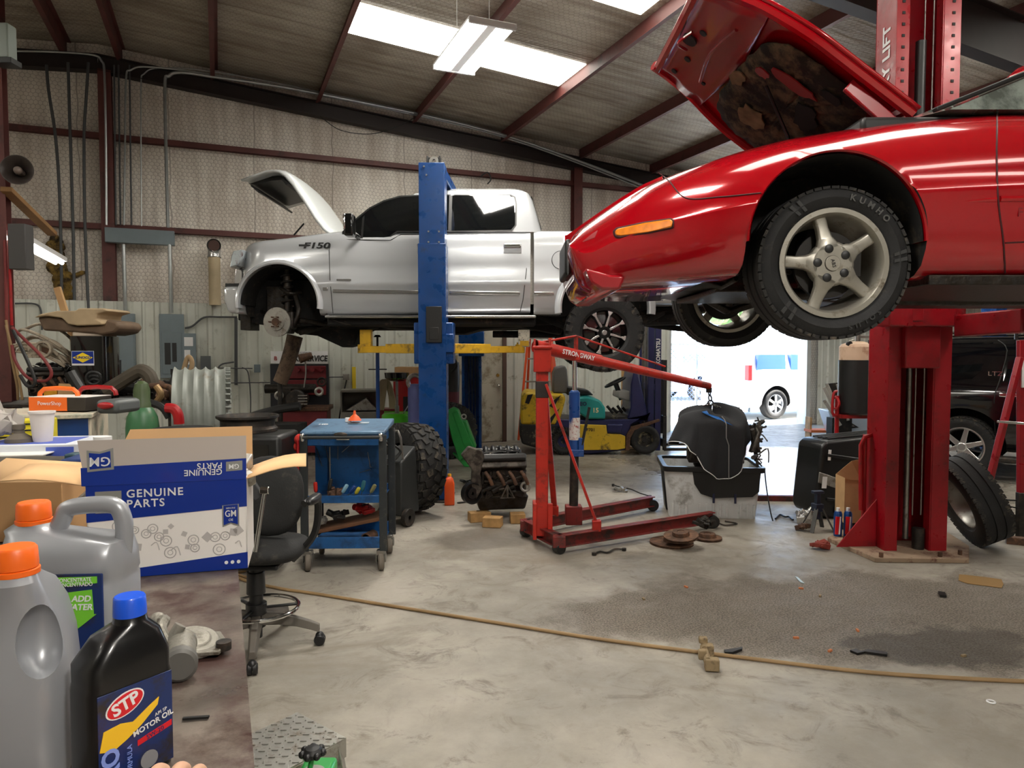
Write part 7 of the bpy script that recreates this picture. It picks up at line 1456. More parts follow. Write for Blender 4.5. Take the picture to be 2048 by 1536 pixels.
t = thing('intake_engine', 'dirty engine with a tangle of pale intake pipes at left', 'engine', tq(84, 770, 6.5)[0], 6.5+.15, HT, 5); q = qf(t)
engine(t, .42, .3, .36, 17, mats=(m_greas, m_dsteel, m_alu, m_black)); random.seed(14); m_pale = MAT('dusty_aluminium', (172, 160, 142), .6, .2, var=.2, dirt=((96, 84, 70), .3, 20))
b = MB(); 
for i in range(13): y = random.uniform(-.2, .1); z_ = .38+.02*i*random.random(); b.tube([(-.24+random.uniform(-.03, .05), y, z_+.08), (-.1, y-.05, z_+.14-random.random()*.08), (.08, y-.05, z_+.1*random.random()), (.2, y, z_-.06)], random.uniform(.008, .018), 7, 5)
O('intake_pipes', b, m_pale, t); x_, z_ = q(86, 698, -.25); O('throttle_ring', MB().lathe([(.055, 0), (.075, 0), (.075, -.04), (.055, -.04)], (x_, -.22, z_), (0, 1, 0), 32, True).box((x_-.09, -.2, z_-.02), (.1, .08, .12)), m_pale, t, bev=.004); O('throttle_bore', MB().cyl((x_, -.2, z_), (x_, -.195, z_), .056), m_rust, t)
def tubeat(name, pts, Z, r, mat, lab, catg, sm=5, rf=None, group=None, n=10, dz=None):
    P = [W(Q(x, y, Z+(dz[i] if dz else 0))[0], Z+(dz[i] if dz else 0), Q(x, y, Z+(dz[i] if dz else 0))[1]) for i, (x, y) in enumerate(pts)]; return tag(O(name, MB().tube(P, r, n, sm, rf=rf), mat), lab, catg, group)
m_bh = MAT('dusty_rubber', (76, 68, 56), .7, var=.3, vs=7)
tubeat('radiator_hose', [(212, 782), (240, 765), (268, 748), (284, 742), (299, 752), (305, 772)], 6.28, .062, m_bh, 'fat brown dusty hose arching over the table', 'hose'); tubeat('radiator_hose', [(205, 790), (240, 776), (275, 778), (318, 772)], 6.43, .045, m_hose, 'fat black hose lying behind the brown one', 'hose'); tubeat('corrugated_hose', [(140, 745), (152, 765), (165, 785)], 6.3, .05, m_hose, 'black ribbed hose standing before the drum', 'hose')
t = thing('duct_ring', 'black round duct ring in front of the drum base', 'duct', tq(187, 756, 6.2)[0], 6.2, tq(187, 756, 6.2)[1], 25)
for i in range(3): O('ring', MB().torus((0, .03*i, -.03*i), .055-.004*i, .012, (0, 1, .15)), m_hose, t)
p = tq(216, 790, 6.9); solo('sign_tube', MB().b2((-.02, -.02, 0), (.03, .0, .62)).b2((-.02, -.022, .3), (.02, -.02, .42)), m_white, 'narrow white carton strip right of the black drum', 'carton', p[0], 6.9, HT)
for i, (px, py, w_, h_, mat, nm, cg) in enumerate(((112, 770, .12, .16, m_card, 'small brown carton leaning by the drum', 'carton'), (80, 765, .1, .1, MAT('bright_orange_yellow', (222, 158, 30), .5), 'yellow plastic block below the intake engine', 'plastic block'))):
    p = tq(px, py, 6.15); solo('small_carton' if i == 0 else 'plastic_block', MB().box((0, 0, h_/2), (w_, .1, h_), (0, .1, 0)), mat, nm, cg, p[0], 6.3, HT+.012, 20)
tubeat('t_handle', [(240, 720), (240, 791)], 7.1, .012, m_black, 'black T handle rod standing behind the brown hose', 'handle', 0); 
p = tq(346, 790, 6.3); t = thing('small_bottle', 'small black bottle right of the brown hoses', 'bottle', p[0], 6.3, HT); zt = tq(344, 738, 6.3)[1]-HT; O('bottle', MB().lathe([(0, 0), (.03, 0), (.03, zt*.6), (.012, zt*.78), (.012, zt*.84), (.016, zt*.84), (.016, zt), (0, zt)], n=20), m_black, t)
for i in range(14):
    random.seed(100+i); Z = 6.58+.2*(i//5); x_ = -3.58+.19*(i%5)
    nm = ('starter motor', 'cast elbow', 'water pump', 'steering knuckle', 'bracket', 'pipe flange', 'small pump', 'hub', 'linkage', 'caliper', 'mount', 'pulley block', 'coupling', 'tensioner')[i]
    lump(nm.replace(' ', '_'), 'greasy %s in the heap before the grey reel, number %s from the left' % (nm, ('one', 'two', 'three', 'four', 'five', 'six', 'seven', 'eight', 'nine', 'ten', 'eleven', 'twelve', 'thirteen', 'fourteen')[i]), nm, x_, Z, HT, (.135, .135, random.uniform(.1, .22)), (m_greas, m_dsteel, m_rust, m_black)[i % 4], 200+i, 6, 'greasy parts heaped on the table')
tubeat('exhaust_pipe', [(300, 772), (330, 772), (344, 780), (348, 800)], 6.17, .025, m_rust, 'rusty bent exhaust pipe on the junk heap', 'pipe'); tubeat('coolant_pipe', [(312, 772), (322, 790), (305, 812)], 6.1, .028, MAT('brass_brown', (140, 112, 74), .5, .4, var=.4), 'brown cast pipe crossing under the exhaust pipe', 'pipe'); tubeat('black_hose', [(240, 800), (275, 800), (320, 812), (338, 835)], 6.02, .03, m_hose, 'smooth black hose along the front of the heap', 'hose')
# air hoses looped on the column
m_rh = MAT('red_hose', (120, 40, 40), .5); gh_ = 'air hoses looped on the left column'
tubeat('air_hose', [(24, 655), (50, 680), (85, 715), (103, 745), (90, 762), (55, 755), (30, 720), (24, 690)], 6.05, .013, m_rh, 'red hose loop hanging low on the left column', 'hose', group=gh_); tubeat('air_hose', [(26, 660), (45, 700), (65, 745), (70, 768), (55, 772), (40, 750)], 6.0, .014, m_hose, 'thick black hose loop beside the red one', 'hose', group=gh_); tubeat('air_hose', [(12, 640), (24, 720), (34, 770), (36, 800)], 6.35, .011, bpy.data.materials['tan_hose'], 'tan hose hanging straight down nearest the column', 'hose', group=gh_); tubeat('air_hose', [(12, 650), (34, 740), (45, 800)], 6.3, .011, bpy.data.materials['tan_hose'], 'second tan hose hanging right of the first', 'hose', group=gh_); tubeat('air_hose', [(14, 660), (12, 560), (10, 480)], 6.44, .014, m_rh, 'red hose running up the left column', 'hose', group=gh_)
p = tq(35, 780, 6.3); solo('plank', MB().box((0, 0, .55), (.06, .03, 1.1), (0, -.28, 0)), m_card, 'pale timber plank leaning behind the hanging hoses', 'timber', p[0]+.15, 6.9, HT)
# oxygen cylinder and ribbed reel
X_ = Q(285, 850, 5.3)[0]
t = thing('gas_cylinder', 'tall green gas cylinder with a screw cap by the parts table', 'gas cylinder', X_, 5.3, 0); q = qf(t); m_gc = MAT('cylinder_green', (58, 108, 70), .4, var=.25, dirt=((100, 96, 70), .2, 8)); zs_ = q(285, 812)[1]; zc_ = q(285, 762)[1]
O('cylinder', MB().lathe([(0, 0), (.115, 0), (.115, zs_-.16), (.105, zs_-.08), (.075, zs_-.02), (.05, zs_), (0, zs_)], n=40), m_gc, t); O('valve_cap', MB().lathe([(.058, zs_-.03), (.062, zs_-.03), (.062, zs_+.02), (.056, zs_+.03), (.058, zc_-.07), (.045, zc_-.02), (.02, zc_), (0, zc_)], n=32), MAT('cap_olive', (72, 88, 54), .45, var=.2), t)
t = thing('ribbed_reel', 'grey reel of five deep ribs standing on edge by the heap', 'reel', Q(403, 850, 5.8)[0], 5.8, .656, 21); q = qf(t); zt = q(403, 733)[1]; R_ = zt/2+.0; prof = []; RW = .19
for i in range(5):
    x_ = -RW+2*RW*i/5; 
    for f_ in (0, .25, .5, .75, .95): prof.append((R_-.028*math.sin(PI*f_)**.8-(.0), x_+2*RW/5*f_))
prof += [(R_, RW), (R_-.1, RW+.02), (R_-.1, RW), (.1, RW), (.1, -RW), (R_-.06, -RW)]
O('drum', MB().lathe(prof, (0, 0, R_), (1, 0, 0), 64, True), MAT('reel_grey', (134, 138, 132), .5, .15, var=.25, vs=3, dirt=((104, 88, 72), .12, 9)), t, sm=50)
b = MB()
for i in range(48): a = 2*PI*i/48; b.box((RW+.02, (R_-.05)*math.cos(a), R_+(R_-.05)*math.sin(a)), (.035, .012, .085), (a+PI/2, 0, 0))
O('end_fins', b, bpy.data.materials['reel_grey'], t); solo('reel_stand', MB().b2((-.25, -.25, 0), (.25, .25, .65)), m_dsteel, 'dark steel stand under the grey ribbed reel', 'stand', Q(403, 850, 5.8)[0], 5.8, 0, 14, bev=.01)
tubeat('rag_strap', [(366, 745), (374, 718), (380, 715), (384, 730), (374, 758)], 6.0, .02, MAT('dirty_rag', (140, 116, 86), .9), 'tan rag knotted over the top of the grey reel', 'rag')
tubeat('red_spout', [(333, 816), (348, 818), (356, 830), (358, 848)], 4.9, .035, m_red, 'red plastic spout beside the green gas cylinder', 'funnel', 4); p = Q(358, 852, 4.9); solo('waste_drum', MB().cyl((0, 0, 0), (0, 0, p[1]-.02), .2, n=32), m_well, 'dark waste drum under the red spout', 'drum', p[0], 4.95, 0)
# printer like black case, tire and fender between carton and brake lathe
t, w_, h_, d_ = box_thing('battery_charger_case', 'black moulded case with a striped warning label behind the carton', 'equipment case', 430, 562, 872, 990, 4.9, .45, m_black, 0, .03); O('recess', MB().b2((-w_*.3, -d_/2-.004, h_*.45), (w_*.32, -d_/2+.01, h_*.85)), m_gloss, t); O('warning_label', MB().b2((-w_*.22, -d_/2-.01, h_*.42), (w_*.24, -d_/2-.004, h_*.56)), MAT('label_pink', (206, 170, 170), .5, dirt=((150, 60, 60), .5, 60)), t); O('case_foot', MB().b2((-w_/2+.02, -d_/2+.02, -.42), (w_/2-.02, d_/2-.02, 0)), m_well, t, bev=.01)
t.location.z = max(t.location.z, .43)
t = thing('drain_pan', 'round black drain pan lying flat on the black moulded case', 'pan', Q(485, 842, 5.1)[0], 5.2, t.location.z+h_+.003); O('pan_ring', MB().lathe([(.17, 0), (.21, .0), (.21, .02), (.19, .04), (.19, .08), (.22, .1), (.22, .115), (.205, .115), (.17, .06)], n=44, closed=True), m_dsteel, t)
X_ = Q(605, 870, 10.9)[0]
t = thing('brake_lathe', 'brake lathe with red tool board and service sign on a red bench', 'brake lathe', X_, 10.75, 0, 8); q = qf(t); m_dr = MAT('dark_red', (112, 20, 28), .45, var=.2)
f2 = lambda px, py, dy=0: q(px, py, dy)
def qb(nm, x0, y0, x1, y1, dy, d, mat, bev=.006): a_, c_ = q(x0, y0, dy), q(x1, y1, dy); return O(nm, MB().b2((a_[0], dy, c_[1]), (c_[0], dy+d, a_[1])), mat, t, bev=bev)
qb('bench', 555, 822, 655, 905, 0, .5, m_dr); qb('bench_top', 550, 815, 658, 822, -.05, .6, m_rust); qb('backboard', 540, 728, 658, 818, .42, .04, MAT('board_black', (30, 32, 38), .6)); qb('red_board', 572, 732, 652, 757, .39, .03, m_dr); qb('red_board', 572, 760, 652, 790, .39, .03, m_dr)
qb('sign', 541, 702, 655, 727, .4, .03, m_white, .004); a_ = q(612, 716, .39); text('BRAKE SERVICE', .125, m_black, t, (a_[0]-.02, .39, a_[1]-.012), ext=.002, shear=.15, sx=.8, bold=.004); a_ = q(600, 706, .39); text('PROFESSIONAL', .045, m_black, t, (a_[0], .39, a_[1]), ext=.002, sp=1.3); a_ = q(551, 717, .39); text('B', .09, m_red, t, (a_[0], .39, a_[1]), ext=.002)
b = MB(); a_, c_ = q(524, 778, -.05), q(640, 778, -.05); z_ = a_[1]; b.cyl((q(530, 778, .0)[0], 0, z_), (q(632, 778, 0)[0], 0, z_), .07); b.b2((q(562, 775, 0)[0], -.15, q(0, 818, 0)[1]), (q(585, 775, 0)[0], .15, z_)); O('lathe_body', b, m_greas, t, bev=.008)
O('motor', MB().cyl((q(595, 803, 0)[0], -.2, q(0, 803, 0)[1]), (q(595, 803, 0)[0], .2, q(0, 803, 0)[1]), .15), m_dsteel, t, bev=.02); b = MB(); [b.b2((q(585, 0, -.2)[0], -.21, q(0, 795+i*6, -.2)[1]), (q(604, 0, -.2)[0], -.2, q(0, 797+i*6, -.2)[1])) for i in range(4)]; O('motor_vents', b, m_alu, t)
for px, py in ((558, 791), (638, 783)): a_ = q(px, py, -.2); O('hand_wheel', MB().torus((a_[0], -.2, a_[1]), .05, .02, (0, 1, 0)), m_alu, t)
a_ = q(640, 765, -.1); O('gear_plate', MB().torus((a_[0], .1, a_[1]), .06, .016, (0, 1, 0)).cyl((a_[0], .1, a_[1]), (a_[0], .15, a_[1]), .03), m_dsteel, t)
a_ = [q(*p, -.1) for p in ((608, 775), (612, 745), (607, 715))]; O('lamp_neck', MB().tube([(a_[0][0], -.1, a_[0][1]), (a_[1][0], -.1, a_[1][1]), (a_[2][0]+.02, -.1, a_[2][1])], .012, 6, 4), m_steel, t); O('lamp_head', MB().cyl((a_[2][0]-.05, -.16, a_[2][1]-.02), (a_[2][0]+.12, -.1, a_[2][1]+.03), .07, .05), m_rust, t)
for px in (595, 609, 625, 642): a_ = q(px, 740, .3); O('adaptor', MB().cyl((a_[0], .28, a_[1]), (a_[0], .38, a_[1]), .03, .035), m_dr, t)
t = thing('exhaust_tube', 'rusty old exhaust tube hanging under the pickup front wheel', 'exhaust tube', Q(578, 720, 9.0)[0], 9.0, 0); q = qf(t); P = [q(*p) for p in ((590, 672), (583, 700), (572, 735), (560, 765))]; O('tube', MB().tube([(x_, 0, z_) for x_, z_ in P], .1, 18, 4, rf=lambda u: 1-.12*u), MAT('scaly_rust', (112, 92, 74), .8, .1, var=.3, dirt=((60, 46, 38), .4, 10), bump=.4), t); O('stand', MB().cyl((P[3][0], 0, 0), (P[3][0], 0, P[3][1]), .03).cyl((P[3][0], 0, 0), (P[3][0], 0, .02), .2), m_dsteel, t)
tubeat('fender_liner', [(490, 838), (520, 828), (560, 818), (600, 812)], 8.3, .05, m_black, 'black curved plastic liner before the brake lathe', 'plastic liner', 3)
p = G(545, 905); solo('liner_rack', MB().b2((-.35, -.15, 0), (.35, .15, .76)), m_well, 'dark low rack carrying the black plastic liner', 'rack', Q(545, 838, 8.3)[0], 8.35, 0, bev=.01)
# ------------------------------------------------------------------ around the blue column
def rodthing(name, x, y0, y1, Z, r, mat, lab, catg): xx, zt = Q(x, y0, Z); t = thing(name, lab, catg, xx, Z, 0); O('shaft', MB().cyl((0, 0, 0), (0, 0, zt), r), mat, t); return t, zt
t, zt = rodthing('support_stand', 755, 660+45, 870, 9.3, .025, m_blue, 'tall blue underhoist support stand with cross handle', 'support stand'); O('screw', MB().cyl((0, 0, zt), (0, 0, zt+.2), .014).cyl((0, 0, zt+.2), (0, 0, zt+.23), .05, .03), m_dsteel, t); O('cross_handle', MB().cyl((-.12, 0, zt-.22), (.12, 0, zt-.22), .008), m_dsteel, t)
for a in (90, 210, 330): O('foot', MB().beam((0, 0, .25), (.3*math.cos(math.radians(a)), .3*math.sin(math.radians(a)), .02), .03), m_blue, t)
solo('spirit_level', MB().b2((-.03, -.015, 0), (.03, .015, 1.35)), MAT('level_yellow', (218, 190, 40), .5), 'long yellow level leaning upright on the back wall', 'level', *(lambda p: (p.x, VS-.06))(WV(707, 800, VS)), .0, room=True, bev=.003)
t = thing('parts_washer', 'grey open sheet metal washer cabinet against the back wall', 'parts washer', Q(720, 840, 10.7)[0], 10.7, 0, 10); O('cabinet', MB().b2((-.27, -.2, 0), (.27, .25, .7)).b2((-.27, .2, .7), (.27, .25, 1.0)).b2((-.27, -.2, .7), (-.25, .25, 1.0)).b2((-.27, -.2, 1.0), (.27, .25, 1.03)), MAT('washer_grey', (112, 108, 100), .6, .2, var=.2), t, bev=.005); O('sink', MB().prism([(-.2, .72), (.24, .72), (.1, .9)], -.1, .2), m_alu, t)
b = MB(); 
for i in range(7): b.tube([(-.1+.01*i, 0, .0), (-.12+.02*i, -.03, .25), (-.04+.012*i, -.02, .42), (.04+.01*i, .0, .25), (.06+.012*i, 0, .02)], .015, 6, 5)
p = Q(772, 820, 9.9); solo('rope_coil', b, MAT('rope_tan', (140, 124, 98), .9), 'tan rope hank hung beside the blue support stand', 'rope', p[0], 9.9, p[1], bev=0)
t, w_, h_, d_ = box_thing('red_toolbox', 'low dark red tool box under the rope hank', 'tool box', 757, 790, 818, 880, 10.0, .3, m_dr, 4); t.location.z = 0; t.children[0].scale.z = 1; 
for c_ in t.children: c_.location.z = 0; c_.scale.z = (Q(770, 818, 10.0)[1])/h_
t, w_, h_, d_ = box_thing('red_cabinet', 'red steel cabinet with a brown carton on top behind the blue column', 'cabinet', 790, 842, 755, 880, 10.6, .5, m_red, -8)
for c_ in t.children: c_.scale.z = (Q(800, 752, 10.6)[1])/h_
t.location.z = 0; hh = Q(800, 752, 10.6)[1]; O('open_bay', MB().b2((-w_*.1, -d_/2-.004, hh*.45), (w_*.35, -d_/2, hh*.75)), m_seam, t)
t = thing('carton', 'brown carton lying on top of the red cabinet', 'carton', Q(815, 750, 10.6)[0], 10.85, hh+.012); O('box', MB().b2((-.2, -.2, 0), (.22, .15, .12)), m_card, t, bev=.003)
t = thing('blue_cylinder', 'faded violet blue upright cylinder beside the red cabinet', 'cylinder', Q(831, 830, 9.4)[0], 9.4, 0); zt = Q(831, 768, 9.4)[1]; O('cylinder', MB().lathe([(0, 0), (.1, 0), (.1, zt-.05), (.08, zt), (0, zt)], n=28), MAT('faded_violet', (92, 100, 160), .5, var=.2), t); O('collar', MB().torus((0, -.04, zt+.03), .09, .03, (0, 1, 0)), m_alu, t)
t = thing('shop_vacuum', 'black and maroon shop vacuum right of the blue column', 'vacuum', Q(903, 880, 10.9)[0], 10.88, 0); zt = Q(908, 718, 10.9)[1]; O('bin', MB().lathe([(0, .1), (.11, .1), (.125, zt-.5), (0, zt-.5)], n=32), MAT('maroon', (84, 26, 36), .6, var=.3), t); O('motor_head', MB().lathe([(0, zt-.5), (.125, zt-.5), (.135, zt-.3), (.12, zt-.05), (0, zt-.05)], n=32), m_black, t); O('top', MB().b2((-.12, -.1, zt-.05), (.1, .1, zt+.06)), MAT('top_tan', (150, 138, 112), .7), t, bev=.01); O('hose', MB().tube([(.02, -.13, zt-.2), (.1, -.16, zt-.1), (.05, -.2, zt+.02), (-.05, -.12, zt+.04)], .02, 8, 5), m_hose, t); O('dolly', MB().b2((-.12, -.12, .0), (.12, .12, .1)), m_black, t, bev=.02)
# ------------------------------------------------------------------ forklift, ladder
t = thing('forklift', 'yellow and navy forklift with a teal hood parked by the back wall', 'forklift', Q(1200, 900, 10.9)[0], 10.95+.45, 0, 0); q = qf(t); FY = -.45
m_fy = MAT('forklift_yellow', (222, 184, 42), .45, var=.12, dirt=((60, 52, 40), .25, 6)); m_fn = MAT('forklift_navy', (34, 38, 86), .4, var=.2); m_ft = MAT('forklift_teal', (26, 150, 146), .4, var=.1); m_fd = MAT('forklift_dark', (38, 36, 34), .7, var=.4, dirt=((150, 140, 110), .25, 12))
def fp(nm, pts, mat, y0=-.45, y1=.45, bev=.02): return O(nm, MB().prism(trace(q, pts, FY), y0, y1), mat, t, bev=bev)
fp('counterweight', [(1041, 830), (1044, 790), (1052, 783), (1130, 789), (1131, 800), (1118, 850), (1042, 850)], m_fy, bev=.04); fp('counterweight_base', [(1040, 848), (1132, 848), (1130, 870), (1110, 900), (1085, 900), (1044, 888), (1039, 870)], m_fd, bev=.03)
fp('hood', [(1150, 795), (1175, 793), (1200, 800), (1210, 815), (1211, 838), (1175, 838), (1160, 828), (1145, 815)], m_ft, -.47, .47, .03); fp('frame', [(1110, 838), (1170, 840), (1292, 838), (1296, 830), (1262, 850), (1255, 900), (1180, 908), (1110, 905)], m_fn); fp('side_panel', [(1150, 848), (1212, 850), (1214, 867), (1240, 868), (1250, 872), (1250, 896), (1235, 899), (1150, 900)], m_fy, -.49, -.44, .008); fp('step_bar', [(1213, 848), (1245, 848), (1242, 866), (1213, 865)], m_fn, -.5, -.4)
fp('floor_tray', [(1205, 832), (1260, 832), (1258, 842), (1205, 842)], m_fd, -.4, .4); fp('body_stripe', [(1055, 790), (1066, 788), (1058, 808), (1050, 806)], m_black, -.458, -.44, 0); fp('body_stripe', [(1108, 800), (1122, 790), (1106, 816), (1098, 812)], m_black, -.458, -.44, 0); fp('body_stripe', [(1098, 838), (1120, 815), (1100, 850), (1090, 850)], m_black, -.458, -.44, 0)
fp('cowl', [(1262, 770), (1268, 740), (1276, 742), (1296, 830), (1255, 838), (1262, 815)], m_fn, -.44, .44); fp('dash', [(1240, 784), (1272, 783), (1276, 795), (1268, 806), (1238, 797)], MAT('dash_grey', (150, 150, 146), .5), -.3, .3)
fp('seat_back', [(1108, 748), (1114, 735), (1132, 732), (1136, 740), (1140, 788), (1108, 788)], MAT('seat_grey', (104, 102, 100), .6), -.25, .25); fp('seat', [(1136, 775), (1180, 782), (1190, 792), (1136, 792)], m_black, -.28, .28)
a_ = q(1232, 765, -.1); c_ = q(1245, 800, -.1); O('steering_column', MB().cyl((a_[0], 0, a_[1]), (c_[0], 0, c_[1]), .04).torus((a_[0], 0, a_[1]), .17, .018, (-.5, 0, 1)), m_black, t)
for i in range(5): a_ = q(1214+i*11, 812+(i % 2)*4, -.2); c_ = q(1226+i*10, 826, -.2); O('lever', MB().cyl((a_[0], -.2+.04*i, a_[1]), (c_[0], -.2+.04*i, c_[1]), .022), m_black, t)
for px, r in ((1128, .215), (1290, .24)):
    zc = r
    for s_ in (-1, 1):
        wxx = q(px, 880, FY)[0]; O('tire', tire_mb(r, .18, r*.56, 'at' if px < 1200 else 'plain', (wxx, s_*.42, r), 40), [m_rub, m_tread], t); O('rim', MB().lathe([(.0, -.03), (.05, -.03), (.055, -.01), (r*.4, -.01), (r*.5, -.05), (r*.57, -.05), (r*.57, .05), (0, .05)], (wxx, s_*.42, r), (0, 1, 0), 32), m_fd, t)
fp('fender', [(1250, 900), (1252, 870), (1262, 853), (1290, 846), (1318, 838), (1318, 842), (1290, 852), (1268, 860), (1260, 875), (1258, 900)], m_rust, -.5, -.4, .003)
hm = 2.1
for s_ in (-1, 1):
    for px in (1303, 1317): x_ = q(px, 800, FY)[0]; O('mast_rail', MB().b2((x_-.045, s_*.36-.05, .06), (x_+.045, s_*.36+.05, hm)), m_fn, t, bev=.004)
x_ = q(1296, 700, FY)[0]; 
for s_ in (-.15, .15): O('mast_ram', MB().cyl((x_+.05, s_, .1), (x_+.05, s_, hm-.1), .035).cyl((x_+.05, s_, 1.2), (x_+.05, s_, hm), .02), m_steel, t)
x_ = q(1310, 700, FY)[0]; O('mast_crossbar', MB().b2((x_-.07, -.4, hm-.12), (x_+.08, .4, hm)).b2((x_-.07, -.4, 1.0), (x_+.05, .4, 1.1)).b2((x_-.07, -.4, .2), (x_+.05, .4, .3)), m_fn, t, bev=.004)
x_ = q(1332, 760, FY)[0]
for y in (-.4, -.15, .15, .4): O('load_backrest', MB().b2((x_-.03, y-.02, .3), (x_+.02, y+.02, q(0, 720, FY)[1])), m_black, t)
O('carriage', MB().b2((x_-.04, -.45, .12), (x_, .45, .24)).b2((x_-.04, -.45, .5), (x_, .45, .6)).b2((x_-.035, -.05, .2), (x_-.005, .05, .55)), m_black, t, bev=.004)
for s_ in (-1, 1): O('fork', MB().b2((x_, s_*.3-.05, .05), (x_+.04, s_*.3+.05, .6)).b2((x_, s_*.3-.05, .05), (x_+1.0, s_*.3+.05, .09)), m_dsteel, t, bev=.004)
a_ = q(1317, 703, -.42); text('KOMATSU', .085, m_white, t, (a_[0], -.415, a_[1]), (PI/2, -PI/2, 0), ext=.001, bold=.003); a_ = q(1179, 860, -.5); text('BF701', .07, m_black, t, (a_[0]+.0, -.493, a_[1]), ext=.001, bold=.001); a_ = q(1191, 821, -.47); text('15', .1, MAT('cream', (236, 226, 180), .5), t, (a_[0], -.475, a_[1]), ext=.001, bold=.003); a_ = q(1164, 808, -.47); text('LEO', .08, m_fn, t, (a_[0], -.475, a_[1]), ext=.001, bold=.003)
lx_, _ = Q(1075, 880, 12.15)
t = thing('step_ladder', 'orange fibreglass step ladder standing behind the forklift', 'ladder', lx_, 12.2, 0, 0); q = qf(t); m_lo = MAT('ladder_orange', (226, 84, 36), .5)
for (a, c_, y) in (((1037, 880), (1058, 655), 0), ((1112, 880), (1098, 655), 0), ((1050, 880), (1060, 655), .35), ((1120, 840), (1096, 655), .35)):
    p0, p1 = q(*a, y), q(*c_, y); O('rail', MB().beam((p0[0], y, max(p0[1], 0)), (p1[0], y*.3, p1[1]), .04, .09), m_lo, t, bev=.004)
for f_ in (.15, .35, .55, .75, .93): z_ = f_*1.95; a_, c_ = q(1037+20*f_, 800, 0)[0], q(1112-14*f_, 800, 0)[0]; O('tread', MB().b2((a_, -.04, z_), (c_, .04, z_+.025)), m_alu, t, bev=.003)
p = Q(1272, 800, 12.4); solo('board_stack', MB().b2((-.25, -.02, 0), (.1, .02, 1.3)), m_wood, 'orange brown board behind the forklift dash', 'board', p[0], 12.45, 0)
# ------------------------------------------------------------------ beside the red lift
Zt_ = 7.7
t = thing('pressure_tank', 'black cased pressure tank with cream top on a red stand', 'tank', Q(1714, 760, Zt_)[0], Zt_, 0, 0); q = qf(t); zb, zm, zt = q(1714, 828)[1], q(1714, 720)[1], q(1714, 692)[1]; r = .19
O('tank_sleeve', MB().lathe([(0, zb), (r*.9, zb), (r, zb+.02), (r, zm), (0, zm)], n=40), m_black, t); O('tank_top', MB().lathe([(r*.97, zm), (r*.97, zt+.02-.03), (r*.85, zt+.02), (.05, zt+.05), (0, zt+.05)], n=40), MAT('tank_cream', (206, 176, 150), .6, var=.1, dirt=((170, 130, 104), .3, 8)), t)
O('valve', MB().cyl((0, 0, zt+.04), (0, 0, zt+.13), .025).box((.05, 0, zt+.1), (.14, .04, .03)).cyl((-.05, -.02, zt+.07), (-.12, -.05, zt+.05), .008), m_steel, t, bev=.004); O('gauge', MB().cyl((-.13, -.06, zt+.02), (-.13, -.1, zt+.02), .028), m_black, t)
O('hose', MB().tube([(.06, -.12, zt+.06), (.05, -.17, zm-.05), (.02, -.18, zm-.35), (.1, -.2, zb-.1), (.22, -.22, zb-.35)], .012, 8, 6), m_hose, t)
O('stand', MB().cyl((-.21, 0, 0), (-.21, 0, zb+.2), .022).cyl((.17, 0, 0), (.17, 0, zb+.2), .022).b2((-.19, -.15, .0), (.19, .2, .03)).b2((-.21, -.1, zb-.04), (.17, .1, zb)), m_red, t); O('hand_crank', MB().tube([(-.22, -.02, zb+.25), (-.26, -.02, zb+.22), (-.27, -.02, zb+.02), (-.22, -.02, zb-.02)], .014, 8, 3).torus((-.24, -.03, zb+.12), .06, .012, (1, .2, 0)), m_red, t)
X_, Z_ = G(1720, 1030)
t = thing('hard_case', 'big black ribbed transit case tipped on its edge beside the red column', 'case', Q(1712, 950, 6.75)[0], 6.95, 0, 14); q = qf(t); m_cs = MAT('case_black', (24, 25, 26), .35, var=.1)
P = [(-.42, .02), (-.46, .10), (-.38, .72), (-.32, .76), (.5, .74), (.5, .0), (-.2, -.0)]
P = [(-.44, .05), (-.47, .12), (-.41, .70), (-.36, .75), (.45, .80), (.45, .0), (-.3, .0)]
O('shell', MB().prism(P, -.17, .2), m_cs, t, bev=.03, bseg=3)
O('silver_band', MB().prism([(-.45, .36), (-.44, .46), (-.2, .38), (.1, .26), (.44, .2), (.44, .1), (.1, .16), (-.2, .28)], -.182, -.168), m_alu, t, bev=.003)
for z0_, z1_ in ((.62, .50), (.2, .08)): O('rib', MB().beam((-.36, -.18, z0_), (.42, -.18, z1_), .03, .03, up=(0, 1, 0)), m_cs, t, bev=.008)
for i in range(4): O('lid_ridge', MB().beam((-.3+.0*i, -.1+.07*i, .765), (.44, -.1+.07*i, .805), .02, .015), m_cs, t, bev=.004)
for x_, z_, w_, h_ in ((-.34, .62, .03, .1), (-.39, .36, .05, .11), (-.22, .09, .1, .07)): O('sticker', MB().box((x_, -.186, z_), (w_, .004, h_), (0, .08, 0)), m_white, t)
text('JR', .06, m_black, t, (-.22, -.19, .09), ext=.0006, bold=.002)
O('foot', MB().b2((-.1, -.2, .0), (.45, .2, .03)), m_black, t, bev=.01)
t = thing('cardboard_box', 'open tan cardboard box leaning on the black case behind the red bar', 'box', Q(1716, 1000, 6.15)[0], 6.25, .1, 0); q = qf(t); a_, c_ = q(1690, 955, -.1), q(1738, 1003, -.1)
O('box', MB().b2((a_[0], -.1, 0), (c_[0], .08, a_[1])), m_card, t, bev=.002); P = trace(q, [(1672, 948), (1703, 922), (1722, 960), (1700, 960)], -.12); O('flap', MB().prism(P, -.122, -.118), m_card, t); P = trace(q, [(1703, 922), (1738, 915), (1738, 960), (1722, 960)], -.05); O('flap', MB().prism(P, -.052, -.048), m_box2, t)
O('support', MB().b2((a_[0], -.09, -.06), (c_[0], .07, -.002)), m_well, t)
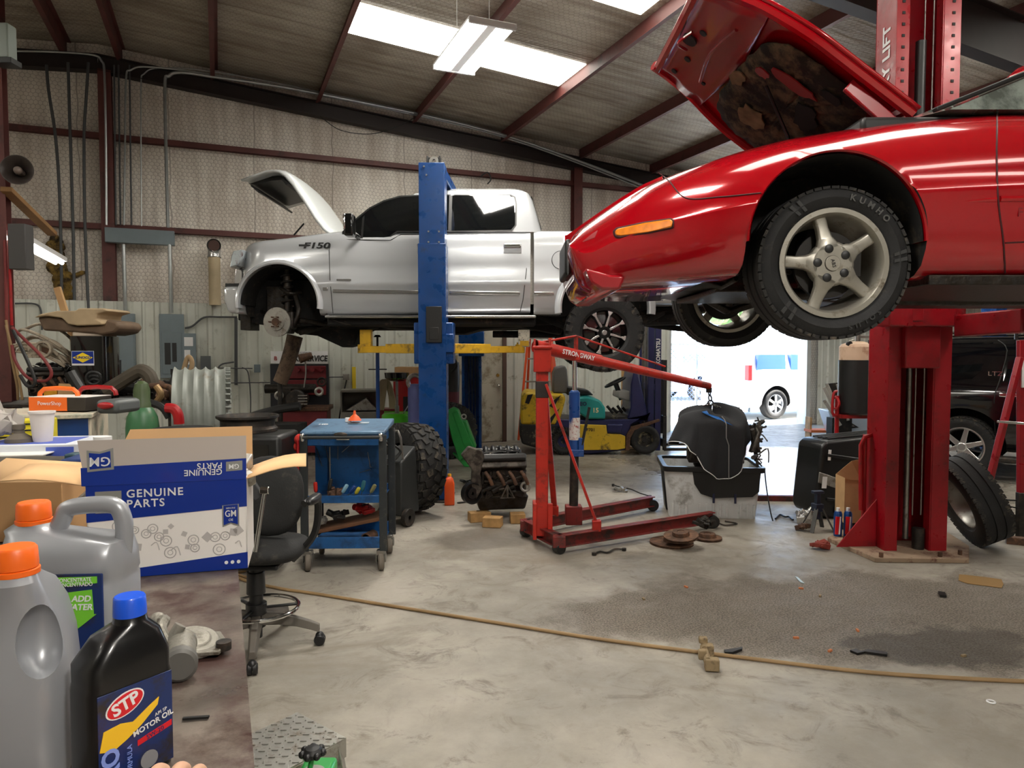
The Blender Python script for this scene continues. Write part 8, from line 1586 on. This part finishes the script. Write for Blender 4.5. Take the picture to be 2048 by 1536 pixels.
t = thing('hand_truck', 'red tubular hand truck handle standing against the red column', 'hand truck', Q(1730, 1010, 5.75)[0], 5.75, 0, 0); q = qf(t); P = [q(*p) for p in ((1722, 1020), (1722, 890), (1730, 874), (1745, 870))]
O('frame', MB().tube([(x_, 0, max(z_, .05)) for x_, z_ in P]+[(P[3][0]-.045, .03, P[3][1]), (P[3][0]-.045, .03, .1)], .018, 10), m_red, t); O('toe_plate', MB().prism([(P[0][0]-.06, -.04), (P[0][0]+.02, -.04), (P[0][0]+.02, .1), (P[0][0]-.06, .1)], .038, .05, 'z').box((P[0][0]+.0, .0, .1), (.05, .05, .14)), m_red, t)
t = thing('jack_stand', 'blue grey jack stand on the floor left of the red base plate', 'jack stand', *G(1634, 1060), 0, 10); m_js = MAT('jackstand_blue', (52, 62, 84), .5, .3, var=.3)
for sx in (-1, 1):
    for sy in (-1, 1): O('leg', MB().beam((sx*.03, sy*.03, .2), (sx*.11, sy*.09, 0), .035, .01), MAT('jackstand_grey', (84, 84, 82), .6, .4, var=.3) if 'jackstand_grey' not in bpy.data.materials else bpy.data.materials['jackstand_grey'], t)
O('ratchet_post', MB().b2((-.02, -.02, .1), (.02, .02, .33)).b2((-.05, -.025, .33), (.05, .025, .355)), m_js, t, bev=.004); O('collar', MB().b2((-.04, -.04, .17), (.04, .04, .24)), m_js, t, bev=.006)
for i, (px, nm) in enumerate(((1680, 'left'), (1688, 'right'))):
    p = G(px+(i*12-5), 1080); t = thing('spray_can', 'red, white and blue spray can by the column gusset, %s of the two' % nm, 'spray can', p[0], p[1], .037, 0, 'spray cans by the red column')
    O('can', MB().lathe([(0, 0), (.033, 0), (.033, .19), (.025, .21), (.0, .21)], n=28), MAT('can_blue', (30, 74, 140), .3, .4) if i == 0 else bpy.data.materials['can_blue'], t); O('label_stripe', MB().prism([(-.034, .02), (-.012, .02), (.0, .17), (-.03, .17)], -.0345, -.02), m_rp, t); O('label_stripe', MB().prism([(-.008, .02), (.004, .02), (.01, .17), (.002, .17)], -.036, -.02), m_white, t); O('spray_cap', MB().cyl((0, 0, .21), (0, 0, .24), .015), m_white, t)
p = G(1640, 1098); lump('red_rag', 'crumpled red oily rag on the floor below the jack stand', 'rag', p[0], p[1], 0, (.16, .13, .06), MAT('oily_rag', (132, 50, 38), .9, var=.4, bump=.6), 61, 8)
p = G(1606, 1046); lump('wheel_hub', 'shiny wheel hub with studs lying beside the jack stand', 'wheel hub', p[0], p[1], 0, (.16, .14, .12), m_silv, 62, 7)
p = G(1600, 1062); lump('gearbox_part', 'brown rusty casting before the shiny hub', 'casting', p[0]+.02, p[1]+.0, 0, (.16, .1, .06), m_rust, 63, 5)
a_, c_ = G(1515, 1003), G(1645, 1010); b = MB(); A_, C_ = W(*G(1440, 1000), .03), W(*G(1650, 1003), .03); b.beam(A_, C_, .06, .06); tag(O('red_floor_beam', b, m_hd, bev=.004), 'dark red steel bar lying across the floor behind the tote', 'bar')
# leaning road tire with steel wheel
X_, Z_ = G(1945, 1098)
t = thing('tire', 'worn road tire with its wheel leaning against the red column', 'tire', X_+.04, Z_+.1, 0, -98, None)
src = tire_mb(.37, .25, .215, 'road'); M3 = Matrix.Rotation(.42, 3, 'X'); src.v = [tuple(M3 @ Vector(v)) for v in src.v]; z0 = min(v[2] for v in src.v); src.v = [(x, y, z-z0) for x, y, z in src.v]; O('casing', src, [m_rub, m_tread], t)
b = MB(); rimbarrel(b, .215, .22); b.lathe([(.0, .03), (.06, .03), (.1, .0), (.15, .02), (.19, .02), (.19, .03), (.0, .05)], (0, 0, 0), (0, 1, 0), 40); b.v = [tuple(M3 @ Vector(v)+Vector((0, 0, -z0))) for v in b.v]; O('wheel_disc', b, m_alu, t)
# red A-frame on casters in front of the dark car
fr = thing('gantry_frame', 'red steel A frame on casters at the right picture edge', 'gantry', Q(2030, 1080, 6.0)[0], 6.0, 0, 0); q = qf(fr)
def bm(nm, a, c_, w_, mat, dy0=0, dy1=0): p0, p1 = q(*a, dy0), q(*c_, dy1); return O(nm, MB().beam((p0[0], dy0, max(p0[1], .02)), (p1[0], dy1, p1[1]), w_), mat, fr, bev=.004)
bm('upright', (2042, 1080), (2042, 680), .05, m_lred); bm('brace', (1973, 985), (2040, 715), .045, m_lred, -.1, -.02); bm('upright_foot', (2040, 1085), (2041, 985), .052, m_dsteel, -.01, -.01); bm('crossbar', (1995, 843), (2060, 848), .02, m_chrome, -.12, -.12); bm('white_sleeve', (2046, 775), (2046, 720), .055, m_white, -.01, -.01)
x_, z_ = q(2033, 655); O('top_hook', MB().tube([(x_, 0, z_-.1), (x_, 0, z_+.02), (x_-.03, 0, z_+.05), (x_-.06, 0, z_+.04)], .014, 8, 3), m_black, fr)
bm('tie_rod', (1975, 997), (2060, 1003), .012, m_black); bm('tie_rod', (1975, 1003), (2060, 1022), .012, m_black)
x_, z_ = q(2012, 1030, .1); O('caster', MB().cyl((x_, .06, .09), (x_, .12, .09), .085), m_black, fr, bev=.01); O('caster_fork', MB().b2((x_-.03, .04, .1), (x_+.03, .14, .22)).beam((x_, .1, .2), (x_+.3, .1, .03), .05), m_dsteel, fr, bev=.005)
b = MB().beam(W(*G(2012, 1086), .03), W(*G(2140, 1100), .03), .07, .06); tag(O('floor_rail', b, m_rust, bev=.004), 'rusty rail on the floor under the red A frame', 'rail')
# ------------------------------------------------------------------ black suv
ZS = 8.85
t = thing('parked_suv', 'glossy black sport utility vehicle parked behind the red column', 'car', 7.35, 8.79, 0, -40); q = qf(t); m_bk = MAT('black_car_paint', (10, 11, 15), .1, .2, coat=1)
x0 = q(1752, 800, -.98)[0]; zt = q(1990, 672, -.75)[1]; zbl = q(1960, 765, -.98)[1]; LS = x0+5.1
top = lambda x: P1([(x0, 1.5), (x0+.12, zt-.03), (x0+.4, zt), (x0+2.9, zt), (x0+3.6, 1.15), (x0+4.9, 1.0), (LS, .8)], x)
prof = [(0, .14), (.02, .08), (.08, .03), (.2, .0), (.3, -.005), (.42, 0), (.5, .01), (.56, .03), (.62, .07), (.72, .12), (.82, .17), (.9, .21), (.95, .26), (.985, .33), (1, .4)]
prf = [(s_, d) for s_, d in prof]
rings = sidebody([x0, x0+.03, x0+.08]+xs(x0+.15, LS, 50), top, lambda x: .36, lambda x: .25*max(0, 1-(x-x0)/.3)**2, lambda x: (top(x)+.02, .55), .98, prf)
sb = O('body', MB().loft(rings), m_bk, t, sm=50); wcx = q(1922, 893, -.98)[0]
cm = MB()
for s_ in (-1, 1):
    for x_ in (wcx, wcx+2.95): cm.prism([(x_+.47*math.cos(PI*i/24), .42+.47*math.sin(PI*i/24)) for i in range(25)]+[(x_-.47, -.3), (x_+.47, -.3)], s_*.5, s_*1.3)
cut(sb, cm, m_well)
for s_ in (-1, 1):
    for x_ in (wcx, wcx+2.95):
        c_ = (x_, s_*.84, .39); O('tire', tire_mb(.39, .27, .25, 'at', c_, 56), [m_rub, m_tread], t); b = MB(); rimbarrel(b, .25, .25, c_); rm = O('rim', b, m_silv, t); b = MB()
        b.lathe([(.0, s_*.01), (.05, s_*.01), (.06, 0), (.06, -s_*.04)], (c_[0], s_*.93, c_[2]), (0, 1, 0), 24)
        for i in range(6): spoke(b, 2*PI*(i+.2)/6, [(-.034, .04), (.034, .04), (.026, .22), (.04, .238), (-.04, .238), (-.026, .22)], s_*.9, s_*.93, (c_[0], 0, c_[2]))
        O('spokes', b, m_silv, rm, bev=.006)
def ys(z): s_ = (z-.36)/(zt-.36); return -(.98-P1(prf, s_))
def spanel(nm, pts, mat, off=.006):
    P = []
    for px, py in pts:
        x_, z_ = q(px, py, -.85); P.append((x_, ys(z_)-off, z_))
    n = len(P); O(nm, MB().add(P+[(x_, y+.02, z_) for x_, y, z_ in P], [tuple(range(n)), tuple(range(2*n-1, n-1, -1))]+[(i, n+i, n+(i+1) % n, (i+1) % n) for i in range(n)]), mat, t, sm=0)
spanel('side_window', [(1760, 690), (1985, 684), (1962, 742), (1945, 757), (1760, 758)], m_glass); spanel('side_window', [(2010, 700), (2030, 684), (2150, 684), (2170, 760), (2008, 762)], m_glass)
for pts in ([(1992, 680), (2012, 700), (2000, 760), (1990, 800), (1992, 900)], [(2170, 690), (2172, 905)]): O('door_gap', MB().tube([(q(a, c_, -.9)[0], ys(q(a, c_, -.9)[1])-.003, q(a, c_, -.9)[1]) for a, c_ in pts], .006, 5, 3), m_trim, t)
x_, z_ = q(2022, 790, -1.0); O('door_handle', MB().b2((x_-.12, -1.03, z_-.025), (x_+.12, -.99, z_+.025)), m_chrome, t, bev=.01); x_, z_ = q(1989, 748, -.97); text('LTZ', .075, m_chrome, t, (x_, ys(z_)-.01, z_), ext=.004, sx=1.2)
x_, z_ = q(1990, 915, -1.0); O('running_board', MB().b2((x_, -1.08, z_-.05), (x_+1.6, -.9, z_+.02)), m_dsteel, t, bev=.02); O('roof_rack', MB().tube([(x0+.3, -.62, zt+.01), (x0+.4, -.62, zt+.05), (x0+2.4, -.62, zt+.05), (x0+2.5, -.62, zt+.01)], .018, 8), m_dsteel, t)
O('wheel_arch_lip', MB().lathe([(.46, -.03), (.49, -.04), (.53, -.02), (.53, .0), (.46, .0)], (wcx, -.97, .42), (0, 1, 0), 40, True, a0=0, a1=2*PI), m_bk, t) if 0 else None
O('axle', MB().cyl((wcx, -.8, .38), (wcx, .8, .38), .06), m_well, t)
# far blue post behind it
p = W(Q(1985, 700, 11.6)[0], 11.6); t = thing('lift_column', 'blue lift column standing behind the black vehicle roof', 'car lift', p.x, p.y, 0, room=True); b = MB().b2((-.13, -.12, 0), (-.12, .12, 3.4)).b2((.12, -.12, 0), (.13, .12, 3.4)).b2((-.13, -.13, 0), (.13, -.12, 3.4)); O('post', b, m_lb, t, bev=.004); O('base_plate', MB().b2((-.3, -.3, 0), (.3, .3, .02)), m_dsteel, t)
# white bumper cover and odds by the far jamb
t = thing('bumper', 'white plastic front bumper with black lamp recess standing by the door jamb', 'bumper', Q(1700, 870, 11.3)[0], 11.4, 0, -6); q = qf(t)
P = [q(*p) for p in ((1650, 820), (1665, 866), (1700, 868), (1728, 862), (1735, 830), (1700, 822))]; O('cover', MB().prism([(x_, max(z_, .0)) for x_, z_ in P], -.15, .35), MAT('bumper_white', (196, 212, 230), .3, coat=.4), t, bev=.01)
P = trace(q, [(1682, 843), (1700, 844), (1718, 855), (1700, 857), (1690, 853)], -.16); O('lamp_recess', MB().prism(P, -.165, -.14), m_black, t, bev=.005); O('lamp_glass', MB().prism([(x_*.96+P[0][0]*.04+.01, z_) for x_, z_ in trace(q, [(1688, 846), (1700, 847), (1710, 853), (1698, 854)], -.16)], -.172, -.16), m_silv, t)
O('mount', MB().b2((P[0][0]-.3, .0, 0), (P[0][0]+.4, .3, .12)), m_well, t)
p = Q(1668, 822, 10.7); t = thing('metal_stand', 'grey folded metal rack leaning behind the white bumper', 'rack', p[0], 10.85, 0); q = qf(t)
for (a, c_) in (((1648, 775), (1670, 830)), ((1653, 768), (1676, 830)), ((1648, 800), (1675, 850)), ((1675, 768), (1690, 840))): p0, p1 = q(*a), q(*c_); O('bar', MB().beam((p0[0], 0, p0[1]), (p1[0], -.1, p1[1]), .03, .05), m_alu, t, bev=.004)
O('panel', MB().prism(trace(q, [(1652, 768), (1690, 764), (1690, 820), (1672, 812)], 0), .02, .04), m_dsteel, t); O('base', MB().b2((.0, -.1, 0), (.3, .1, q(0, 835)[1])), m_well, t)
t = thing('orange_shelf', 'small orange wooden shelf at the foot of the door jamb', 'shelf', Q(1650, 860, 11.6)[0], 11.9, 0, 0); q = qf(t); zz = q(1650, 835)[1]; O('shelf_side', MB().b2((-.12, 0, 0), (-.09, .2, zz)), m_wood, t); O('shelf_board', MB().b2((-.14, -.1, .04), (.4, .2, .1)), MAT('orange_wood', (206, 110, 60), .7), t); O('shelf_board', MB().b2((-.14, -.1, zz*.5), (.3, .2, zz*.5+.04)), bpy.data.materials['orange_wood'], t)
p = G(1733, 868); solo('blue_tub', MB().b2((-.1, -.1, 0), (.2, .1, .14)), m_blue, 'small blue tub on the floor right of the white bumper', 'tub', p[0], p[1]-.3, 0, bev=.01)
# ------------------------------------------------------------------ outside: yard, fence, parked cars
m_yard = MAT('pale_yard', (206, 202, 194), .9, var=.1, vs=1)
tag(O('yard_ground', MB().b2((-30, VW+.15, -.25), (80, 90, -.02)), m_yard, sm=0), kind='structure')
def suv_out(name, lab, px, Z, a, col, L_=4.9, hh=1.75, flip=1, glass=(70, 110, 170)):
    t = thing(name, lab, 'car', Q(px, 800, Z)[0], Z+.95, -.02, a); m_ = MAT(name+'_paint', col, .3, coat=.6); h2 = hh
    tp_ = lambda x: P1([(0, .95), (.15, h2-.1), (.5, h2), (2.9, h2-.02), (3.7, 1.12), (4.7, .98), (L_, .75)] if flip > 0 else [(0, .75), (.2, .98), (1.2, 1.12), (2.0, h2-.02), (4.4, h2), (4.75, h2-.1), (L_, .95)], x)
    pf_ = [(0, .1), (.05, .03), (.3, 0), (.5, .01), (.58, .04), (.75, .13), (.92, .2), (.98, .28), (1, .36)]
    bo = O('body', MB().loft(sidebody(xs(0, L_, 34), tp_, lambda x: .3, lambda x: .2*max(0, 1-x/.3)**2, lambda x: (tp_(x)+.02, .5), .93, pf_)), m_, t, sm=50)
    cm = MB()
    for s_ in (-1, 1):
        for x_ in (.95, L_-1.05): cm.prism([(x_+.43*math.cos(PI*i/20), .38+.43*math.sin(PI*i/20)) for i in range(21)]+[(x_-.43, -.3), (x_+.43, -.3)], s_*.55, s_*1.2)
    cut(bo, cm, m_well)
    for s_ in (-1, 1):
        for x_ in (.95, L_-1.05): c_ = (x_, s_*.8, .37); O('tire', tire_mb(.37, .24, .23, 'plain', c_, 36), [m_rub, m_tread], t); b = MB(); rimbarrel(b, .23, .22, c_); [spoke(b, 2*PI*i/6, [(-.03, .0), (.03, .0), (.03, .22), (-.03, .22)], s_*.88, s_*.9, (x_, 0, .37)) for i in range(6)]; O('rim', b, m_silv, t)
    g_ = MAT(name+'_glass', glass, .1)
    for s_ in (-1, 1):
        for wa, wb in (((.35, 1.25), (1.4, 2.3)) if 1 else ()): O('side_window', MB().prism([(wa, 1.12), (wb, 1.12), (wb-.02, 1.55), (wa+.08, 1.55)], s_*.72, s_*.88), g_, t); O('side_window', MB().prism([(1.4, 1.12), (2.3, 1.12), (2.15, 1.55), (1.4, 1.55)], s_*.72, s_*.885), g_, t); break
    return t
suv_out('white_suv', 'white sport utility vehicle parked in the sun outside the big door', 1462, 16.4, 22, (236, 236, 236), hh=1.8); O('tail_lamp', MB().b2((.1, -.93, .95), (.2, -.8, 1.3)), m_red, COL.objects['white_suv'])
suv_out('white_pickup_outside', 'white vehicle parked behind the chain link fence', 1330, 23, 22, (236, 238, 240), hh=1.9, glass=(130, 200, 200)); suv_out('green_glass_van', 'pale green glazed van beyond the white sport utility', 1380, 31, 0, (228, 236, 236), hh=2.3, glass=(150, 220, 210))
suv_out('red_car_outside', 'small red car at the far end of the yard', 1590, 40, 0, (190, 50, 50), hh=1.5)
fz = 19.0; xa, xb = Q(1180, 700, fz)[0], Q(1500, 700, fz)[0]; zt = Q(1400, 700, fz)[1]+.0
t = thing('chain_link_fence', 'silver chain link fence outside the open door', 'fence', xa, fz, -.02, 0); wd = xb-xa; b = MB(); s_ = .11; n = int((wd+1.8)/s_)
for i in range(n):
    x_ = -1.8+i*s_
    for sg in (1, -1):
        a0 = x_ if sg > 0 else x_+1.8; p0 = [a0, .0]; p1 = [a0+sg*1.8, 1.8]
        if p1[0] < p0[0]: p0, p1 = p1, p0
        if p1[0] <= 0 or p0[0] >= wd: continue
        if p0[0] < 0: f_ = -p0[0]/(p1[0]-p0[0]); p0 = [0, p0[1]+(p1[1]-p0[1])*f_]
        if p1[0] > wd: f_ = (wd-p0[0])/(p1[0]-p0[0]); p1 = [wd, p0[1]+(p1[1]-p0[1])*f_]
        b.cyl((p0[0], .02*sg, p0[1]), (p1[0], .02*sg, p1[1]), .009, n=3, cap=False)
mm = O('chain_link_mesh', b, MAT('wire_blue_grey', (96, 112, 140), .5, .3), t, merge=False)
for i in range(4): O('fence_post', MB().cyl((wd*i/3, 0, 0), (wd*i/3, 0, 1.9), .035), m_cond, t)
O('top_rail', MB().cyl((0, 0, 1.82), (wd, 0, 1.82), .025), m_cond, t)
for i in range(5):
    random.seed(40+i); x_ = 8+i*8; b = MB(); 
    for j in range(60): v = Vector((random.gauss(0, 1), random.gauss(0, 1), random.gauss(0, .8))); b.sph((v.x*1.2, v.y*1.2, 4+v.z*1.1), random.uniform(.3, .6), n=7, m=5)
    tr = thing('tree', 'leafy tree beyond the yard, number %s from the left' % ('one', 'two', 'three', 'four', 'five')[i], 'tree', x_, 52+3*(i % 2), 0, 0, 'trees beyond the yard'); O('crown', b, MAT('leaves', (96, 122, 72), .8, var=.4) if i == 0 else bpy.data.materials['leaves'], tr); O('trunk', MB().cyl((0, 0, -.1), (0, 0, 4), .2, .12), m_wood, tr)
